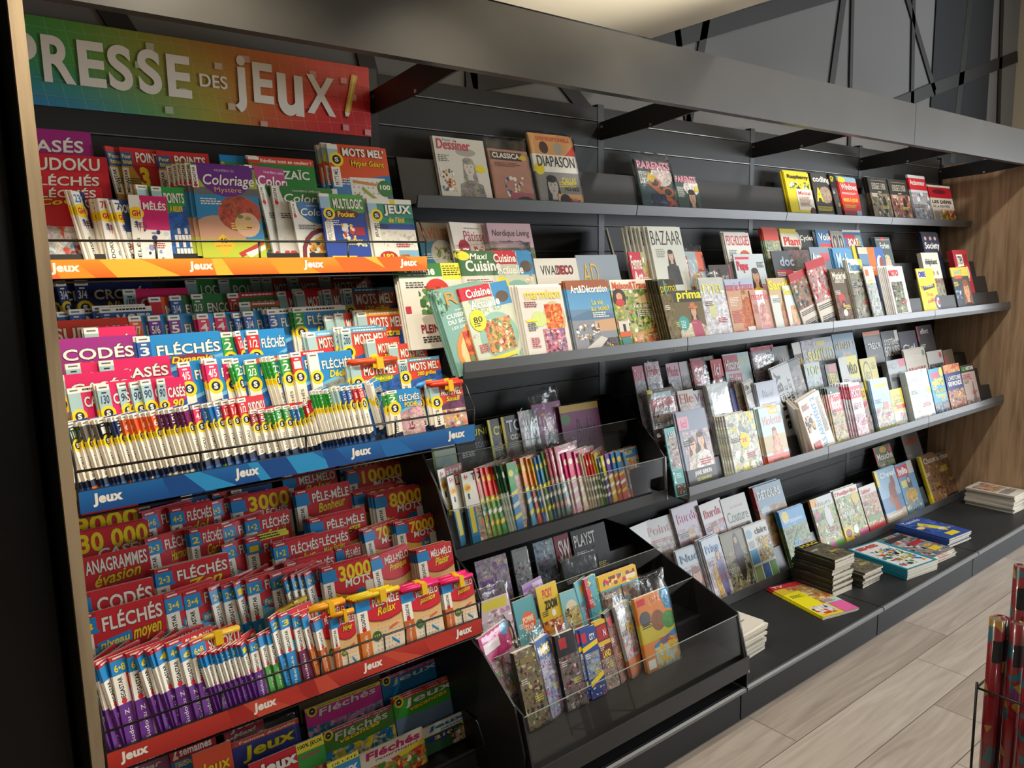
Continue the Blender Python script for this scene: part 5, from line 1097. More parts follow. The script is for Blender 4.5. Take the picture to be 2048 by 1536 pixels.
I('t3',1,-.8117,-.4044,.6678,.13,.2295,.0055,.1692,.0059,d9,'red arrow-word booklet with blue 3-4 tab',3,n=2,st=(-.004,.0059))
I('t3',1,-.768,-.3983,.6678,.14,.2233,.0055,.1046,-.0048,d9,'red arrow-word booklet with blue 3-4 tab',4)
I('t3',1,-.6975,-.3983,.6678,.14,.2187,.0055,.3804,-.0069,d10,'red arrow-word booklet with blue 2-3 tab',5)
I('t3',1,-.6777,-.3983,.6678,.14,.2152,.0055,.1637,.0062,d10,'red arrow-word booklet with blue 2-3 tab',6)
I('t3',1,-.6325,-.3983,.6678,.14,.2157,.0055,.5724,.0053,mg('1','FLÉCHÉS','facile',sub2='Facile'),'red arrow-word booklet with blue 1 tab')
I('t3',1,-.6189,-.3983,.6678,.14,.2136,.0055,.1132,.0068,d11,'red arrow-word booklet with blue 1-2 tab',8)
I('t3',1,-.5538,-.3983,.6678,.14,.2103,.0055,.158,-.0009,d11,'red arrow-word booklet with blue 1-2 tab',9)
I('t3',1,-.507,-.4143,.6588,.12,.2107,.0055,.7977,.0063,mg('0•1','FLÉCHÉS','facile'),'red arrow-word booklet with blue 0-1 tab',10)
I('t3',1,-.4967,-.4143,.6588,.12,.2108,.0055,.4204,.006,mg('0•1','FLÉCHÉS','facile'),'red arrow-word booklet with blue 0-1 tab',11)
I('t3',1,-.4787,-.4143,.6588,.12,.209,.0055,.3648,-.0039,mg('0•1','FLÉCHÉS','facile'),'red arrow-word booklet with blue 0-1 tab',12)
I('t3',1,-.4581,-.4143,.6588,.12,.207,.0055,.515,.0034,mg('0•1','FLÉCHÉS','facile'),'red arrow-word booklet with blue 0-1 tab',13)
I('t3',1,-.4306,-.4204,.6588,.146,.2063,.0055,0,.0047,mots('3000','MOTS','','112'),'red booklet with yellow 3000 number',n=2,st=(-.004,.0059))
I('t3',1,-.2801,-.4185,.6633,.139,.1965,.0055,.1894,.0023,mg('','MÉLI-MÉLO','Pratique',low='e0a84c',page=1,spc='c9682c',th=0.12),'red and cream word-search booklet',15,n=3,st=(-.004,.0059))
I('t3',1,-.1428,-.4246,.6633,.12,.1835,.0055,0,.0003,mg('','MÉLI-MÉLO','Plaisir',low='e0a84c',page=1,spc='c9682c',th=0.12),'red and cream word-search booklet',16,n=4,st=(-.004,.0059))
I('t3',1,-.893,-.4703,.6384,.17,.1691,.006,.217,-.003,mg('','SUDOKU','',low='d8d2c2'),'thick sudoku booklet with red edge',n=4,st=(-.004,.0065))
I('t3',0,-.8016,-.4705,.634,.13,.1645,.0055,0,-.0022,mg('','SUDOKU','Giga',low='b0489a',cols=['d8cce0','e8e0ea']),'red and lilac giant sudoku booklet with yellow pencil',n=3,st=(-.004,.0059),pen='e8b83c')
I('t3',0,-.5663,-.4604,.6363,.102,.1673,.0055,.4031,-.0038,mg('','FLÉCHÉS','',low='4aa8d0',cols=['c9502c','7a3a24']),'red arrow-word booklet with yellow pencil',n=2,st=(-.004,.0059),pen='e8c23c')
I('t3',0,-.5004,-.4726,.6363,.103,.1513,.0055,0,-.006,mg('','MÉLI-MÉLO','',low='e0a84c'),'red word-search booklet with orange felt pen',n=4,st=(-.004,.0059),pen='f0a81c')
I('t3',0,-.9831,-.4943,.6137,.115,.2122,.0058,.8038,.0012,d12,'purple sudoku booklet with blue tab',1)
I('t3',0,-.974,-.4943,.6137,.115,.2144,.0058,.4253,-.003,mg('9','SUDOKU','Z',low='b05aa8',spc='6a2f8c',cols=['d8c8dc','c9c4b8','a04a98']),'purple sudoku booklet with blue 9 tab',2)
I('t3',0,-.9553,-.4943,.6137,.115,.2101,.0058,.8038,.0043,d12,'purple sudoku booklet with blue tab',3)
I('t3',0,-.9491,-.4943,.6137,.115,.2128,.0058,.2579,-.0064,d13,'purple sudoku booklet with blue 6-8 tab',4)
I('t3',0,-.9189,-.4943,.6137,.115,.2109,.0058,.1985,.0057,d13,'purple sudoku booklet with blue 6-8 tab',5)
I('t3',0,-.8798,-.4943,.6137,.115,.209,.0058,.8038,.0027,d14,'purple sudoku booklet with blue 6 tab',6)
I('t3',0,-.8699,-.4943,.6137,.115,.2086,.0058,.4762,.0059,mg('6•7','SUDOKU','Z',low='b05aa8',spc='6a2f8c',cols=['d8c8dc','c9c4b8','a04a98']),'purple sudoku booklet with blue 6-7 tab')
I('t3',0,-.8531,-.4943,.6137,.115,.2059,.0058,.8038,.0056,d12,'purple sudoku booklet with blue tab',8)
I('t3',0,-.8474,-.4943,.6137,.115,.2068,.0058,.6346,.0056,mg('4','SUDOKU','Z',low='b05aa8',spc='6a2f8c',cols=['d8c8dc','c9c4b8','a04a98']),'purple sudoku booklet with blue 4 tab',9)
I('t3',0,-.8344,-.4943,.6137,.115,.2082,.0058,.243,.0011,mg('4•5','SUDOKU','Z',low='b05aa8',spc='6a2f8c',cols=['d8c8dc','c9c4b8','a04a98']),'purple sudoku booklet with blue 4-5 tab',10)
I('t3',0,-.8024,-.4943,.6137,.115,.1954,.0058,.4296,-.0068,d14,'purple sudoku booklet with blue 6 tab',11)
I('t3',0,-.784,-.4943,.6137,.115,.1951,.0058,.291,.0034,d13,'purple sudoku booklet with blue 6-8 tab',13)
I('t3',0,-.7571,-.4943,.6137,.085,.165,.0058,.8038,-.0046,mg('5','SUDOKU','Z',low='8a5aa0',spc='6a2f8c',cols=['d8c8dc','c9c4b8','a04a98']),'purple sudoku booklet with blue 5 tab',14)
I('t3',0,-.7482,-.4943,.6137,.085,.163,.0058,.8038,-.0028,mg('','SUDOKU','Z',low='8a5aa0',spc='6a2f8c',cols=['d8c8dc','c9c4b8','a04a98']),'purple sudoku booklet with blue tab',15)
I('t3',0,-.742,-.4943,.6137,.085,.1624,.0058,.4781,.0023,mg('4•5','SUDOKU','Z',low='8a5aa0',spc='6a2f8c',cols=['d8c8dc','c9c4b8','a04a98']),'purple sudoku booklet with blue 4-5 tab',16)
I('t3',0,-.7252,-.4943,.6137,.085,.1599,.0058,.7331,.0003,mg('4','SUDOKU','Z',low='8a5aa0',spc='6a2f8c',cols=['d8c8dc','c9c4b8','a04a98']),'purple sudoku booklet with blue 4 tab',17)
I('t3',0,-.7137,-.4943,.6137,.085,.1605,.0058,.7475,-.0012,d15,'purple sudoku booklet with blue 3 tab',18)
I('t3',0,-.7024,-.4943,.6137,.085,.1611,.0058,.6913,.0061,d15,'purple sudoku booklet with blue 3 tab',19)
I('t3',0,-.6903,-.4943,.6137,.085,.1625,.0058,.6035,.0016,d16,'purple sudoku booklet with blue 1 tab',20)
I('t3',0,-.6768,-.4943,.6137,.085,.1617,.0058,.6768,-.0022,d16,'purple sudoku booklet with blue 1 tab',21)
I('t3',0,-.6645,-.4943,.6137,.085,.1592,.0058,.8038,-.0035,d16,'purple sudoku booklet with blue 1 tab',22)
I('t3',0,-.656,-.4943,.6137,.085,.158,.0058,.2597,.0051,mg('1•2','SUDOKU','Z',low='8a5aa0',spc='6a2f8c',cols=['d8c8dc','c9c4b8','a04a98']),'purple sudoku booklet with blue 1-2 tab')
I('t3',0,-.6273,-.4943,.6138,.09,.1665,.0055,.4111,-.0003,d17,'green spined booklet with blue tab',24)
I('t3',0,-.6089,-.4943,.6138,.09,.1643,.0055,.3322,.004,d17,'green spined booklet with blue tab',25)
I('t3',0,-.5864,-.4943,.6138,.1,.198,.0055,.5646,-.0021,mg('2','FLÉCHÉS','',low='4aa8d0',spc='b'),'blue spined arrow-word booklet',26)
I('t3',0,-.5726,-.4943,.6138,.1,.1974,.0055,.2399,-.0042,mg('3','FLÉCHÉS','',low='4aa8d0',spc='b',cols=['c9502c','7a3a24']),'blue spined arrow-word booklet',27)
I('t3',0,-.5416,-.4943,.6138,.09,.1867,.0055,.2251,.0005,mg('1•2','SUDOKU','',low='7a2f5c',spc='6a1f4c'),'plum spined sudoku booklet')
I('t3',0,-.5087,-.4943,.6138,.09,.1798,.0055,.5931,.0044,mg('','PÊLE-MÊLE','',low='e0a84c',spc='d8782c'),'orange spined word-search booklet')
I('t3',0,-.4885,-.4945,.613,.09,.1613,.009,.3721,-.0046,mg('','PÊLE-MÊLE','Méga',low='e0a84c',page=1,spc='c9682c',th=0.12),'thick word-search booklet with grey page edge')
I('t3',0,-.4574,-.5025,.6085,.066,.1626,.009,0,.0041,mg('','PÊLE-MÊLE','Mégar',low='e0a84c',page=1,spc='c9682c',th=0.12),'red and white word-search booklet with orange badge',pen='f0a81c')
I('t3',0,-.3785,-.4948,.6138,.132,.1751,.0055,0,.0059,mg('','PÊLE-MÊLE','Relax',low='e0a84c',page=1,spc='d8782c',cols=None),'red and white word-search booklet with yellow felt pens',n=4,st=(-.006,.0072),pen='e8c81c')
I('t3',0,-.2449,-.4948,.6138,.122,.1588,.0055,0,.0043,d18,'red word-search booklet with pink felt pens',35,n=4,st=(-.003,.0072),pen='e01f6a')
I('t3',0,-.1122,-.4948,.6138,.106,.1467,.0055,0,.0045,d18,'red word-search booklet with pink felt pens',36,n=4,st=(-.003,.0072),pen='e01f6a')
I('t4',3,-.9127,-.2738,.3037,.098,.159,.0055,0,-.0069,jx('9a5a86','Jeux','w','Star','w',ttl=.2,y=.05,o='5a2a4a',disc=0,pal=['c8a890','4a3a34','e8d8c8']),'mauve games magazine with a woman on its cover')
I('t4',3,-.8167,-.2963,.2887,.115,.1917,.0055,0,-.0032,mz('3a7ab0','Télé','w',(.25,.03,.6,.15),[('R',0,0,1,.34,'b5202c'),('T','2',.05,.12,.12,.2,'w'),('T','semaines',.2,.2,.7,.1,'w'),('T','HORS-SÉRIE',.15,.36,.7,.07,'y')]),'red television listings magazine')
I('t4',2,-.7764,-.3638,.2437,.096,.2047,.0055,0,-.0032,jx('e0502a','Jeux','f0d41c','Femme','w',ttl=.2,y=.16,o='a83a10',disc=0,pal=['2a4aa0','f0d41c']),'orange and blue games magazine')
I('t4',3,-.6732,-.2588,.3137,.108,.1347,.0055,0,.0018,jx('c0304a','Jeux','w','Maxi','w',ttl=.2,y=.08,o='5a1020',disc=0),'dark red games magazine with white lettering',film=0.05)
I('t4',2,-.6791,-.3263,.2687,.192,.1518,.0055,0,.0004,jx('2a3a8c','Jeux','f0dc1c','','y',ttl=.26,y=.15,o='a8940c',disc=0,top='d8452a',ttxt='Femme Actuelle',pal=['d8c22c','2a4aa0','c9402a']),'blue and orange games magazine in plastic',film=0.03)
I('t4',3,-.4539,-.2363,.3287,.261,.116,.0055,0,.0039,jx('7a6a4a','Jeux','d8d0c0','','w',ttl=.22,y=.08,o='2a2a2a',disc=1),'brown shaded games magazine')
I('t4',4,-.2184,-.1913,.3587,.273,.0392,.0055,0,-.007,jx('5a1a52','Fléchés','b8a8b8','évasion','b8b03c',ttl=.16,y=.04,o='2a0a2a',disc=1),'dark plum arrow-word magazine')
I('t4',3,-.451,-.2738,.3037,.242,.1054,.0055,0,.0051,jx('df3aa0','Fléchés','f4e8f0','','w',top='e8d83c',ttxt='NOUVELLE FORMULE • DE JEUX',tt='k',ttl=.19,y=.12,o='7a1f5c',pal=['2a8ab0','e0a0c8']),'pink arrow-word magazine with yellow banner')
I('t4',3,-.2029,-.2663,.3087,.221,.0998,.0055,0,-.0063,jx('1f86c0','jeux','e8f0f4','','w',top='c02a7a',ttxt='NOUVELLE FORMULE • de jeux !',ttl=.23,y=.12,o='0f3a5c'),'blue games magazine with pink banner')
I('t4',2,-.207,-.3475,.2587,.234,.1175,.0055,0,-.0004,jx('3aa836','jeux','f4f4e8','vacances','y',top='c0202c',ttxt='SPÉCIAL 100% JEUX',ttl=.22,y=.11,o='14501c',low='6f8aa8'),'bright green games magazine with red banner',n=2,st=(-.004,.0059))
I('t4',2,-.4359,-.3488,.2537,.224,.1119,.0055,0,-.0011,jx('4f8a2c','Fléchés','d8e0d0','vacances','y',top='b8284c',ttxt='NOUVELLE FORMULE • DE JEUX',ttl=.20,y=.12,o='2a4a18',pal=['2a8ac0','e8e2d6','f0d83c']),'olive green arrow-word magazine with red banner')
I('t4',1,-.1531,-.4088,.2137,.195,.0793,.0055,0,-.0053,mz('2a5a3a','jeux','1f7ab0',(.1,.05,.72,.2),[('R',0,0,1,.36,'e8e2d2'),('T','passion',.32,.25,.5,.09,'1f5a80',.02,.2),('E',.35,.52,.3,.12,'1f3a8c'),('T','210',.2,.45,.34,.12,'y',.04),('N',.5,.5,1,1,['3a5a2c','c89a7a','2a3a24','e0c0a0'],30,.04,.1),('poly',[(.7,.38),(1,.28),(1,.36),(.74,.46)],'e8d02c'),('D',.9,.07,.09,'d01f5a'),('T','2€',.86,.05,.08,.04,'w')],None,None,.05,'e8f0f4',.1),'cream and blue games magazine with yellow 210 number')
I('t4',1,-.3614,-.4238,.2037,.206,.1047,.0055,0,-.0052,mz('e8e0d0','Fléchés','c01f6a',(.08,.06,.86,.2),[('T','gourmand',.2,.28,.7,.1,'8a1a3a',.02,.25),('N',0,.45,1,1,FOOD,40,.05,.12),('poly',[(.55,.4),(1,.3),(1,.42),(.6,.52)],'e8d82c')],None,None,.04,None,.1),'cream arrow-word magazine with crimson lettering')
I('t4',1,-.6562,-.4163,.2087,.205,.1883,.0055,0,-.0062,mz('3a9a3c','jeux','w',(.12,.06,.5,.22),[('R',0,0,.62,.35,'cf1f2e'),('R',.62,0,1,.14,'e8d83c'),('T','100% JEUX',.64,.03,.34,.07,'k'),('T','cadeau',.66,.17,.26,.05,'c01f5a'),('N',0,.4,1,1,KIDS,40,.05,.1)],None,None,.05,'5a0f18'),'red and green games magazine with yellow corner banner')
I('t4',0,-.4665,-.4613,.1787,.092,.1611,.0055,0,-.006,jx('2f8ac0','Jeux','e8f0f4','','w',top='e8dc3c',ttxt='DE L’ÉTÉ',tt='k',ttl=.2,y=.14,disc=0),'blue games magazine with yellow banner')
I('s1',0,.1686,-.1249,1.8407,.202,.2349,.005,0,.0066,mz('d6d2c6','Dessiner','c9415c',(.05,.03,.66,.15),[('T','Plaisir de',.18,.02,.26,.04,'6a8a98'),('PE',.62,.42,.26,'9a958c','cfc9bd','8a867e'),('E',.6,.2,.2,.06,'a8a39a'),LL(.04,.26,.22,4,'6a6860'),('N',.04,.45,.3,.78,['d8453a','e8c22c','3a8ab0','f0ece0','7a4a2c'],26,.02,.05,0),('E',.84,.43,.11,.055,'e8d02c'),('R',.05,.92,.36,.98,'d8a0b0')],None,None,.015,None,.1),'pale drawing magazine with a pencil portrait of a woman',n=2,st=(-.004,.0054))
I('s1',0,.3842,-.1196,1.8399,.175,.2114,.008,0,.005,mz('b58472','CLASSICA','f0e8dc',(.1,.06,.68,.09),[('R',.05,.04,.84,.18,'2f2a26'),('E',.87,.12,.09,.045,'d8b82c'),LL(.12,.22,.7,3,'6a3a2c'),('N',.3,.45,.8,.8,['d8c8a8','3a5a9a','c9a08a','f0e4d0'],14,.05,.1,0),('R',.4,.72,1,1,'a85a68'),('E',.75,1.0,.34,.22,'3a3836'),('E',.75,1.0,.1,.06,'c9b8a8')]),'brown pink music magazine in plastic with a record',film=0.05)
I('s1',0,.582,-.1196,1.8399,.214,.2851,.008,0,-.0058,mz('8a8a86','DIAPASON','141414',(.1,.29,.84,.14),[('R',0,0,1,.27,'d8a060'),('R',0,.27,1,.5,'f0ece2'),('T','OFFRE EXCEPTIONNELLE',.15,.04,.76,.05,'c8201c'),('E',.3,.18,.1,.08,'4a2a20'),('E',.62,.18,.1,.08,'a8a090'),('poly',[(1,.12),(1,.27),(.75,.27)],'d83a2c'),('E',.12,.46,.11,.08,'e8d41c'),('PE',.35,.68,.25,'2a2a2a','b8b4ae','3a3a3a'),('T','CALLAS',.58,.56,.32,.09,'e8d43c',.02),('T','1923-2023',.6,.68,.34,.06,'1a1a1a'),('R',.42,.78,1,1,'d8a878'),('E',.58,.88,.13,.1,'2a2420'),('T','Mahler',.66,.83,.28,.06,'8a1a1c')],None,None,.0),'black and white music magazine with yellow disc',film=0.012)
I('s1',0,1.1101,-.1198,1.8389,.214,.2251,.012,0,0,mz('2f4a4c','PARENTS','e8a0b0',(.04,.03,.9,.14),[('E',.68,.28,.3,.2,'d8c8c0',1),LL(.05,.22,.3,9,'e8e4dc'),('poly',[(.25,.45),(.35,.40),(.95,.75),(.85,.82)],'b8603a'),('E',.45,.42,.17,.1,'b8683a'),('E',.45,.42,.1,.06,'2a2a2c'),('E',.78,.58,.17,.1,'b8683a'),('E',.78,.58,.1,.06,'2a2a2c'),('N',.3,.62,.7,.9,['22304a','2c3c5a'],20,.08,.14,0),('poly',[(.3,.22),(.5,.3),(.4,.42),(.24,.36)],'d8b82c'),('D',.88,.88,.15,'b8283c'),('D',.88,.88,.08,'2a3a3c')],None,None,.03,'b8506a'),'large parents magazine in plastic with toy sunglasses',film=0.035)
I('s1',0,1.3395,-.1194,1.8404,.146,.1752,.006,0,-.0026,mz('3a5448','PARENTS','e8a0b0',(.04,.03,.9,.16),[('E',.7,.3,.35,.2,'e4dcd8',1),('PE',.66,.55,.36,'2a2220','d8a888','8a9a4a'),LL(.05,.3,.32,10,'e8e4dc'),('R',.82,.27,.98,.4,'e8d22c')],None,None,.03,'b8506a'),'small parents magazine with a dark-haired child')
I('s1',0,2.1454,-.1305,1.8407,.213,.2374,.005,0,-.0026,mz('e8d21c','Raspberry','2a1a18',(.1,.06,.85,.1),[('N',.1,.2,1,.35,['6a8a6a','3a5a4a','f0e8c8'],14,.05,.12),('T','Minitel',.4,.38,.5,.09,'b8242c'),LL(.4,.5,.55,7,'7a1a1c'),('R',.35,.36,1,.8,'f0ead6'),('T','Minitel',.42,.4,.5,.08,'b8242c'),LL(.42,.52,.5,8,'8a2a24'),('D',.9,.82,.1,'5a1a20'),('T','+DE 50 TUTOS',.3,.88,.55,.09,'1a1a1a')]),'yellow computing magazine with white panel',n=3,st=(-.004,.0054))
I('s1',0,2.39,-.1249,1.8407,.177,.2442,.005,0,-.0021,mz('3a3834','coding','f4f0e6',(.05,.06,.9,.16),[('E',.6,.45,.34,.18,'a8907a',1),('T','A',.08,.3,.35,.3,'e8d41c'),LL(.05,.7,.8,4,'e8d41c'),LL(.05,.85,.8,3,'e0dcd0')]),'black coding magazine with large yellow A',n=2,st=(-.004,.0054))
I('s1',0,2.5556,-.1337,1.8407,.09,.2492,.005,.2048,.0021,mz('1c1c1e','GP','e8c81c',(.05,.05,.6,.12),[P(DARK)]),'black magazine with yellow title, mostly hidden')
I('s1',0,2.6423,-.1249,1.8407,.182,.2379,.005,0,.0012,mz('d8382c','Windows','f4f0e6',(.08,.14,.86,.14),[('R',0,0,1,.1,'8ab0c0'),('E',.2,.06,.2,.06,'e8d21c'),('T','MISES À JOUR',.1,.45,.8,.12,'f0c81c'),LL(.1,.34,.8,2,'f0e0d8'),LL(.1,.62,.7,3,'f0c81c'),('R',0,.75,1,1,'8a2a24'),('R',.7,.75,.95,.95,'8ab0d0')],None,None,.02,'7a1410'),'red and blue computing magazine',n=2,st=(-.004,.0054))
I('s1',0,2.9238,-.1332,1.8389,.211,.2522,.012,0,-.0019,mz('2c2822','LE ROUGE ET LE NOIR','d8d0bc',(.15,.12,.7,.14),[('R',0,.34,1,1,'6a5a44'),('N',0,.36,1,1,['8a8464','b0a88c','5a4a38','3a2e26'],40,.06,.14),('R',.1,.06,.9,.066,'b8b09c'),('E',.68,.6,.09,.2,'1a1816'),('R',.42,.31,.6,.325,'d8d0bc')],None,None,.0),'dark brown novel with an olive engraving',n=2,st=(-.004,.013),kind='book',cat='book')
I('s1',0,3.1782,-.1198,1.8389,.222,.255,.012,0,-.0043,mz('2c2822','LE ROUGE ET LE NOIR','d8d0bc',(.15,.12,.7,.14),[('R',0,.34,1,1,'6a5a44'),('N',0,.36,1,1,['8a4a3a','c8a888','5a2e28','a05a50'],40,.06,.14),('R',.1,.06,.9,.066,'b8b09c'),('E',.68,.6,.09,.2,'1a1816'),('R',.42,.31,.6,.325,'d8d0bc')],None,None,.0),'dark brown novel with a rosy engraving',kind='book',cat='book')
I('s1',0,3.4384,-.1249,1.8407,.215,.2968,.005,0,-.0024,mz('c8ccd0','Actionneur','f4f0ea',(.05,.1,.85,.1),[('R',0,.06,1,.3,'c8202c'),('N',0,.35,1,1,['8a94a0','d8dce2','5a6a80','b0a090'],30,.06,.14),LL(.05,.6,.8,3,'2a2a30')],None,None,.02),'white and red finance magazine with a blue photo',n=2,st=(-.004,.0054))
I('s1',0,3.6715,-.1249,1.8407,.305,.2491,.005,0,-.0053,mz('d8d0c4','LES DÉFIS','1a1a1a',(.05,.36,.85,.1),[('R',0,.05,1,.32,'b8182c'),('E',.45,.16,.3,.06,'6a1420'),('T','DE LA RENTRÉE',.05,.48,.75,.08,'1a1a1a'),('N',.35,.62,1,1,FOOD,26,.06,.12),LL(.05,.65,.28,8,'6a6660')]),'red and white consumer magazine with food photo',n=2,st=(-.004,.0054))
I('s2',2,.0324,-.2403,1.5207,.128,.274,.005,0,.0008,mz('8a7a66','SAVEURS','b8683a',(.02,.06,.95,.13),[('R',0,.22,1,.6,'2f7a9c'),('E',.62,.36,.34,.16,'c8c8bc'),('N',.4,.28,.85,.46,['6a8a5a','b8a07a','e0dccc'],20,.04,.1)],None,None,.0),'brown and blue food magazine behind the orange rack corner')
I('s2',2,.145,-.2739,1.5207,.21,.2749,.005,.2351,.003,mz('e2dcd4','Pâtisserie','b0304a',(.25,.1,.7,.12),[('N',.4,.28,1,.5,['b8283c','d8586a','f0e0d8'],24,.05,.1),('D',.22,.3,.13,'a8243c'),LL(.3,.06,.4,1,'8a8a84')],None,None,.0,None,.1),'white pastry magazine with red berries',n=2,st=(-.004,.0054))
I('s2',2,.2852,-.2584,1.5199,.183,.2754,.008,0,-.0017,mz('c8aab8','Nordique Living','3a2a34',(.08,.08,.86,.1),[('R',0,.3,1,1,'6a7a5a'),('N',0,.3,1,1,['5a6a4a','8a947a','3a4a34'],30,.06,.12),LL(.2,.22,.6,1,'7a6a74')],None,None,-.005,None,.2),'lilac decoration magazine with thin script title',n=3,st=(-.004,.0086))
I('s2',2,.8548,-.2683,1.5207,.26,.2651,.005,.7974,-.0059,mz('1f2338','','w',(0,0,1,1),[('R',0,0,.5,.05,'e8e4dc'),('R',0,0,.06,1,'d8d4cc'),('R',.12,.06,.16,1,'8a2438'),('R',.4,.06,.44,1,'8a2438'),LL(.2,.2,.16,5,'b8c0d8'),('E',.7,.4,.12,.25,'6a5a60',1),('E',.7,.18,.07,.06,'c8a090')]),'dark navy fashion magazine with red stripes')
I('s2',2,.9957,-.3059,1.5194,.188,.2719,.01,0,-.0045,mz('c9ccc4','BAZAAR','141414',(.05,.06,.9,.2),[('PE',.55,.42,.16,'2a2220','c8a890','2a2a2a'),LL(.12,.32,.3,5,'7a7a74')],None,None,-.012),'pale grey fashion magazine with thin black capitals',n=7,st=(-.012,.0105))
I('s2',2,1.5342,-.2515,1.5207,.176,.2582,.005,0,-.0018,mz('dcdcd8','PSYCHOLOGIES','cf3a48',(.05,.05,.9,.17),[('E',.7,.5,.28,.2,'b85a34'),('E',.64,.56,.2,.2,'e6e2da'),LL(.08,.3,.35,4,'2a6a78'),LL(.08,.45,.3,8,'2a2a2a')],None,None,.0),'pale magazine with thin red capitals',n=3,st=(-.004,.0054))
I('s2',2,1.8206,-.2515,1.5207,.117,.2802,.005,0,.0015,mz('8aa08a','','w',(0,0,1,1),[('R',0,0,1,.2,'c84a40'),('N',0,.2,1,1,['6a8a4a','c8b890','7fa0a8','a8b098'],40,.06,.14)]),'travel magazine with red top and green valley photo',n=3,st=(-.004,.0054))
I('s2',2,1.9583,-.2516,1.5207,.2,.2816,.005,.0766,.004,mz('4a4438','Plant','cf2a34',(.1,.14,.8,.14),[('R',0,0,1,.08,'d8c83c'),('R',0,.08,1,.3,'d8d2c0'),P(DARK)],None,None,.02),'dark magazine with red title on pale band')
I('s2',2,2.0653,-.2403,1.5207,.18,.2803,.005,0,-.0017,mz('2c3030','Cycles','e8e4da',(.35,.1,.6,.12),[('E',.2,.2,.18,.16,'c8c4b8'),('N',0,.4,1,1,['3a4a34','6a7a4a','2a2c2c'],30,.06,.12)]),'dark magazine with white shield emblem')
I('s2',2,2.248,-.259,1.5207,.2,.2805,.005,.1135,.0042,mz('4a80b0','Voile','f0f0ea',(.1,.06,.75,.13),[('R',.1,.24,.8,.3,'c84a50'),P(LAND)]),'blue sailing magazine with white title')
I('s2',2,2.3902,-.2459,1.5207,.121,.2758,.005,0,.0017,mz('a8a49c','OLD','2a2a2a',(.15,.08,.75,.3),[('R',0,0,.06,1,'b8283c'),('PE',.55,.55,.3,'4a3a30','d0a890','8a8a84')],None,None,.0),'grey magazine with very large dark letters',n=2,st=(-.004,.0054))
I('s2',2,2.5111,-.2459,1.5207,.18,.2832,.005,0,-.001,mz('3a72ac','BOAT','f0ece4',(.2,.16,.55,.14),[('R',0,0,1,.04,'e0dcd4'),('R',.05,.08,.6,.15,'c8303c'),('R',.15,.15,.8,.32,'b8303c'),LL(.65,.1,.3,8,'c8c83c'),P(['3a6aa0','6a9ac8','d8e0e8','2a4a7a'])]),'blue boating magazine with red title box',n=2,st=(-.004,.0054))
I('s2',2,2.7935,-.2605,1.5204,.159,.2463,.006,0,-.0018,mz('4a5a5c','Forbes','f4f0e8',(.25,.12,.6,.13),[('PE',.6,.55,.3,'c8b08a','d8b8a0','5a6a6a'),('R',.4,.0,.6,.08,'c8303c'),('R',.05,.05,.95,.06,'d0ccc4')],None,None,.01),'slate magazine with a blond person',n=4,st=(-.004,.0065))
I('s2',2,3.352,-.2515,1.5207,.211,.2776,.005,0,-.0001,mz('1c2038','Society','f0e8e4',(.1,.2,.85,.18),[('E',.2,.12,.07,.04,'c8a8a0'),('E',.5,.12,.07,.04,'c8a8a0'),('E',.78,.12,.07,.04,'c8a8a0'),LL(.4,.62,.4,1,'a8a8b8')],None,None,.02),'navy magazine with pinkish white title',n=3,st=(-.004,.0054))
I('s2',1,-.1028,-.3378,1.4146,.226,.2537,.006,0,.0028,mz('dcd8cc','','k',(0,0,1,1),[('R',0,0,1,.16,'3a7a3c'),('T','Cuisine',.1,.03,.45,.11,'f0ece0'),('R',.66,0,1,.2,'e8dc3c'),LL(.68,.03,.28,5,'3a3a2a'),('D',.55,.36,.2,'c8382a'),('D',.72,.46,.12,'c8442c'),('N',.46,.28,.64,.4,['d8584a','a82a20'],8,.04,.07),('N',.25,.3,.5,.6,['3a6a3a','5a8a4a','2f5a30'],14,.05,.09,0),LL(.08,.22,.35,3,'3a3a36'),('R',.02,.5,.1,.58,'b8283c'),('T','PLEIN SUR',.2,.72,.5,.1,'8a1a2c'),LL(.2,.86,.5,3,'2a2a28')],None),'white cookery magazine with green header and tomato',n=3,st=(-.004,.0065))
I('s2',1,.1206,-.3367,1.4287,.19,.2738,.005,.1145,-.0011,mz('d8d6c8','Cuisine','f0ece0',(.12,.1,.8,.13),[('R',0,0,1,.28,'3a6a3c'),('E',.12,.05,.14,.05,'e8d83c'),('T','Maxi',.25,.02,.4,.07,'f0ece0',.02,.2),LL(.1,.32,.6,4,'8a2a2c'),('N',.3,.55,1,1,FOOD,30,.05,.1)]),'green topped cookery magazine in plastic',n=2,st=(-.004,.0054),film=0.03)
I('s2',1,.2417,-.3189,1.4287,.179,.2742,.005,0,.0027,d19,'cookery magazine in plastic with yellow 80 disc',n=2,st=(-.004,.0054),film=0.035)
I('s2',1,.4307,-.3133,1.4287,.192,.2502,.005,0,-.0005,mz('d2d0c8','VIVADECO','2a2a2a',(.12,.1,.76,.13),[('R',.1,.36,.96,1,'c8922c'),('N',.1,.4,.96,1,['d8a83c','b87a24','8a5a2c'],20,.06,.12),('R',.64,.38,.95,.62,'c8283c'),LL(.14,.42,.4,3,'f0e8d8'),('T','DECO',.5,.1,.38,.13,'b8182c',.04),('R',.495,.09,.5,.1,'d2d0c8')],None,None,.0),'pale decoration magazine with orange photo')
I('s2',1,.6236,-.3133,1.4287,.203,.26,.005,0,-.0036,mz('8a98a6','AD','d8b03c',(.1,.12,.36,.28),[('R',0,.62,1,1,'6a6a60'),('N',.3,.4,1,.8,['3a4030','2c3428','5a6048'],40,.05,.1)],None,None,-.01),'grey blue architecture magazine with thin yellow initials')
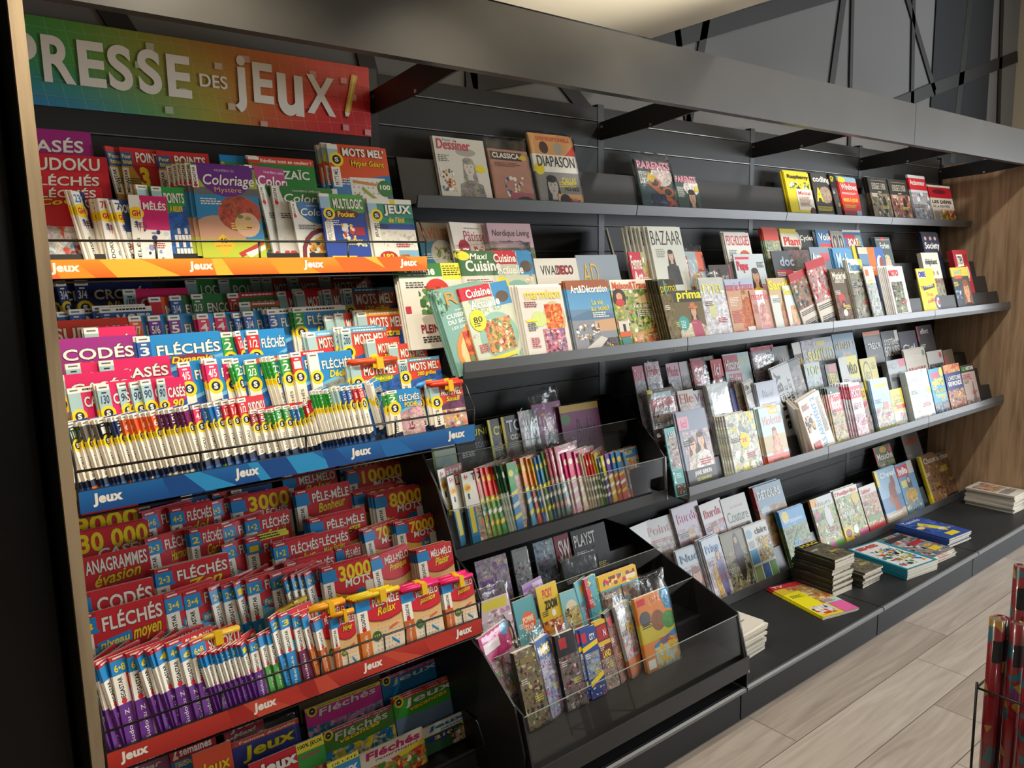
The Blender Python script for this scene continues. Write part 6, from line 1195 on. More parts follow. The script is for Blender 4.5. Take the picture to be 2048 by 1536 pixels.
I('s2',1,.889,-.3133,1.4287,.198,.2702,.005,0,.0005,mz('5a7a3c','Femme','f4ece4',(.03,.05,.27,.2),[P(GARD,0,0,1,1,30),('R',0,0,.32,.5,'c02a44'),('T','Act',.05,.27,.24,.16,'f4ece4'),('E',.66,.52,.32,.5,'b89a6a',1),('E',.72,.62,.22,.36,'e0b492'),('E',.66,.52,.035,.02,'4a3428'),('E',.82,.56,.03,.02,'4a3428'),('E',.78,.8,.08,.025,'b04a44')],None,None,.02),'magazine with a smiling blond woman on green')
I('s2',1,1.1046,-.3245,1.4287,.198,.2689,.005,0,.0027,mz('9ab0b8','Maxi','f4f0ec',(.06,.1,.42,.24),[('R',0,.06,.5,.38,'a8304a'),('PE',.72,.5,.34,'b8945a','e0b898','d8c8b0'),('R',.78,0,1,.3,'d8582c'),LL(.06,.46,.36,5,'3a4a5a'),LL(.2,.62,.3,3,'d8683c')],None,None,.02,None,.2),'maroon and pale blue magazine in plastic',n=3,st=(-.004,.0054),film=0.03)
I('s2',1,1.3408,-.3133,1.4287,.156,.2134,.005,0,-.006,mz('3a3634','','w',(0,0,1,1),[('R',.22,.05,.25,1,'a82a3a'),('R',.84,0,.9,1,'a82a3a'),('T','art vod',.5,.16,.26,.16,'c8c0b8',.0)]),'low dark grey magazine with two red stripes')
I('s2',1,1.5173,-.3133,1.4287,.212,.2581,.005,0,-.0011,mz('c2ccd0','Peps','d8304c',(.06,.12,.36,.2),[('R',.04,.05,.5,.09,'d8304c'),('PE',.62,.38,.26,'3a2a24','c89a7a','e8b42c'),LL(.04,.5,.28,8,'d8504c'),LL(.72,.14,.24,4,'3a4048'),LL(.78,.52,.2,8,'d85a5a')],None,None,.03),'pale blue magazine with a woman in yellow')
I('s2',1,1.7849,-.3216,1.4287,.22,.2709,.005,.0556,-.001,mz('4a5058','doc','a8b4c8',(.25,.1,.55,.16),[('R',.1,.32,.7,.4,'b83a4a'),P(DARK,0,.4)]),'dark slate magazine with pale blue lettering')
I('s2',1,1.9201,-.3133,1.4287,.175,.2754,.005,0,.0053,mz('34383a','','w',(0,0,1,1),[P(['4a4c4c','2a2c2e','6a6a64','8a3a34'],0,0,1,1,40),('E',.6,.25,.2,.1,'b83a34'),('E',.55,.35,.34,.22,'5a5c58',1),('E',.4,.55,.2,.12,'1a1a1c')]),'dark magazine with red and black motorcycle photo')
I('s2',1,2.1043,-.3133,1.4287,.167,.2888,.005,0,.0061,mz('7f93a4','Auto','e8e8e4',(.06,.1,.45,.13),[('R',.5,.1,.95,.24,'c85a68'),LL(.1,.34,.6,2,'d8d8d8'),LL(.1,.5,.7,8,'dce0e4'),P(['8a9aa8','6a7a88','a8b4bc'],0,.6)]),'grey blue car magazine with rose title')
I('s2',1,2.2865,-.3245,1.4287,.182,.2799,.005,0,-.0018,mz('4a86b8','Mob','c8e4f4',(.12,.08,.6,.28),[('R',0,0,1,.45,'5a96c4'),P(['5a7a94','8aa4b8','3a5a7a'],0,.5)],None,None,.04,'2a4a6a'),'blue moped magazine with outlined pale title',n=3,st=(-.004,.0054))
I('s2',1,2.4708,-.3287,1.4287,.14,.2944,.005,.1387,.0056,mz('e0c02c','','w',(0,0,1,1),[('R',.3,0,1,1,'2a2a28'),P(DARK)]),'magazine with yellow strip and black cover')
I('s2',1,2.5294,-.3237,1.4287,.15,.2874,.005,.0958,.0041,mz('6a8aa8','','w',(0,0,1,1),[('R',0,0,1,.12,'d8c8b0'),P(['4a6a8a','8aa4b8','2a3a4a'])]),'steel blue magazine with cream top')
I('s2',1,2.6207,-.3133,1.4287,.176,.2874,.005,0,-.0033,mz('3a6ab0','','w',(0,0,1,1),[('poly',[(0,0),(.5,0),(.45,.5),(0,.6)],'d8702c'),('E',.72,.35,.2,.2,'f0ece4'),('E',.8,.3,.14,.12,'8a4a34'),('R',0,0,.06,1,'e8c02c'),('E',.7,.85,.3,.16,'8ab8d8')]),'blue and orange sports magazine')
I('s2',1,3.1753,-.3145,1.4243,.206,.2555,.022,0,-.0005,mz('d4cfc2','éléphant','2a2a28',(.15,.14,.7,.16),[('E',.25,.46,.06,.05,'8a8a80'),('E',.5,.46,.06,.05,'b8504a'),('E',.75,.46,.06,.05,'8a8a80'),('R',.35,.58,1,1,'8a8468'),('N',.35,.58,1,1,['6a6450','a89c7c','4a4638'],20,.06,.12)],None,None,.02,None,.15),'thick cream book-like magazine with dark script')
I('s2',1,3.5562,-.3151,1.4222,.189,.2682,.03,0,-.0053,mz('a81e2a','','w',(0,0,1,1),[('R',.2,.1,.62,.36,'f0e8dc'),('T','1789',.22,.13,.36,.2,'1a1a1a'),('R',.7,.1,.95,.3,'8a141e'),('T','QUESTIONS',.25,.42,.6,.07,'f0d8c8'),('E',.8,.5,.1,.14,'d8c8a8')]),'thick bright red book with a white panel',kind='book',cat='book')
I('s2',0,-.0025,-.4278,1.3364,.21,.2512,.006,.167,-.13,mz('7aa89c','Rég','d8923c',(.18,.04,.62,.2),[('N',0,0,.18,.3,['4a8a5a','8ab09a','3a6a4a'],16,.05,.1),LL(.3,.25,.4,1,'d8e0dc'),('T','CUISINE',.1,.29,.46,.05,'f4f0e6'),('T','DU SOLEIL',.1,.36,.56,.05,'f4f0e6'),('T','LES DÉLICES',.14,.43,.5,.04,'f4f0e6',.01),('E',.75,.78,.66,.38,'d88a3c'),('E',.75,.78,.58,.33,'f0c88a'),('N',.3,.52,1,1,['c83a1c','e05a2c','d84a24','e8843c','a82c14'],80,.05,.09),('D',.35,.85,.05,'6a8a4a')],None,None,.0),'teal cookery magazine with orange tomato tart',n=3,st=(-.004,.0065))
I('s2',0,.0843,-.4211,1.3364,.211,.2569,.006,.1571,-.1,d19,'cookery magazine with yellow 80 disc and noodle salad',n=2,st=(-.004,.0065))
I('s2',0,.2842,-.406,1.3364,.182,.2551,.006,0,.0044,mz('d8d4cc','marmiton','f0d01c',(.12,.05,.82,.12),[('R',0,0,1,.02,'f0ece4'),('E',.72,.42,.26,.22,'c8b48a'),('N',.52,.24,.92,.55,['d8502c','e8803c','c83a24','f0b05a'],50,.03,.07),('E',.36,.42,.16,.1,'c8d88a'),('N',.4,.55,.9,.85,['b84a6a','d88aa0','e8d0b0','8a3a54','7a74a0'],50,.04,.08),LL(.08,.2,.3,3,'8a2430'),('R',.06,.42,.3,.45,'f0e03c'),LL(.08,.47,.22,4,'3a3a3a'),LL(.1,.65,.2,5,'b83a4a'),('T','Que c’est',.1,.84,.6,.09,'f4f0ea',.02,.1,'8a7a94'),('T','bon !',.25,.94,.4,.05,'e8d82c')],None,None,.01),'cookery magazine with yellow lowercase title and quiche',n=4,st=(-.006,.0063),spine='8a2430')
I('s2',0,.4961,-.3972,1.3367,.199,.2629,.005,0,.0023,mz('4a8ec0','Art&Décoration','f6f2ea',(.08,.05,.86,.1),[('R',0,0,1,.1,'9a5a3a'),('R',0,.36,1,.5,'6a8aa8'),('poly',[(0,.46),(.4,.38),(1,.44),(1,.5),(0,.5)],'5a7a98'),('R',0,.5,1,1,'8a8e98'),('poly',[(.5,.52),(1,.5),(1,.66),(.6,.66)],'c8a07a'),('N',.05,.55,.6,.75,['e8e4dc','6a4a3a','f4f0ea','a8845a'],24,.03,.07),('N',.3,.75,1,1,['4a4a54','6a5a50','8a8a94','3a3434'],30,.04,.09),('poly',[(0,1),(.25,.85),(.6,.72),(.75,.76),(.3,1)],'d0ccc6'),('T','La vie',.52,.24,.26,.07,'f0dc3c',.01),('T','au soleil',.48,.32,.42,.07,'f0dc3c',.01),LL(.5,.41,.4,3,'f0f0ec'),('T','20',.75,.84,.1,.05,'f0dc1c')],'8ab8d8',None,.03),'blue decoration magazine with seaside terrace photo',n=3,st=(-.006,.0053))
I('s2',0,.7113,-.3863,1.3367,.221,.2637,.005,0,.0054,mz('5a8a3c','Maison&Travaux','d8602c',(.04,.03,.92,.1),[P(GARD,0,.12,1,.8,80,.04,.09),('R',0,0,1,.14,'efe9dc'),('poly',[(.5,.28),(1,.14),(1,.3),(.6,.34)],'e0c49a'),('E',.16,.24,.15,.12,'3a2a24'),('E',.16,.23,.07,.055,'d8a07a'),('E',.16,.31,.1,.05,'c83a3a'),('T','Vivre dehors',.44,.33,.48,.06,'f4f0e8',.02),LL(.5,.42,.44,4,'e8ecdc'),('R',.03,.56,.26,.72,'dcd4c8'),('R',.12,.6,.18,.7,'2a2a2c'),('R',.02,.70,.27,.77,'d8642c'),('R',.02,.9,.24,.97,'d8642c'),('R',.05,.78,.24,.88,'4a8a8c'),('poly',[(.3,.74),(.85,.68),(.9,.72),(.35,.8)],'c89a5a'),('N',.3,.76,1,1,['d8b484','b8905a','e8d0a8','c86a4a','a87a4a'],40,.05,.1)]),'garden and house magazine with orange title and parasol')
I('s2',0,.9222,-.4361,1.3367,.177,.2561,.005,.3567,.0041,mz('3a3420','prima','e8dc1c',(.06,.05,.88,.16),[('R',.3,0,.4,1,'4a8a8c'),P(['6a5a34','4a4024','8a7a4a'],0,.2)],None,None,-.01),'dark brown magazine with yellow title, sticking up',n=5,st=(-.0085,.0053))
I('s2',0,.9912,-.4007,1.3257,.19,.2259,.005,0,.0023,mz('6a5a34','prima','e8e01c',(.25,.0,.75,.19),[('R',0,0,1,.2,'2c2818'),('PE',.68,.36,.2,'3a2a22','d8a684','a8485a','c8783a'),('E',.62,.8,.5,.25,'c8bca4',1),('poly',[(.55,.56),(.85,.56),(.95,1),(.6,1)],'b04a64'),('E',.32,.55,.16,.12,'3a9a94'),LL(.24,.51,.16,5,'d8f0ec'),('T','prima',.25,.01,.72,.18,'e8e01c',-.01),('T','Belle',.1,.82,.4,.12,'c8b43c',-.01,.2)],None),'brown magazine with a woman in a straw hat',n=2,st=(-.004,.0054))
I('s2',0,1.189,-.3919,1.3367,.155,.2582,.005,0,.0033,mz('c8ccc8','ma','e8e02c',(.1,.1,.75,.14),[P(PALE,0,.2),('E',.35,.5,.15,.12,'d8d8a0')],None,None,-.01),'silver wrinkled magazine in plastic with yellow title',n=2,st=(-.004,.0054),film=0.035)
I('s2',0,1.3474,-.3915,1.3367,.206,.2495,.005,.0445,.0009,mz('c89a7a','marie france','e0486a',(.04,.05,.92,.14),[('R',0,0,1,.16,'a8b8cc'),('PE',.6,.3,.2,'a8703c','d8a07c','c8703a'),('E',.66,.66,.22,.36,'b8622c',1),LL(.08,.3,.32,6,'f0e4d8'),LL(.08,.52,.36,8,'c8404a'),('R',.5,.8,.8,1,'efe8e2'),LL(.1,.85,.3,3,'c8303c')],None,None,.0),'tan fashion magazine with rose title and woman in orange')
I('s2',0,1.5075,-.39,1.3321,.131,.2027,.005,0,-.0056,mz('c89a8a','marie','e0486a',(.04,.05,.9,.15),[('R',.3,0,.7,1,'f0e8ea'),('E',.55,.6,.26,.34,'d8a09a',1),LL(.06,.28,.26,8,'b84a54'),('E',.5,.88,.3,.12,'e8a0c0')],None,None,.0),'small pink fashion magazine with pale glare stripe')
I('s2',0,1.637,-.3954,1.3367,.19,.2462,.005,.0689,.0012,mz('c8b08a','Santé','ece01c',(.02,.04,.9,.17),[('PE',.62,.34,.22,'4a2e20','a86a44','e8e2da'),('E',.6,.75,.28,.36,'a8704a',1),('R',0,.3,.35,1,'d8dcd8')],None,None,.03),'health magazine with yellow title and tanned woman')
I('s2',0,1.7421,-.3948,1.3321,.141,.2153,.005,.0627,-.0069,mz('d8dcdc','Santé','e8e01c',(.02,.05,.75,.14),[('R',.4,0,1,.4,'c8dce8'),('PE',.4,.55,.26,'c89a5a','e0b898','d8a8a0'),LL(.7,.4,.25,8,'7a7468')],None,None,.03),'small pale health magazine with yellow title')
I('s2',0,1.8497,-.3989,1.3275,.2,.2694,.005,.0462,-.2,mz('cfc6b8','','w',(0,0,1,1),[('R',0,0,1,.12,'b03038'),('N',0,.12,1,.6,['b03a34','3a6a4a','c8b8a0','2a2a2a'],40,.06,.12),LL(.05,.64,.9,3,'2a2826'),LL(.1,.8,.8,5,'3a3836'),('T','2 GRAT',.1,.86,.75,.1,'1a1816')]),'motoring newspaper with red band, leaning crooked',kind='newspaper',cat='newspaper')
I('s2',0,1.9842,-.4023,1.3321,.193,.3177,.005,.0844,-.14,mz('cfc6b8','','w',(0,0,1,1),[('R',0,0,1,.12,'b03038'),('N',0,.12,1,.6,['c8383c','e0dcd4','8a8a8a','a02a2c'],40,.06,.12),LL(.05,.64,.9,3,'2a2826'),LL(.1,.8,.8,5,'3a3836'),('T','MATCH',.1,.86,.75,.1,'1a1816')]),'motoring newspaper with red car, leaning crooked',kind='newspaper',cat='newspaper')
I('s2',0,2.1242,-.4076,1.3367,.173,.2725,.005,.1137,-.005,mz('5a4a36','Matériel','e8e0d0',(.1,.04,.85,.13),[('T','AGRICOLE',.2,.17,.6,.06,'d8d0c0'),('N',0,.4,1,1,['4a3a2c','6a5a44','3a2e24','8a5a34'],40,.06,.12),('E',.4,.52,.2,.12,'b8362c'),('D',.45,.62,.14,'3a2420'),('D',.45,.62,.06,'e8a03c'),('E',.45,.75,.14,.06,'d8d4cc')]),'brown farm machinery magazine with red machine',n=2,st=(-.004,.0054))
I('s2',0,2.2983,-.4044,1.3367,.157,.3194,.005,.0692,.0038,mz('d8dcd4','Tracteur','4a8ab8',(.05,.05,.8,.12),[('poly',[(.7,0),(1,0),(1,.3)],'e8d02c'),('N',0,.2,1,1,['5a5a58','c8c8c0','8a8a5a','3a3a38'],30,.06,.12)],None,None,.03,'2a4a6a'),'white magazine with blue title and yellow corner',n=3,st=(-.004,.0054))
I('s2',0,2.3868,-.398,1.3367,.16,.2829,.005,.0982,-.0064,mz('8a8a84','','w',(0,0,1,1),[('R',0,0,1,.14,'e8d41c'),('R',.2,.16,.9,.3,'b8303a'),P(['5a5a54','d8b82c','3a3a38','a8a498'])]),'dark magazine with yellow header and red title')
I('s2',0,2.4231,-.4143,1.3367,.166,.2846,.005,.2148,-.0057,mz('d4d2ca','','w',(0,0,1,1),[('R',.1,.06,.45,.17,'d8784a'),('N',0,.3,1,1,['c8d0d0','8aa0a0','e8e8e2','6a7a7a'],30,.06,.12),LL(.2,.24,.5,3,'e0d04a')]),'pale magazine with orange square beside its title')
I('s2',0,2.6424,-.4135,1.3367,.163,.2786,.005,0,-.0056,mz('e4e0dc','MOTO','d8202c',(.06,.06,.6,.12),[('N',.1,.28,.8,.85,['4a4a3a','8aa05a','3a3430','c8c0b0','2a2a28'],40,.05,.1),('poly',[(.8,0),(1,0),(1,1),(.92,1)],'f4f4f4'),('D',.85,.93,.12,'b8404a')],None,None,.05),'white motorcycle magazine with red title',n=6,st=(-.008,.0053))
I('s2',0,3.0085,-.3863,1.3367,.197,.2636,.005,0,.0053,mz('e4d02c','DISE','3a3a9a',(.1,.06,.4,.12),[('R',.05,.05,.5,.2,'e8e0dc'),('T','DISE',.1,.07,.35,.1,'3a3a9a'),('poly',[(.2,.38),(.9,.32),(.9,.4),(.2,.46)],'2a2a2a'),('T','ENQUÊTE',.27,.35,.55,.055,'f0e8c8',.02,0,None,3),('T','Tirez',.3,.5,.4,.08,'c8283c',.02,.1),('T','parti !',.3,.64,.4,.1,'c8283c',.02,.1),('D',.95,.72,.22,'4a5a8a'),('D',.95,.72,.14,'d8dcd8'),('D',.95,.72,.07,'c8303c')],None),'yellow magazine with a target and red lettering')
I('s2',0,3.4244,-.3863,1.3367,.215,.2614,.005,0,-.0045,mz('4a4440','','w',(0,0,1,1),[('R',0,0,1,.2,'e8c83c'),('T','SANTÉ',.15,.04,.5,.12,'4aa0b8'),('R',.15,.18,.6,.25,'d8582c'),('PE',.72,.5,.4,'8a5a3a','d89a74','2a2a30'),('R',0,.3,.4,.95,'3a3c44'),LL(.04,.32,.3,4,'e8d83c'),('N',.04,.5,.36,.7,['5a8ab8','d8d8d8'],8,.04,.08,0),LL(.1,.9,.6,1,'b83a3a')]),'news magazine with yellow top and a man')
I('s3',2,1.015,-.2273,.9517,.06,.3033,.005,0,-.0067,mz('d0d0d4','Tricot','e8d0d8',(.1,.05,.8,.14),[('R',0,0,1,.2,'c8788a'),('N',0,.2,1,1,['c8c8d8','a8b09a','d8dce0','8a8a9a'],40,.06,.14),],None,None,.0),'pale knitting magazine with rose top')
I('s3',2,1.0835,-.2273,.9517,.086,.3122,.005,0,.0048,mz('d0d0d4','Mode','d8586a',(.1,.05,.8,.14),[('R',0,0,1,.2,'d8c8d0'),('N',0,.2,1,1,['d8d4d8','b8b4bc','e8e8ec'],40,.06,.14),],None,None,.0),'pale magazine with rose title, wrapped in glossy plastic',film=0.01)
I('s3',2,1.2122,-.2273,.9517,.077,.2962,.005,0,-.0053,mz('d0d0d4','Mode','c8708a',(.1,.05,.8,.14),[('R',0,0,1,.2,'d8b0c0'),('N',0,.2,1,1,['d0ccd4','b0acb4','e0e0e8'],40,.06,.14),],None,None,.0),'pale lilac magazine with faded rose title')
I('s3',2,1.2919,-.2273,.9517,.058,.2961,.005,0,.0048,mz('d0d0d4','','w',(.1,.05,.8,.14),[('R',0,0,1,.2,'c0bcbc'),('N',0,.2,1,1,['a8a4a4','c8c4c4','8a8684'],40,.06,.14),],None,None,.0),'grey silvery magazine')
I('s3',2,1.3617,-.234,.9517,.173,.304,.005,.0615,.0024,mz('4a3c3c','OUTS','e8e0dc',(.06,.16,.5,.15),[('R',0,.02,.5,.38,'b8243c'),('PE',.4,.6,.3,'8a8a88','b8b0a8','3a3434'),('R',.6,.1,1,1,'241e20')],None,None,.02),'dark magazine with crimson corner and grey head',film=0.01)
I('s3',2,1.4808,-.2463,.928,.077,.3128,.005,0,.0047,mz('c8b8b0','Ici','f4ece4',(.15,.06,.6,.16),[('R',0,0,1,.35,'c8283a'),('R',.35,.4,1,.7,'d8b02c'),('E',.35,.6,.16,.12,'3a2a28'),P(PINK,0,.7)],None,None,.02,None,.2),'small red celebrity magazine with yellow box')
I('s3',2,1.5863,-.2273,.9517,.19,.3018,.005,0,.0063,mz('b0c8d0','Histoires','f0ece8',(.06,.08,.52,.16),[('R',0,.02,.55,.26,'c03a50'),('R',.1,.3,.6,.48,'c03a50'),('T','Vraies',.14,.32,.4,.13,'f0ece8'),('T','FAITS',.6,.06,.34,.13,'c8d89a',.02),('T','DIVERS',.6,.22,.34,.13,'a8c8b8',.02),('N',0,.5,1,1,['c0d4dc','8aa0a8','d8e4e8','8a6a5a'],30,.06,.12)],None),'pale blue magazine with red title boxes')
I('s3',2,1.7962,-.2315,.9517,.194,.3158,.005,.0422,.0011,mz('8a8486','','w',(0,0,1,1),[('R',0,0,1,.07,'b83a44'),('N',0,.1,.75,1,['d8d8dc','b8b4b8','8a4a54','5a3a40'],30,.08,.16),('R',.72,.1,1,1,'1c1a1c')]),'grey and black magazine with thin red top',film=0.01)
I('s3',2,1.9635,-.2273,.9517,.136,.3048,.005,0,.0042,mz('6a6862','Bakk','e0dcd4',(.25,.2,.55,.14),[P(['7a7872','5a5852','8a8680'],0,.1)],None,None,.02),'dull grey magazine with white title')
I('s3',2,2.1199,-.2423,.9517,.2,.3133,.005,.0949,-.0065,mz('5a4a3a','Slam','e0b82c',(.05,.24,.8,.12),[('R',0,0,1,.18,'d8d4cc'),P(CITY)]),'brown sports magazine with gold title')
I('s3',2,2.1995,-.2374,.9517,.21,.3167,.005,.0671,.0037,mz('a8acb0','sur','e8d848',(.2,.18,.7,.16),[('N',0,.0,1,1,['b8bcc4','8a8e98','d8dce0','9a8a7a'],40,.06,.14)],None,None,.02),'silver grey sports magazine with yellow title')
I('s3',2,2.3181,-.2273,.9517,.18,.3195,.005,0,.0002,mz('a4aab4','CYCLO','e0d43c',(.06,.16,.86,.2),[('R',.1,.05,.6,.12,'d8c83c'),('N',0,.4,1,1,['b0b4c0','8a90a0','ccd0d8'],30,.06,.14)],None,None,.0),'grey cycling magazine with tall yellow capitals')
I('s3',2,2.5049,-.2273,.9517,.208,.3259,.005,0,.003,mz('6a8aa0','PÉDALE !','d8b04a',(.08,.1,.86,.16),[('T','Service',.35,.28,.4,.08,'d8a03c'),('R',0,.5,1,1,'5a6a4a'),P(['5a6a4a','7a8464','8a9aa0'],0,.5),('T','LAÏUS',.6,.5,.34,.1,'d8d4c4',.0)],None,None,.0),'blue grey cycling magazine with gold capitals')
I('s3',2,2.8132,-.2273,.9517,.184,.3165,.005,0,-.0055,mz('15161a','TRÉSOR','e8e4dc',(.15,.18,.75,.13),[('R',0,.0,1,.07,'c8703a'),LL(.1,.42,.6,4,'a8784a'),LL(.1,.55,.75,3,'c8c4bc'),('N',.2,.7,1,1,['2a5a7a','1a3a54','3a7a9a'],20,.06,.12)],None,None,.02),'black magazine with orange top edge')
I('s3',2,3.0035,-.2273,.9517,.189,.3071,.005,0,.0035,mz('1a1814','SYSTÈME','f0ece0',(.1,.12,.8,.14),[('R',.8,0,1,.2,'d8d4c8'),('T','SOLAIRE',.08,.28,.86,.18,'f0ece0',.0),('E',.5,.85,.32,.28,'8a7a1c',1)],None,None,.02),'black space magazine with white capitals and golden dome')
I('s3',2,3.1995,-.2273,.9517,.206,.2916,.005,0,.0061,mz('2a2638','Ciel','f0e8ec',(.1,.26,.7,.16),[('N',0,.3,.8,1,['6a5a8a','8a7ab0','3a3450'],20,.08,.14),('R',.65,.4,.95,.85,'a8343c')],None,None,.02),'dark violet astronomy magazine')
I('s3',2,3.4283,-.2273,.9517,.2,.3099,.005,0,-.0061,mz('2a1c1e','effort','e8dcd4',(.2,.06,.5,.1),[('R',0,0,.08,.3,'a83a3a'),('E',.55,.75,.36,.26,'a8382c',1)],None,None,.02),'dark magazine with glowing red shape')
I('s3',1,1.015,-.3033,.8567,.14,.2958,.005,0,-.0025,mz('d0d0d4','','w',(.1,.05,.8,.14),[('R',0,0,1,.2,'bcd8de'),('N',0,.2,1,1,['a8ccd4','c8dce0','e8f0f2','8ab0b8'],40,.06,.14),],None,None,.0),'pale turquoise magazine')
I('s3',1,1.015,-.3033,.8567,.1561,.3111,.005,0,.0009,mz('4a3a36','CRIMINEL','e8dcd8',(.15,.22,.75,.2),[('poly',[(0,0),(.22,0),(0,.2)],'d8c82c'),('R',.05,.12,1,.48,'b01e2c'),('T','ÉTÉ',.3,.13,.3,.07,'f0e0dc'),('N',0,.5,1,1,['3a2a28','5a4440','241c1c'],30,.08,.14)],None,None,.03),'black magazine with wide red title box in plastic',film=0.02)
I('s3',1,1.1894,-.3033,.8567,.099,.2876,.005,0,.0046,mz('d0d0d4','Elle','d8705a',(.1,.05,.8,.14),[('R',0,0,1,.2,'dcd8d2'),('N',0,.2,1,1,['d8d4cc','c8bcb4','e8e4e0','d8a8a0'],40,.06,.14),],None,None,.0),'cream magazine with coral spots')
I('s3',1,1.2877,-.3033,.8567,.075,.2786,.005,0,-.0036,mz('d0d0d4','Vie','b07a9a',(.1,.05,.8,.14),[('R',0,0,1,.2,'d8d8e6'),('N',0,.2,1,1,['d0d0e0','b8b8cc','e8e8f0'],40,.06,.14),],None,None,.0),'pale violet magazine beside the cream one')
I('s3',1,1.3595,-.3235,.8567,.162,.2925,.005,.0799,-.0045,mz('d0d0d4','','w',(.1,.05,.8,.14),[('R',0,0,1,.2,'d0d4d4'),('N',0,.2,1,1,['d8dce0','b0b8bc','f0f4f4','8a9494'],40,.06,.14),],None,None,.0),'silver magazine crumpled in plastic',n=3,st=(-.004,.0054),film=0.03)
I('s3',1,1.5218,-.3125,.8567,.057,.2627,.005,.1335,-.0035,mz('3a3c8c','','w',(0,0,1,1),[('R',.2,.1,.8,.5,'4a4ca0'),P(PINK,0,.6)]),'narrow indigo magazine',n=2,st=(-.004,.0054))
I('s3',1,1.5637,-.3132,.8567,.074,.2785,.005,.1883,.0016,mz('d0d0d4','','w',(.1,.05,.8,.14),[('R',0,0,1,.2,'d8d4b8'),('N',0,.2,1,1,['c8c4b0','d8503c','e0dcc8','5a6a4a'],40,.06,.14),],None,None,.0),'cream magazine with red speckles')
I('s3',1,1.6025,-.3369,.8567,.156,.2797,.005,.3639,.0035,mz('e2e0da','Elle','2a2a2a',(.06,.04,.4,.08),[LL(.1,.14,.7,2,'5a5a5a'),P(PALE)],None,None,0),'white magazine with black thin lettering',n=2,st=(-.004,.0054))
I('s3',1,1.6948,-.3221,.8472,.155,.2719,.005,0,-.0015,mz('c8d0e0','Ritual','e8eef8',(.25,.12,.55,.12),[LL(.12,.34,.74,8,'8a8aa0'),('R',0,.6,1,1,'d8dce4')],None,None,.0,None,.2),'pale blue text-covered magazine',n=3,st=(-.004,.0054))
I('s3',1,1.8741,-.3121,.8567,.254,.3155,.005,.0281,-.13,mz('45474a','','w',(0,0,1,1),[('R',0,0,.62,1,'c8cacc'),('T','RUGBY',.04,.06,.2,.5,'141414',.06,0,None,-0) if 0 else ('T','RUGBY',.06,.05,.2,.86,'1a1a1a',.05,0,None,90),('T','MONDE',.30,.3,.1,.6,'2a2a2a',.03,0,None,90),('T','COMPLET',.44,.2,.1,.7,'2a2a2a',.03,0,None,90),('N',.64,.1,.98,.9,['5a5c60','8a8480','3a3c40','c8b8a8'],30,.04,.09)]),'grey rugby magazine with vertical black capitals, tilted',n=2,st=(-.004,.0054))
I('s3',1,2.1212,-.3033,.8567,.135,.3113,.005,0,-.0019,mz('d0d0d4','TOP','d8d85a',(.1,.05,.8,.14),[('R',0,0,1,.2,'c0d4d8'),('N',0,.2,1,1,['b8ccd0','d0e0e0','e8f0f0','9ab0b4'],40,.06,.14),],None,None,.0),'pale aqua magazine with faint yellow title')
I('s3',1,2.3014,-.3033,.8567,.103,.2913,.005,0,-.0014,mz('b8b4a8','VEGA','e0d43c',(.1,.2,.8,.14),[('R',0,0,1,.34,'5a5a44'),('T','VEGA',.15,.16,.7,.14,'e8d82c'),('R',.3,.02,.9,.14,'d8584a'),('N',0,.4,1,1,['c8ccd0','c8484a','8a8a84'],24,.08,.14)]),'small magazine with yellow title on olive')
I('s3',1,2.4328,-.3033,.8567,.179,.3138,.005,0,-.0021,mz('d4d4cc','VÉLO','1c1c1c',(.4,.1,.5,.2),[('poly',[(.4,0),(1,0),(1,.36),(.5,.36)],'e8dc2c'),('N',0,.4,1,1,['8a8a88','c8ccc8','4a4a4a','e8e8e4'],34,.05,.11)],None,None,.03),'white cycling magazine with yellow corner')
I('s3',1,2.6328,-.3033,.8567,.163,.2886,.005,0,-.0011,mz('dccb3c','','w',(0,0,1,1),[('E',.35,.3,.24,.25,'3a3420'),('E',.35,.3,.20,.21,'dccb3c'),('T','VÉLO',.2,.22,.3,.16,'3a3420'),LL(.65,.1,.3,5,'5a5428'),('R',0,.62,1,1,'a8b4bc'),LL(.2,.7,.6,3,'4a5a6a')]),'yellow magazine with a dark ring emblem')
I('s3',1,2.8542,-.3051,.8502,.2,.2593,.03,0,-.0058,mz('98a0a6','Le Monde','e8e8e6',(.1,.08,.5,.1),[('R',.62,0,1,.16,'c83a54'),('E',.6,.55,.26,.3,'6a7278',1),('N',0,.6,1,1,['7a828a','b8bcc0','4a5056'],20,.08,.14)],None,None,.02),'thick grey review with crimson corner')
I('s3',1,3.1126,-.3013,.8662,.252,.283,.005,0,0,mz('c8bca8','INDOCHINE','b8342c',(.1,.36,.8,.17),[('T','L’HISTOIRE',.1,.12,.7,.1,'d8d2c4',.0),('D',.9,.1,.07,'3a7a4a'),LL(.12,.58,.7,2,'3a3a34'),P(['b0a48c','d0c4b0','8a8070'],0,.68)],None,None,.02),'beige history magazine with red capitals',n=2,st=(-.004,.0054))
I('s3',1,3.3888,-.2957,.8662,.196,.2526,.005,0,.0066,mz('c4c0ba','','w',(0,0,1,1),[('D',.85,.12,.09,'c83a44'),('R',.05,.3,.95,.72,'2a2a2a'),('N',.08,.32,.92,.7,['c8c4be','8a8884','4a4a4a'],20,.05,.1),LL(.3,.8,.4,2,'5a5a5a')]),'grey magazine with black portrait strip')
I('s3',1,3.5955,-.2957,.8662,.134,.244,.005,0,-.0012,mz('6a5a3c','','w',(0,0,1,1),[('R',0,.15,.3,.6,'a83a34'),('E',.6,.6,.25,.25,'b8a078',1)]),'small brown magazine with red mark')
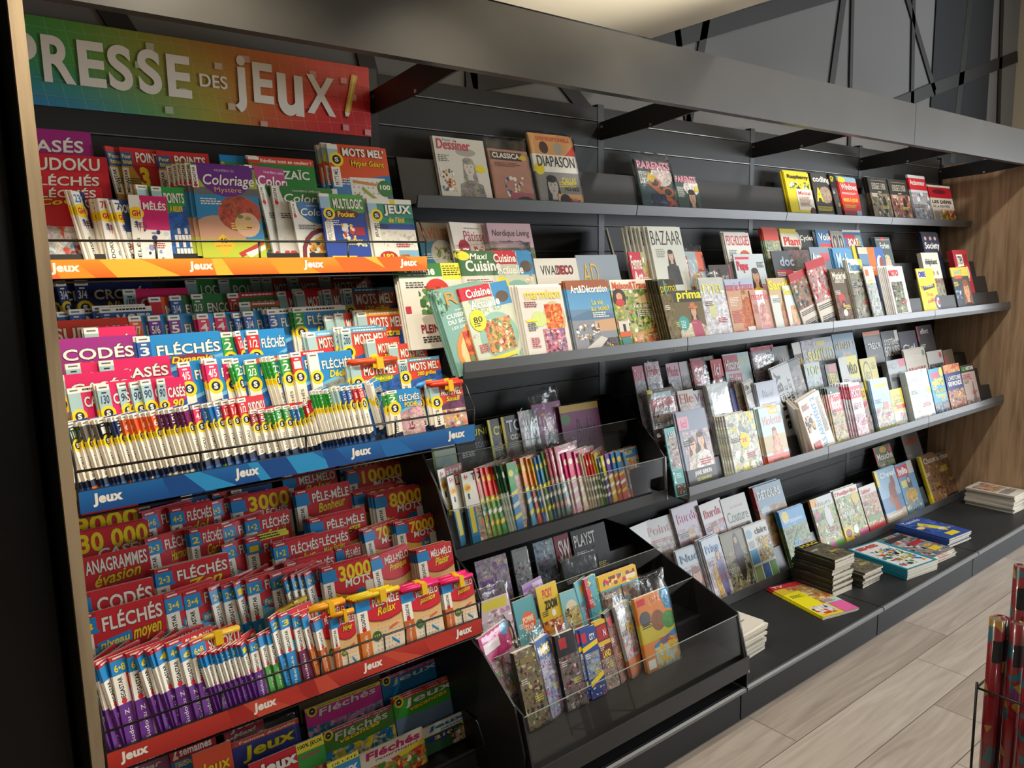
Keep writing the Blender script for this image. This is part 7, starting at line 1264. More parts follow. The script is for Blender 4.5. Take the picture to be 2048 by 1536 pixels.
I('s3',0,1.015,-.3793,.7617,.0621,.2657,.005,0,.0035,mz('5aa8a8','LEJ8','e0ecec',(.3,.06,.6,.12),[('N',.1,.1,1,.6,['c8e0e0','3a6a70','e8b890','4a4a7a','8a6a5a'],50,.06,.12),('R',0,.62,1,.80,'2f8a8a'),('T','2',.06,.64,.18,.16,'e8f0ec',.0),LL(.35,.67,.55,3,'d0e8e4'),('R',.1,.82,.95,.98,'5a4a44'),('N',.12,.83,.93,.97,['c8a890','3a3a44','e0dcd8'],24,.03,.07,0)],None,None,.0),'teal magazine with white 2 and a photo strip')
I('s3',0,1.0939,-.385,.7617,.178,.3161,.005,0,-.0048,mz('8a94a8','','w',(0,0,1,1),[('R',.02,.06,.36,.22,'d8a0b4'),('T','ici',.1,.1,.2,.1,'c85a7a'),('N',.1,.25,1,.75,['a8a8b4','c8bcb4','8a8494','d8d0cc'],30,.08,.14),('PE',.36,.42,.17,'6a5448','d8bca8','c8c0b8'),('PE',.66,.38,.18,'5a4438','d8b8a0','d8d4d0'),('E',.55,.95,.5,.1,'d0d4dc'),('R',0,.72,1,1,'4a4a50'),('T','JANE BIRKIN',.24,.75,.58,.07,'f4f0ec',.02),('T','LES DERNIÈRES',.28,.83,.5,.045,'d8d83c',.02)]),'grey magazine with two women and white lettering',n=2,st=(-.009,.0055),spine='y')
I('s3',0,1.3584,-.4055,.7614,.193,.2728,.006,0,.0027,mz('c8ccc0','','w',(0,0,1,1),[('N',0,0,1,1,['d8dcd4','b0b8b8','e8ece8','d8d06a','8a9498'],50,.08,.16),('E',.52,.42,.17,.12,'e8cc1c'),('T','2€',.43,.38,.17,.07,'b8502c',.03),('N',.3,.75,.8,.95,['d8d04a','e8e08a','f0f0e8'],20,.06,.12,0)]),'thick pale shiny magazine with yellow price disc',n=5,st=(-.009,.0063))
I('s3',0,1.5891,-.4055,.7614,.163,.2718,.006,0,.0036,mz('c2d8dc','Violette','e8a0a8',(.08,.14,.84,.14),[('R',.42,.0,.84,.12,'e8b82c'),('T','Santé',.45,.02,.34,.08,'f0e8d8'),('R',0,.45,1,.72,'c8b894'),('PE',.52,.42,.16,'8a6a3c','d8a684','e0a890'),('E',.55,.66,.2,.2,'e0a48c',1),('R',0,.76,1,1,'d86a54'),('T','RALENTIR',.25,.82,.45,.07,'2a2a2a',.01),LL(.1,.92,.8,1,'f0e4e0')],None,None,.0,None,.2),'pale magazine with coral bottom and woman in peach',n=5,st=(-.007,.0063))
I('s3',0,1.8726,-.4136,.7694,.23,.2398,.012,.8038,-.12,mz('dad2c6','','w',(0,0,1,1),[('N',.05,.08,.6,.35,['b03a34','3a3a3c','c8c0b4'],20,.05,.1),('T','PARTENT',.62,.1,.2,.6,'3a8ab0',.03,0,None,90),LL(.1,.4,.4,10,'4a4844'),('R',.1,.8,.6,.95,'b83a3a')]),'folded white sports newspaper bending outward',n=2,st=(-.004,.013),kind='newspaper',cat='newspaper')
I('s3',0,1.9538,-.3932,.7599,.188,.2655,.012,0,-.2,mz('dad2c6','','w',(0,0,1,1),[('T','ILS ARRIVENT 2',.5,.05,.2,.88,'2f8ab8',.03,0,None,90),LL(.75,.1,.2,24,'5a5854'),LL(.08,.1,.34,4,'8a2a2c'),('N',.05,.3,.4,.6,['c8a03c','3a3a3c','b8a898'],14,.06,.1),('R',.1,.78,.4,.95,'b83a3a')]),'white sports newspaper with sky-blue headline, leaning crooked',n=2,st=(-.004,.013),kind='newspaper',cat='newspaper')
I('s3',0,2.1629,-.3957,.7617,.11,.2928,.005,0,.0024,mz('c8b8a8','Foot','f0ece8',(.2,.06,.6,.1),[('R',0,0,1,.1,'2a3a2c'),('R',.05,.12,1,.4,'c83a4a'),('T','foot',.15,.16,.75,.2,'f4f0ec',.04,.1),('N',0,.4,1,1,['e0d03c','3a3a3c','c8ccc8','8a3a3a'],30,.07,.13)],None),'red football magazine with white title',n=4,st=(-.01,.0053))
I('s3',0,2.32,-.4185,.7614,.102,.301,.006,0,.0002,mz('d0ccd0','FOOT','f0e8ea',(.1,.1,.8,.12),[('R',0,.05,1,.25,'c0405a'),('T','SÉRIE',.1,.3,.7,.12,'8a3a54',.02),('N',0,.5,1,1,['b8b4bc','d86a7a','e8e4e8','6a6a74'],34,.06,.12)],None),'pale rose football magazine',n=7,st=(-.013,.0063))
I('s3',0,2.4603,-.3945,.7617,.091,.2826,.005,.2119,-.0002,mz('a8a49c','','w',(0,0,1,1),[('R',0,.1,1,.3,'d8b82c'),('T','VELO',.1,.14,.75,.12,'2a2a2a'),('R',.2,.34,.9,.42,'c8484a'),('N',0,.45,1,1,['8a8684','c8b8a0','4a4a54','b04a44','d8d4cc'],44,.05,.1)]),'busy racing magazine with yellow band')
I('s3',0,2.5761,-.3905,.7617,.174,.2861,.005,0,.002,mz('a8c4e0','','w',(0,0,1,1),[('R',.2,.08,.95,.16,'d8d84a'),('N',0,.5,1,1,['d8dce4','8aa0b8','c8604a','5a6a4a','b8c88a'],40,.06,.12),('R',.5,.42,.8,.55,'d8705a'),('R',0,.85,1,1,'8a9a5a')],'7fb0dc'),'sky-blue outdoor magazine with mountain photo',n=3,st=(-.004,.0054))
I('s3',0,2.7735,-.3793,.7617,.13,.2139,.005,0,.0056,mz('e0c82c','','w',(0,0,1,1),[('T','Un Tour',.2,.14,.6,.08,'3a3420'),('T','2023',.2,.26,.6,.09,'3a3420'),('R',.3,.4,1,.5,'c84a3c'),('R',0,.55,1,1,'c4c0b4'),('N',.1,.58,1,1,['8a8680','4a4844','d8d4cc'],20,.08,.14)]),'small yellow magazine with a red band')
I('s3',0,2.9277,-.3968,.7591,.245,.2943,.015,0,-.0049,mz('c8d4d8','QUI SAUVE','f0f4f4',(.15,.12,.7,.1),[('T','HÉROS',.3,.34,.5,.09,'8ab8c4',.02),('T','RÉELS',.3,.45,.5,.09,'8ab8c4',.02),('N',0,.0,1,1,['d0dce0','b8c8cc','e0e8e8'],20,.1,.2),('N',.2,.6,.9,.95,['f0f0ec','c8c4bc','e8e4dc'],20,.08,.14),('D',.9,.4,.08,'d8c83c'),('T','LES',.25,.2,.5,.1,'eef2f2',.0)],None,None,.0),'very pale blue thick book',n=2,st=(-.004,.0162))
I('s3',0,3.2433,-.3793,.7617,.173,.2747,.005,0,-.0057,mz('2f9ac0','BALADES','e0d83c',(.2,.42,.7,.08),[('R',.15,.08,.7,.2,'c84a6a'),('poly',[(.1,.26),(.9,.2),(.9,.34),(.1,.36)],'d8c83c'),('N',.05,.2,.95,.38,['e0c83c','5a8a4a','c8b07a'],14,.06,.1,0),('T','THERMALES',.2,.53,.7,.08,'e0d83c'),('N',0,.7,1,1,['2a5a7a','8ab0c0','c88a5a','1f4a6a'],30,.06,.12),('E',.85,.1,.12,.1,'e8d41c')],None,None,.02),'turquoise travel magazine with yellow lettering')
I('s3',0,3.4259,-.3796,.7609,.208,.2802,.008,0,.0035,mz('24387a','L’HISTOIRE','f4f0e8',(.15,.24,.78,.09),[('R',0,0,1,.17,'d88a4a'),('N',0,0,1,.17,['e8b05a','c8503a','5a8ab0'],16,.06,.1,0),('T','DU MONDE',.12,.35,.82,.1,'f4f0e8'),('R',0,.52,1,1,'a8584a'),('N',0,.52,1,1,['c8a080','8a2a2c','e0c8a8','4a3a34','b84a3a'],50,.05,.1)],None,None,.02),'navy history magazine with orange top and crowd painting')
I('s3',0,3.6504,-.3793,.7617,.182,.257,.005,0,.0058,mz('b8a49c','EIFFEL','b84a4c',(.08,.22,.6,.12),[('R',0,0,1,.17,'2a2826'),('T','GEO',.08,.04,.3,.09,'5ab83c'),('T','HISTOIRE',.4,.04,.55,.09,'e8e4dc'),('poly',[(.55,.85),(.66,.4),(.7,.4),(.8,.85)],'7a6c68'),('N',0,.8,1,1,['8a7a74','6a5c58'],14,.1,.16)],None,None,.0),'grey pink history magazine with a tower')
I('s4',1,1.1279,-.144,.2433,.15,.3063,.005,.1097,.0002,mz('dcded8','','w',(.12,.1,.76,.13),[('N',0,.3,1,1,PALE,40,.06,.14),],None,None,.02),'white magazine behind the black bin edge')
I('s4',1,1.204,-.1316,.2433,.195,.305,.005,0,-.0008,mz('dcdcd8','Point','d8b0b0',(.12,.1,.76,.13),[('N',0,.3,1,1,['d8d8d0','c8b8b0','a8908a','e0e0d8'],40,.06,.14),LL(.1,.3,.8,2,"d87a7a")],None,None,.02),'white craft magazine with faint red lines')
I('s4',1,1.3965,-.1463,.2433,.2,.3275,.005,.0648,.0031,mz('c8bcc8','Burda','d8a0b8',(.12,.1,.76,.13),[('N',0,.3,1,1,['b8acbc','d8ccd8','e0c8b8','8a7a8a'],40,.06,.14),('PE',.5,.45,.22,'b89a6a','e0c0a8','c8b8c4'),('D',.72,.82,.16,'d8d8dc')],None,None,.02),'lilac sewing magazine with smiling woman',n=2,st=(-.004,.0054))
I('s4',1,1.5845,-.1483,.2433,.178,.3078,.005,.084,-.0044,mz('d8d0d0','Burda','c83a4c',(.12,.1,.76,.13),[('N',0,.3,1,1,['d8d4dc','b8344a','c8a090','b0b0c8'],40,.06,.14),('PE',.45,.42,.2,'8a4a34','d8a890','c88a8a')],None,None,.02),'white sewing magazine with red lettering',n=2,st=(-.004,.0054))
I('s4',1,1.747,-.1374,.2433,.194,.2983,.005,0,-.0033,mz('d6d6ce','Couture','3a5a4a',(.1,.24,.82,.17),[('T','La nouvelle',.3,.14,.5,.05,'b8505a',0),LL(.15,.46,.7,2,'8a3a3a'),('D',.85,.52,.1,'4a6a54'),('poly',[(.4,.75),(1,.6),(1,1),(.3,1)],'d8583c'),('E',.3,.8,.2,.12,'b8b8b0')],None,None,.0),'white couture magazine with green serif title',n=2,st=(-.004,.0054))
I('s4',1,1.9952,-.148,.2426,.238,.3099,.007,0,-.0042,mz('9a7440','DÉTOURS','f0ece0',(.08,.06,.8,.16),[('R',0,0,1,.35,'7a9ab0'),('R',0,0,.06,1,'a83a44'),('N',0,.35,1,1,['b8905a','8a6434','c8a878','6a5a3c'],40,.07,.14),('E',.25,.4,.15,.08,'8ab0d0')],None,None,.02),'travel magazine with desert photo',n=3,st=(-.004,.0076))
I('s4',0,1.3122,-.2174,.1483,.166,.2671,.005,0,-.0037,mz('c8d4dc','Nuo','5a7aa0',(.12,.1,.76,.13),[('N',0,.3,1,1,['a8b8c8','c89a8a','d8dce0'],40,.06,.14),('PE',.6,.5,.3,'8a4a34','d8a890','5a8ab0')],None,None,.02),'pale blue magazine with a red-haired woman',n=2,st=(-.004,.0054))
I('s4',0,1.4751,-.2373,.1483,.139,.2808,.005,.0929,.0027,mz('c8d0dc','Prima','8ab0d8',(.12,.1,.76,.13),[('N',0,.3,1,1,['d8d4dc','a89ab0','c8b8a0'],40,.06,.14),('PE',.7,.28,.14,'5a3a2c','d8a890','8a7aa0'),('E',.7,.7,.18,.32,'6a608a',1),('E',.35,.7,.12,.28,'d8a83c',1)],None,None,.02),'pale fashion magazine with woman in patterned dress',n=4,st=(-.008,.0053))
I('s4',0,1.6208,-.2174,.1483,.17,.2651,.005,0,.0063,mz('8a8468','','w',(.12,.1,.76,.13),[('N',0,.3,1,1,['5a6a44','a89a74','3a4030','c8bc9a'],40,.06,.14),('E',.62,.45,.16,.42,'3a2c2c',1),('E',.6,.16,.07,.06,'c89a80'),LL(.1,.6,.4,6,'e8e4dc')],None,None,.02),'green magazine with figure in a long dark coat',n=2,st=(-.004,.0054))
I('s4',0,1.7981,-.2231,.1483,.181,.2659,.005,0,-.0029,mz('dcdcd6','claire','1c1c1c',(.42,.08,.52,.11),[('T','idées',.4,.2,.3,.1,'c8304a',.0,.2),('E',.15,.15,.14,.08,'8ab0c8'),('R',.02,.42,.34,.68,'4a9ac8'),('N',.38,.26,1,.68,['5a9a3c','e8703a','f0e8dc','3a6aa0','d8c83c','8ac06a'],60,.05,.09),('R',.02,.72,.32,.98,'7a8a5a'),('R',.36,.72,.66,.98,'3a5a8a'),('R',.7,.72,.98,.98,'5a8a3c'),LL(.06,.28,.28,5,'7a8a9a')],None,None,.01),'white craft magazine with garden photo collage',n=3,st=(-.004,.0054))
I('s4',0,2.0903,-.2255,.1479,.213,.2771,.006,0,.0029,mz('4a9ad0','Ardèche','f0f0ea',(.06,.84,.84,.1),[('R',0,.3,1,1,'6a8a4a'),('E',.2,.12,.14,.1,'e8c83c'),('T','Echappées',.12,.16,.74,.1,'e8f0f4',.0),('T','belles',.25,.28,.5,.08,'e8f0f4',.0),P(['5a7a3c','a8b86a','7a9a9a','c8c08a','3a6a34'],0,.3,1,.84,60),('N',.3,.55,.8,.7,['6ab0d8','8ac0e0'],8,.08,.12,0)],None,None,.02),'blue sky travel magazine with green valley',n=3,st=(-.004,.0065))
I('s4',0,2.3861,-.2174,.1483,.213,.2763,.005,0,-.0012,mz('c8ccc0','Nature','e8e8e0',(.2,.08,.7,.1),[('R',0,0,1,.22,'d0d4d0'),('R',0,0,.3,.16,'e8a83c'),P(GARD,0,.2,1,1,60,.05,.1),('R',.04,.26,.24,.4,'c84a8a'),('E',.6,.4,.14,.2,'d8d8d8'),('T','CACTUS',.25,.64,.5,.07,'f4f4ec'),('T','SUCCULENTES',.2,.73,.65,.07,'f4f4ec'),('R',0,.88,1,1,'5a9a3c'),('R',.35,.88,.6,1,'c85a9a')],None,None,.0),'green nature magazine with white lettering and flowers',n=2,st=(-.004,.0054))
I('s4',0,2.6043,-.2231,.1483,.241,.2794,.005,0,.005,mz('8aa85a','l’Amijardins','d8382c',(.04,.04,.9,.1),[P(GARD,0,.12,1,1,70,.05,.1),('R',0,0,1,.15,'e4e0d0'),('T','l’Ami jardins',.04,.04,.9,.1,'d8382c'),('E',.8,.24,.15,.12,'d8b81c'),('T','HERBES',.12,.44,.5,.09,'f0f4e8'),('R',0,.7,.35,1,'d8c02c'),('E',.18,.84,.13,.08,'8a3a2c'),('E',.5,.82,.1,.08,'d8ecd8'),('R',.6,.85,1,1,'b8507a')],None),'gardening magazine with red title and yellow badge',n=3,st=(-.004,.0054))
I('s4',0,2.8662,-.2174,.1483,.181,.2473,.005,0,.0012,mz('c8b8a8','Cultivez','c83a3a',(.08,.08,.5,.09),[('N',.0,.2,1,1,['c8382c','5a8a3c','d8d0c0','e0583c','8aa84a'],60,.06,.11),('R',0,0,1,.18,'dcd4c8'),('T','Cultivez',.08,.06,.6,.09,'c83a3a'),('R',.1,.66,.9,.8,'5a8a3a'),('R',0,.88,1,1,'c83a3a')],None),'vegetable garden magazine with red tomatoes',n=2,st=(-.004,.0054))
I('s4',0,3.076,-.2174,.1483,.237,.3006,.005,0,-.0033,mz('8ab0cc','Cheval','f0f4f4',(.2,.06,.75,.11),[('R',0,0,.12,.3,'e8d03c'),('R',0,.55,1,.82,'4a7aa8'),('E',.6,.5,.17,.22,'8a4424'),('E',.72,.3,.1,.14,'8a4424'),('poly',[(.55,.6),(.75,.6),(.85,.85),(.5,.85)],'a0502c'),('E',.45,.62,.1,.1,'a05a34'),('R',0,.84,1,1,'b8a894'),LL(.1,.88,.8,3,'f0e8dc')],None,None,.02,None,.1),'horse magazine with chestnut horse at sea',n=2,st=(-.004,.0054))
I('s4',0,3.3203,-.2174,.1483,.205,.2973,.005,0,-.004,mz('5a94b8','Info','f0f0ea',(.08,.1,.55,.13),[('R',0,.04,.68,.27,'c8283a'),('R',.68,0,1,.25,'c8c4bc'),('T','Info',.08,.08,.52,.14,'f4f4ee'),('R',.1,.34,.5,.48,'d8cc2c'),('E',.55,.45,.14,.18,'2a3a5a'),('E',.55,.36,.08,.06,'d8a684'),('E',.5,.66,.35,.14,'c89a3a',1),('N',0,.75,1,1,['8a7a54','5a8ab0','c8b890'],24,.08,.13)],None),'horse riding magazine with red title box',n=2,st=(-.004,.0054))
I('s4',1,3.2283,-.1316,.2433,.208,.3076,.005,0,.0012,mz('5a6034','Mouche','f0ece0',(.08,.14,.86,.13),[('R',0,0,.06,.5,'b83a44'),P(['6a7038','8a8a4a','3a4424','a09a5a'],0,.3),('E',.5,.08,.2,.06,'c8a03c'),('E',.88,.1,.1,.08,'c84a54')],None,None,.02),'olive fishing magazine with white serif title')
I('s4',1,3.5927,-.1316,.2433,.21,.3281,.005,0,-.0026,mz('8a8a8a','Sandler','d8582c',(.1,.08,.75,.13),[('E',.55,.75,.26,.22,'3a3c44',1),LL(.1,.4,.3,3,'c8c8c8')],None,None,.02),'grey magazine with orange title')
I('s4',0,3.6245,-.2231,.1483,.2,.294,.005,0,-.0067,mz('8a6a4a','Chasse','f0e8dc',(.18,.06,.78,.12),[('R',0,0,.13,1,'d8c42c'),P(['a07a54','6a4a30','c8a47a','5a4a34','b06a3c'],.13,.15,1,1,60)],None,None,.02),'brown hunting magazine with yellow edge',n=3,st=(-.004,.0054))
I('s4',0,3.8344,-.2076,.153,.221,.2693,.005,0,-.0003,mz('7a6044','la chasse','f0ece0',(.1,.04,.86,.12),[P(['8a6a48','5a4630','b8946a','4a4430','a05a34'],0,.15,1,1,60),('R',.2,.3,.6,.44,'d8b83c')],None,None,.02),'brown hunting magazine with white serif title',film=0.01)
I('k1',1,.0966,-.1513,.8609,.094,.2092,.005,0,-.0016,mz('b8c8b8','','w',(0,0,1,1),[('R',0,0,.1,1,'8a9a5a'),('E',.52,.5,.36,.3,'a8c0c8'),('E',.52,.5,.22,.18,'c8d4cc')]),'pale green magazine with a round emblem behind the comics')
I('k1',1,.2047,-.1401,.8707,.209,.2372,.005,.0488,-.0046,mz('1c1e22','JUNIOR','d0d83c',(.26,.05,.7,.13),[('T','science',.38,.21,.4,.12,'8a8f94',.0),('N',.0,.4,1,1,['3a3a3c','4a4640','2a2c34','6a6458'],30,.08,.14),('E',.2,.7,.2,.12,'6a6250')],None,None,.02),'black science magazine with green-yellow capitals')
I('k1',1,.3442,-.1513,.8609,.13,.2619,.005,.1157,-.002,mz('1c1c1e','C’EST','e0cc3c',(.15,.1,.7,.12),[('R',0,0,.08,1,'d0c82c'),('N',.1,.3,1,1,['d8c02c','3a3428','8a7a3c'],20,.08,.14)],None,None,.03),'black comic with yellow edge')
I('k1',1,.4032,-.1513,.8609,.2,.2643,.005,.0883,-.0025,mz('3a342e','TOUT','c8d0d8',(.1,.06,.7,.16),[('R',0,0,.06,1,'c8b82c'),('T','COMPTE',.15,.26,.55,.07,'e0dcd4'),('N',0,.42,1,1,['c89a5a','5a8ab0','8a3a34','c8c4bc','6a5a44'],40,.06,.12)],None,None,.02),'dark comic with white capitals')
I('k1',1,.4803,-.1513,.8609,.095,.2732,.005,.095,.0038,mz('4a4a4a','WA','c8d8c8',(.3,.12,.6,.2),[('N',0,.0,.6,1,['b0c4c0','c88a94','d8dcd8','8aa09a'],30,.08,.16)],None,None,.01),'grey green comic with a pale sheen',film=0.01)
I('k1',1,.552,-.1401,.8707,.151,.2762,.005,.0562,-.005,mz('8a3a74','','w',(0,0,1,1),[('E',.55,.55,.16,.25,'1c1a1e',1),('E',.55,.36,.08,.06,'c89a80'),('T','TV',.3,.14,.2,.16,'d8c84a',.0),LL(.25,.32,.3,2,'e0d0dc'),P(['7a3064','9a4a84','4a1f40'],0,.6,1,1,16)]),'purple magazine with dark-haired figure in plastic',film=0.06)
I('k1',1,.6729,-.1513,.8609,.201,.2671,.005,0,.0069,mz('8a4a7a','Barbie','3a1a34',(.35,.22,.5,.34),[('R',0,0,1,.1,'c8a84a'),('E',.12,.2,.12,.08,'5a8a5a'),('E',.55,.85,.26,.18,'6a5a60'),LL(.3,.62,.55,2,'d8b8d0')],None,None,-.01,None,.25),'mauve pink magazine with dark script and gold top')
I('k1',0,.0704,-.2521,.7727,.12,.2412,.005,.2814,-.0003,gh('6+','RÉCRÉ'),'white and red activity book marked 6+')
I('k1',0,.0949,-.2633,.7629,.1,.2268,.005,.2781,.0014,gh('5+','1','r'),'white activity book marked 5+',2)
I('k1',0,.1401,-.2688,.7629,.12,.2292,.005,.1057,-.0004,gh('4+','TOUS','w'),'white activity book marked 4+',3,n=2,st=(-.004,.0054))
I('k1',0,.2045,-.2633,.7629,.14,.2346,.005,.3159,.0047,d20,'comic with red and yellow spine',4)
I('k1',0,.2264,-.2633,.7629,.14,.2324,.005,.3176,.0045,d20,'comic with red and yellow spine',5)
I('k1',0,.2482,-.2633,.7629,.14,.2312,.005,.333,.0008,d20,'comic with red and yellow spine',6)
I('k1',0,.269,-.2633,.7629,.14,.2292,.005,.2524,-.0003,stripe('c8281c','3a8a3c','f0c81c'),'comic with red and red spine')
I('k1',0,.2962,-.2633,.7629,.14,.2314,.005,.6953,.0031,d21,'thin comic with dark green spine',8)
I('k1',0,.3068,-.2633,.7629,.14,.2304,.005,.5887,.005,d21,'thin comic with dark green spine',9)
I('k1',0,.3191,-.2633,.7629,.14,.2291,.005,.68,-.0014,d21,'thin comic with dark green spine',10)
I('k1',0,.3299,-.2633,.7629,.14,.2286,.005,.1402,.0033,stripe('3a9a4a','3a8ac8','e8d82c'),'green and blue comic')
I('k1',0,.3785,-.2521,.7727,.15,.2239,.005,.4146,.0064,stripe('d8301c','e8a02c','f0c81c'),'comic with red title band and yellow spine')
I('k1',0,.3954,-.2633,.7629,.14,.2363,.005,.2447,-.0005,stripe('e88a1c','5aa0c8','f0d83c'),'orange spined comic',13)
I('k1',0,.4235,-.2633,.7629,.14,.2346,.005,.2808,-.0038,stripe('e88a1c','c8503a','f0d83c'),'orange spined comic',14)
I('k1',0,.448,-.2633,.7629,.14,.2283,.005,.4894,-.0037,stripe('e8a01c','3a7ac0','f0d83c'),'orange and blue comic')
I('k1',0,.4625,-.2633,.7629,.14,.2281,.005,.4545,.003,stripe('3a7ac0','e0dcd4','f0d83c'),'blue spined comic')
I('k1',0,.478,-.2633,.7629,.14,.2323,.005,.3206,.0025,stripe('3a8a9c','5a7a34','f0d83c'),'teal spined comic')
I('k1',0,.4996,-.2633,.7629,.14,.2423,.005,.4067,.0064,stripe('5a7a34','3a5a8c','f0d83c'),'green spined comic')
I('k1',0,.5168,-.2633,.7629,.14,.2476,.005,.3461,.005,d22,'rose comic wrapped in plastic',19,film=0.012)
I('k1',0,.5368,-.2633,.7629,.14,.249,.005,.3591,-.0036,d22,'rose comic wrapped in plastic',20,film=0.012)
I('k1',0,.5562,-.2633,.7629,.14,.2491,.005,.2026,-.0043,d22,'rose comic wrapped in plastic',21,film=0.012)
I('k1',0,.5899,-.2633,.7629,.13,.2219,.005,.4014,-.0034,d23,'hot pink comic',22)
I('k1',0,.6073,-.2633,.7629,.13,.2223,.005,.196,-.0044,d23,'hot pink comic',23)
I('k1',0,.6423,-.2633,.7629,.13,.2189,.005,.2224,.0029,stripe('e0307a','e8c8b8','f4e8c8'),'hot pink comic',24)
I('k1',0,.6731,-.2633,.7629,.13,.2092,.005,.5192,.005,d24,'cream comic',25)
I('k1',0,.6868,-.2633,.7629,.13,.2046,.005,.5382,.0056,d24,'cream comic',26)
I('k1',0,.7001,-.2633,.7629,.13,.1977,.005,.5494,-.0034,stripe('d8302c','c8b0a0','f4e8c8'),'red spined comic',27)
I('k1',0,.7131,-.2633,.7629,.13,.1979,.005,.375,.0051,stripe('d8302c','8a8a84','f4e8c8'),'red spined comic',28)
I('k1',0,.7316,-.2633,.7629,.13,.2019,.005,.4599,-.0026,stripe('e0902c','8a9a3c','f4e8c8'),'amber spined comic')
I('k1',0,.747,-.2633,.7629,.13,.197,.005,.621,-.0011,stripe('c8b03c','3a6a4a','f4e8c8'),'mustard spined comic')
I('k1',0,.7587,-.2633,.7629,.13,.176,.005,.5118,.0032,stripe('2a6a7c','3a5a34','f4e8c8'),'dark teal comic')
I('k1',0,.7725,-.2633,.7629,.13,.1784,.005,.3301,-.0058,stripe('d8c83c','5a3a8c','f4e8c8'),'yellow and purple comic')
I('k1',0,.7935,-.2633,.7629,.13,.1821,.005,.2252,-.0057,stripe('6a3a9c','d8a82c','f4e8c8'),'purple comic')
I('k1',0,.824,-.2633,.7629,.14,.182,.005,.2848,.0047,d25,'blue spined games comic',34)
I('k1',0,.8482,-.2633,.7629,.14,.1828,.005,.1503,-.0029,d25,'blue spined games comic',35)
I('k1',0,.8936,-.2633,.7629,.13,.1779,.005,.5,-.002,mz('5a9ac0','JEUX','2a3a6a',(.35,.06,.55,.14),[('R',.25,.02,1,.3,'e0b03c'),('T','JEUX',.35,.06,.55,.18,'2a3a6a'),('N',0,.35,1,.85,KIDS,30,.08,.14),('R',0,.86,1,1,'d8382c')]),'blue games comic with yellow title box')
I('k2',2,.2093,-.2364,.4266,.135,.2347,.005,0,.0011,mz('b8a8b4','','w',(0,0,1,1),[('N',0,0,1,1,['c8b8c0','a890b0','d8c8b8','8a6a9a'],40,.08,.16),('E',.3,.4,.2,.1,'8a5ab0'),('E',.3,.4,.1,.05,'e8e0e8'),('R',.3,.62,1,.82,'9a6a54')]),'pastel magazine with lilac swirl')
I('k2',2,.3691,-.2364,.4266,.071,.2363,.005,0,.0025,mz('d0d0d4','','w',(.1,.05,.8,.14),[('R',0,0,1,.2,'9aa0a0'),('N',0,.2,1,1,['c8d0d0','5a5c60','e8ecec','2a2c30'],40,.06,.14),],None,None,.0),'silver and black magazine',film=0.01)
I('k2',2,.4701,-.2364,.4266,.094,.2374,.005,0,-.0069,mz('8aa4c0','','w',(0,0,1,1),[('N',0,0,1,1,['a8c0d8','5a7a9c','d8e4ee','8a8aa8','6a7a5a'],50,.07,.15)]),'light blue magazine')
I('k2',2,.5682,-.2364,.4266,.072,.2386,.005,0,-.0023,mz('8a2434','SW','f0ece8',(.2,.08,.75,.3),[('R',0,.55,1,1,'7aa83c'),P(['8a2434','d8c8c0','4a1a20'],0,.35,1,.6,16)],None,None,.02),'maroon game magazine with white capitals and green base')
I('k2',2,.658,-.2284,.4308,.18,.2313,.005,0,-.0009,mz('16161a','PLAYST','e4e2de',(.05,.08,.6,.2),[('D',.12,.62,.13,'e0b81c'),('N',.3,.4,1,1,['2a1a20','3a1a24','1a1a20'],20,.08,.15)],None,None,.02),'black game magazine with white capitals and yellow disc')
I('k2',2,.5361,-.3004,.3934,.177,.2055,.005,0,-.0002,mz('17181a','NOUVEAU','5a5a5c',(.4,.3,.5,.2),[('N',0,0,1,1,['24262a','101114','3a3a3e'],20,.08,.14)],None,None,.0),'dark charcoal magazine wrapped in plastic',film=0.02)
I('k2',1,.1112,-.3964,.3436,.122,.254,.005,0,-.0041,mz('d4c0cc','','w',(0,0,1,1),[('R',.1,.02,.9,.14,'d8c83c'),('N',0,.15,1,.5,['e8d8e0','b88aa8','f0e8ec'],24,.08,.14),('PE',.66,.5,.34,'2a1c1a','d8a888','d8d0d0')]),'pink girls magazine with a long-haired child',film=0.05)
I('k2',1,.2457,-.3964,.3436,.097,.2187,.005,.0898,.0012,mz('5aa0a8','','w',(0,0,1,1),[('D',.55,.36,.33,'e8642c'),('T','POMME',.3,.28,.5,.09,'f4e8d0'),('T','D’API',.38,.4,.36,.09,'f4e8d0'),('R',0,.7,1,1,'d8b82c'),('N',.2,.74,.8,.95,['8a4a2c','c8382c','f0e0b0'],14,.06,.1,0)]),'teal children’s magazine with orange apple disc')
I('k2',1,.3215,-.3644,.3602,.112,.2295,.005,.2481,.0064,mz('a07ab8','','w',(0,0,1,1),[('R',.5,.04,1,.14,'e0c8e0'),('N',0,.1,1,1,['b08ac8','8a5aa8','d8c0e0'],30,.1,.16)]),'lilac children’s magazine')
I('k2',1,.3492,-.3964,.3436,.097,.2371,.005,.0733,-.0015,mz('d8b82c','ZOOM','20241c',(.25,.22,.62,.13),[('T','PICKY',.25,.06,.5,.13,'c8202c',.04,.1),('R',.0,.5,1,1,'c8602c'),('N',.1,.5,1,1,['b83a2c','e0883c','8a3a24','d8c83c'],30,.08,.14),('E',.62,.42,.1,.05,'f0ece0')],None,None,.05,None,.15),'yellow children’s magazine with red title')
I('k2',1,.4421,-.3964,.3436,.084,.1931,.005,0,.0006,mz('8ac0cc','','w',(0,0,1,1),[('D',.5,.3,.3,'e0d8c0'),('N',.1,.3,.9,1,['d8c84a','3a3428','c8a83c','e8e4d4'],26,.09,.15)]),'pale blue baby magazine with yellow figure')
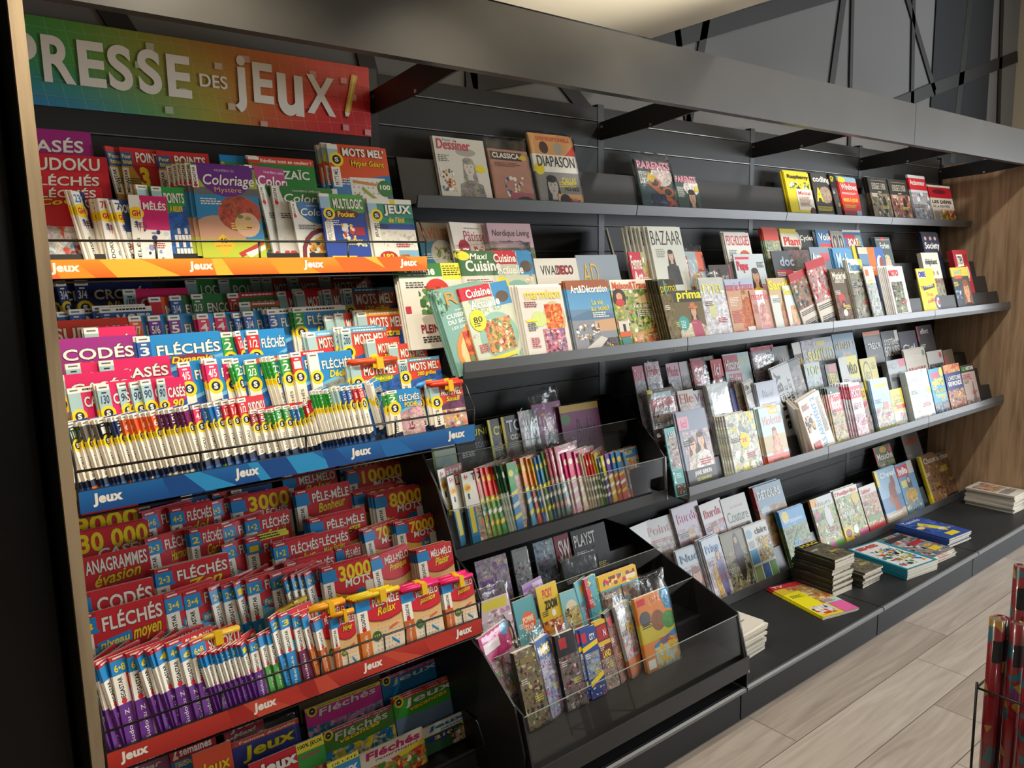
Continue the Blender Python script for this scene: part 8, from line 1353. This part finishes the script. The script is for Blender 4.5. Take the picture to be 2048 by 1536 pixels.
I('k2',1,.5311,-.3964,.3436,.084,.2099,.005,.3412,-.0053,mz('6ab0c0','','w',(0,0,1,1),[('R',.3,.1,.8,.25,'c8a83c'),('E',.5,.65,.26,.2,'d85a6a'),('N',0,.3,1,1,['8ac8d0','4a90a4','d8a0a8'],24,.09,.15)]),'aqua baby magazine with rose figure')
I('k2',1,.5682,-.402,.3436,.07,.2128,.005,.2068,-.0032,mz('4a9aa8','','w',(0,0,1,1),[('R',0,.0,.35,.5,'c83a4a'),('N',0,0,1,1,['3a8a9a','c8d83c','8ac0b8'],24,.09,.15)]),'teal and red children’s magazine',n=2,st=(-.004,.0054))
I('k2',1,.6286,-.394,.3478,.196,.1934,.005,0,.0023,mz('5a9aa8','','w',(0,0,1,1),[('R',0,0,1,.26,'e0b42c'),('N',.1,.05,.95,.22,['c83a5a','3a6a9c','f0dc8a','8a4a2c'],16,.06,.1,0),('R',.7,.12,.95,.2,'e8dcb8'),('N',0,.3,1,1,['7a5a44','4a8a98','c8a07a','5a3a2c'],30,.09,.16)]),'teal children’s magazine with yellow animal banner',n=2,st=(-.004,.0054))
I('k2',0,.0358,-.5376,.2692,.15,.2946,.01,.3024,-.03,mz('b8246c','','w',(0,0,1,1),[('R',.1,.1,.62,.2,'e8dce4'),('E',.85,.06,.14,.08,'3a8ab0'),('N',0,.3,1,1,['e0a8c4','d8508c','f0e8ee','b03a74','8ac08a'],50,.07,.14)]),'hot pink toy magazine',film=0.02)
I('k2',0,.1151,-.5576,.2565,.086,.2366,.02,0,-.03,mz('3a342c','','w',(0,0,1,1),[('N',0,0,1,1,['5a4a34','2a2824','8a7a54','c8b890','4a2a24'],50,.08,.15),('R',.2,.1,.8,.18,'8a7a4a')]),'dark brown toy magazine bulging in plastic',film=0.04)
I('k2',0,.2042,-.5574,.257,.081,.2435,.018,.2736,-.0054,mz('2a5a9c','MEG','e0b82c',(.25,.08,.6,.14),[('N',0,.25,1,1,['3a6ab0','c83a34','d8d8dc','1c3a6a','8ab8d8'],50,.06,.13)],None,None,.05),'blue toy magazine bulging in plastic',film=0.05)
I('k2',0,.275,-.5573,.2576,.084,.2356,.016,0,.0054,mz('17181c','','w',(0,0,1,1),[('R',.15,.06,.5,.2,'b8202c'),('N',0,.3,1,1,['2a2a30','4a3a30','8a3a3a','c8c4c0','1a1a20'],40,.06,.13)]),'black toy magazine with red square in plastic',film=0.045)
I('k2',0,.3794,-.5678,.2606,.068,.2222,.005,0,.0057,mz('24448c','CITY','f0f0ea',(.5,.1,.36,.09),[('R',.06,.06,.34,.2,'c8202c'),('poly',[(.0,.26),(1,.2),(1,.27),(0,.33)],'e8c81c'),('N',.05,.36,.95,.72,['3a6ab0','8ab0d8','d8b83c','5a7a9c'],40,.06,.11),('poly',[(.1,.76),(1,.66),(1,.73),(.12,.84)],'e8c81c'),('N',0,.84,1,1,['b83a44','d8d8dc','3a4a7a'],16,.08,.12)]),'royal blue toy magazine with yellow bands',n=3,st=(-.014,.0055))
I('k2',0,.4541,-.562,.2606,.06,.2248,.005,0,-.0056,mz('6a1f28','N','e8dcd4',(.5,.14,.2,.1),[('R',0,0,1,.06,'d8b02c'),('R',.1,.08,.9,.28,'a8202c'),('T','LAND',.2,.44,.6,.1,'e0cc4a',.04),('N',0,.55,1,1,['8a8a84','5a5248','c8c0a8','8a2a30'],34,.07,.12),('R',0,.3,1,.36,'d8b02c')]),'dark red toy magazine with yellow bands',n=2,st=(-.004,.0054))
I('k2',0,.5188,-.562,.2606,.052,.2396,.005,.3026,.0062,mz('30282a','','w',(0,0,1,1),[('R',.2,.08,.7,.2,'b8283a'),('N',0,.2,1,1,['4a3434','8a5a44','c89a7a','3a4a5a','a85a50'],44,.08,.14)]),'dark magazine with small crimson square',n=2,st=(-.004,.0054))
I('k2',0,.5679,-.5569,.2587,.085,.2472,.012,.235,-.0018,mz('c0bcb8','Pok','e0b82c',(.45,.28,.5,.16),[('N',0,0,1,.3,['d8dcdc','a8b0b0','f0f4f4'],30,.08,.15),('N',0,.4,1,.75,['c8c4c0','d84a4a','8aa0b8','e0dcd8'],34,.07,.12),('R',0,.75,1,1,'c8703a')],None,None,.04,'2a4a8a'),'silver and orange card magazine in plastic',film=0.05)
I('k2',0,.6404,-.5651,.254,.175,.2553,.014,0,.0038,mz('d8843a','','w',(0,0,1,1),[('R',.05,.03,.28,.12,'c8303c'),('T','La vie',.42,.05,.34,.07,'a82a2c',.0),('poly',[(.7,0),(1,0),(1,.3),(.8,.26)],'2f86b0'),('R',0,.36,1,.62,'c8b83c'),('E',.2,.3,.16,.1,'5a5a5c'),('E',.55,.38,.2,.14,'8a5a34'),('E',.85,.42,.2,.12,'4a8a3c'),('poly',[(.3,.68),(1,.56),(1,.64),(.32,.76)],'3a86c0'),('R',.3,.72,1,1,'b8c4c0'),('E',.5,.82,.08,.14,'e0b41c'),('E',.8,.74,.1,.1,'e0b41c'),('N',.3,.75,1,1,['d8b82c','c8d0cc','c89a5a'],20,.06,.1,0),('R',.05,.84,.26,.96,'e8e4dc')]),'orange children’s magazine with yellow toys in plastic',film=0.07)
# ================================================================== piles lying on the plinth
def flat(kind, x, y, z, w, h, t, ang, d, label, cat, group, spine='w'):
    """one magazine lying face up; (x, y) is its near left corner, ang turns it about the vertical"""
    a = Art(w, h, label); d(a)
    o = newobj(kind, None)
    o.matrix_world = Matrix.Translation((x, y, z)) @ Matrix.Rotation(ang, 4, 'Z') @ Matrix.Rotation(-math.pi / 2, 4, 'X')
    o['label'] = label; o['category'] = cat; o['group'] = group
    newobj('cover', sheet(a, w, h, t, spine), o)
    p = pages_mesh(w, h, t); me = bpy.data.meshes.new('pages'); me.from_pydata(p.v, [], p.f); me.materials.append(M_PAPER)
    newobj('pages', me, o)
    return o
def pile(kind, x, y, w, h, t, n, ang, d, top, rest, cat, group, spine='w', drift=(0, 0), jit=.004, seed=1, z0=0.1402, jang=.03, sheet_d=None):
    r = random.Random(seed); first = None
    for k in range(n):
        istop = k == n - 1
        px, py = x + drift[0] * k + r.uniform(-jit, jit), y + drift[1] * k + r.uniform(-jit, jit)
        pa = ang + r.uniform(-jang, jang)
        if istop or first is None or r.random() < 0.0:
            o = flat(kind, px, py, z0 + k * (t + .0003), w, h, t, pa, d, top if istop else rest, cat, group if istop else rest, spine)
            if not istop: first = o
        else:
            o = first.copy(); COL.objects.link(o)
            o.matrix_world = Matrix.Translation((px, py, z0 + k * (t + .0003))) @ Matrix.Rotation(pa, 4, 'Z') @ Matrix.Rotation(-math.pi / 2, 4, 'X')
            for ch in first.children:
                c = ch.copy(); COL.objects.link(c); c.parent = o
PG = 'magazines lying on the plinth'
DD = mz
pile('magazine', 1.692, -.615, .205, .34, .006, 2, math.radians(-14), mz('d8c02c', 'TV', 'f0ece0', (.05, .03, .3, .06), [('R', 0, 0, 1, .12, 'c8283c'), ('N', .3, .12, 1, .6, ['b87a3c', 'c89a4a', 'a86a34', 'd8c89a'], 30, .08, .14), ('poly', [(0, .3), (.5, .25), (.5, .9), (0, .95)], 'e8dc1c'), ('R', .05, .72, .55, .92, 'c8c8c8'), ('N', .05, .72, .5, .95, ['2a2a2a', 'c83a2c', 'e8e4dc'], 16, .05, .1, 0), ('R', .6, .72, 1, 1, 'd85a9a'), ('R', .55, .6, 1, .72, 'a8c8bc')]),
     'yellow television magazine with pink corner lying flat on plinth', 'second yellow television magazine lying beneath the first one', 'magazine', PG, seed=3)
pile('magazine', 1.934, -.519, .155, .21, .0116, 14, math.radians(-3), mz('2a2820', 'MAG', 'd8c02c', (.1, .04, .8, .12), [P(['4a463a', '6a6450', '2a2822', '8a8468'], 0, .2)]),
     'black and yellow magazine topmost of the tall leaning pile', 'black-spined magazine inside the tall leaning pile on the plinth', 'magazine', PG, spine='2c2a24', drift=(.0017, .0004), jit=.006, seed=4)
pile('magazine', 2.125, -.565, .155, .205, .0085, 8, math.radians(-2), mz('3a362c', '', 'w', (0, 0, 1, 1), [P(['5a5444', '8a8470', '3a362c'], 0, 0)]),
     'small dark magazine topmost of the short pile behind tall pile', 'small dark magazine inside the short pile behind tall pile', 'magazine', PG, spine='2c2a24', drift=(.001, .0005), jit=.006, seed=5)
pile('book', 2.369, -.651, .245, .325, .0125, 4, math.radians(-8), mz('1f86a0', 'auto-moto', 'c8303c', (.1, .05, .62, .13), [('R', .0, .03, .9, .97, 'dcdcd8'), ('N', .1, .25, .85, .9, ['2a2a2c', 'e0a82c', 'c83a34', '4a9a3c', '3a7ab0', 'c8c8c4'], 46, .05, .1, 0), ('R', 0, 0, .06, 1, '1f86a0'), ('T', 'Salon', .35, .45, .3, .1, '1a1a1a', .0, .2), ('T', '2024', .5, .3, .3, .09, '2a72b8')]),
     'thick teal car yearbook topmost of its pile', 'thick teal car yearbook inside the pile on the plinth', 'book', 'car yearbooks on the plinth', spine='1c7088', jit=.0015, seed=6, jang=.01)
pile('magazine', 2.650, -.645, .22, .30, .0072, 5, math.radians(-5), mz('3a3c40', '', 'w', (0, 0, 1, 1), [('N', 0, 0, 1, 1, ['8a8a8c', 'c83a44', '4a8aa8', '2a2a2c', 'd8d4cc', '3a6a44'], 60, .06, .12), ('R', .1, .1, .9, .24, '2a2a2c'), ('R', .5, .72, .85, .86, 'd8c02c'), ('R', .4, .4, .9, .52, 'a82a3a')]),
     'dark car magazine topmost of the pile beside teal yearbooks', 'dark car magazine lower in the pile beside teal yearbooks', 'magazine', PG, spine='3a3a3c', jit=.004, seed=7)
pile('magazine', 2.936, -.60, .225, .295, .0085, 6, math.radians(-4), mz('2c4a94', 'Tennis', 'b8c8e0', (.08, .05, .7, .1), [('N', .1, .2, 1, .7, ['3a5aa8', '24407e', '4a6ab4'], 30, .1, .16), ('poly', [(.3, .3), (.5, .2), (.75, .6), (.6, .75)], 'd8c83c'), ('E', .45, .38, .07, .05, 'c88a64'), ('E', .6, .62, .12, .05, 'd8dcd8'), ('R', .3, .78, .7, .92, 'e0cc2c'), ('E', .2, .4, .12, .06, 'd8c82c')]),
     'blue tennis magazine topmost of the farther pile on plinth', 'pale-edged magazine under the blue tennis magazine', 'magazine', PG, spine='8a8a8c', jit=.005, seed=8)
pile('newspaper', 3.804, -.602, .20, .27, .0115, 9, math.radians(-1), mz('d4cec2', '', 'w', (0, 0, 1, 1), [('N', .1, .1, .9, .6, ['b84a4a', '8a8a88', 'c8c4bc', 'd8b04a'], 30, .06, .12), LL(.1, .65, .8, 8, '4a4844')]),
     'newspaper topmost of the pile beside the far oak panel', 'newspaper inside the pile beside the far oak panel', 'newspaper', 'newspapers on the plinth', spine='cfc8bc', jit=.006, seed=9)
pile('newspaper', 1.02, -.615, .275, .30, .0095, 12, math.radians(3), mz('dad4c8', '', 'w', (0, 0, 1, 1), [('R', .1, .06, .9, .2, 'c83a3a'), ('R', .0, .0, .3, .06, 'd8c04a'), ('N', .1, .3, .5, .5, ['3a3a3c', '8a8a88'], 10, .06, .1, 0), LL(.1, .55, .8, 12, '5a5854'), LL(.55, .25, .4, 8, '5a5854')]),
     'newspaper topmost of the pile beside the lower black bin', 'newspaper inside the pile beside the lower black bin', 'newspaper', 'newspapers on the plinth', spine='dcd6ca', jit=.006, seed=10)
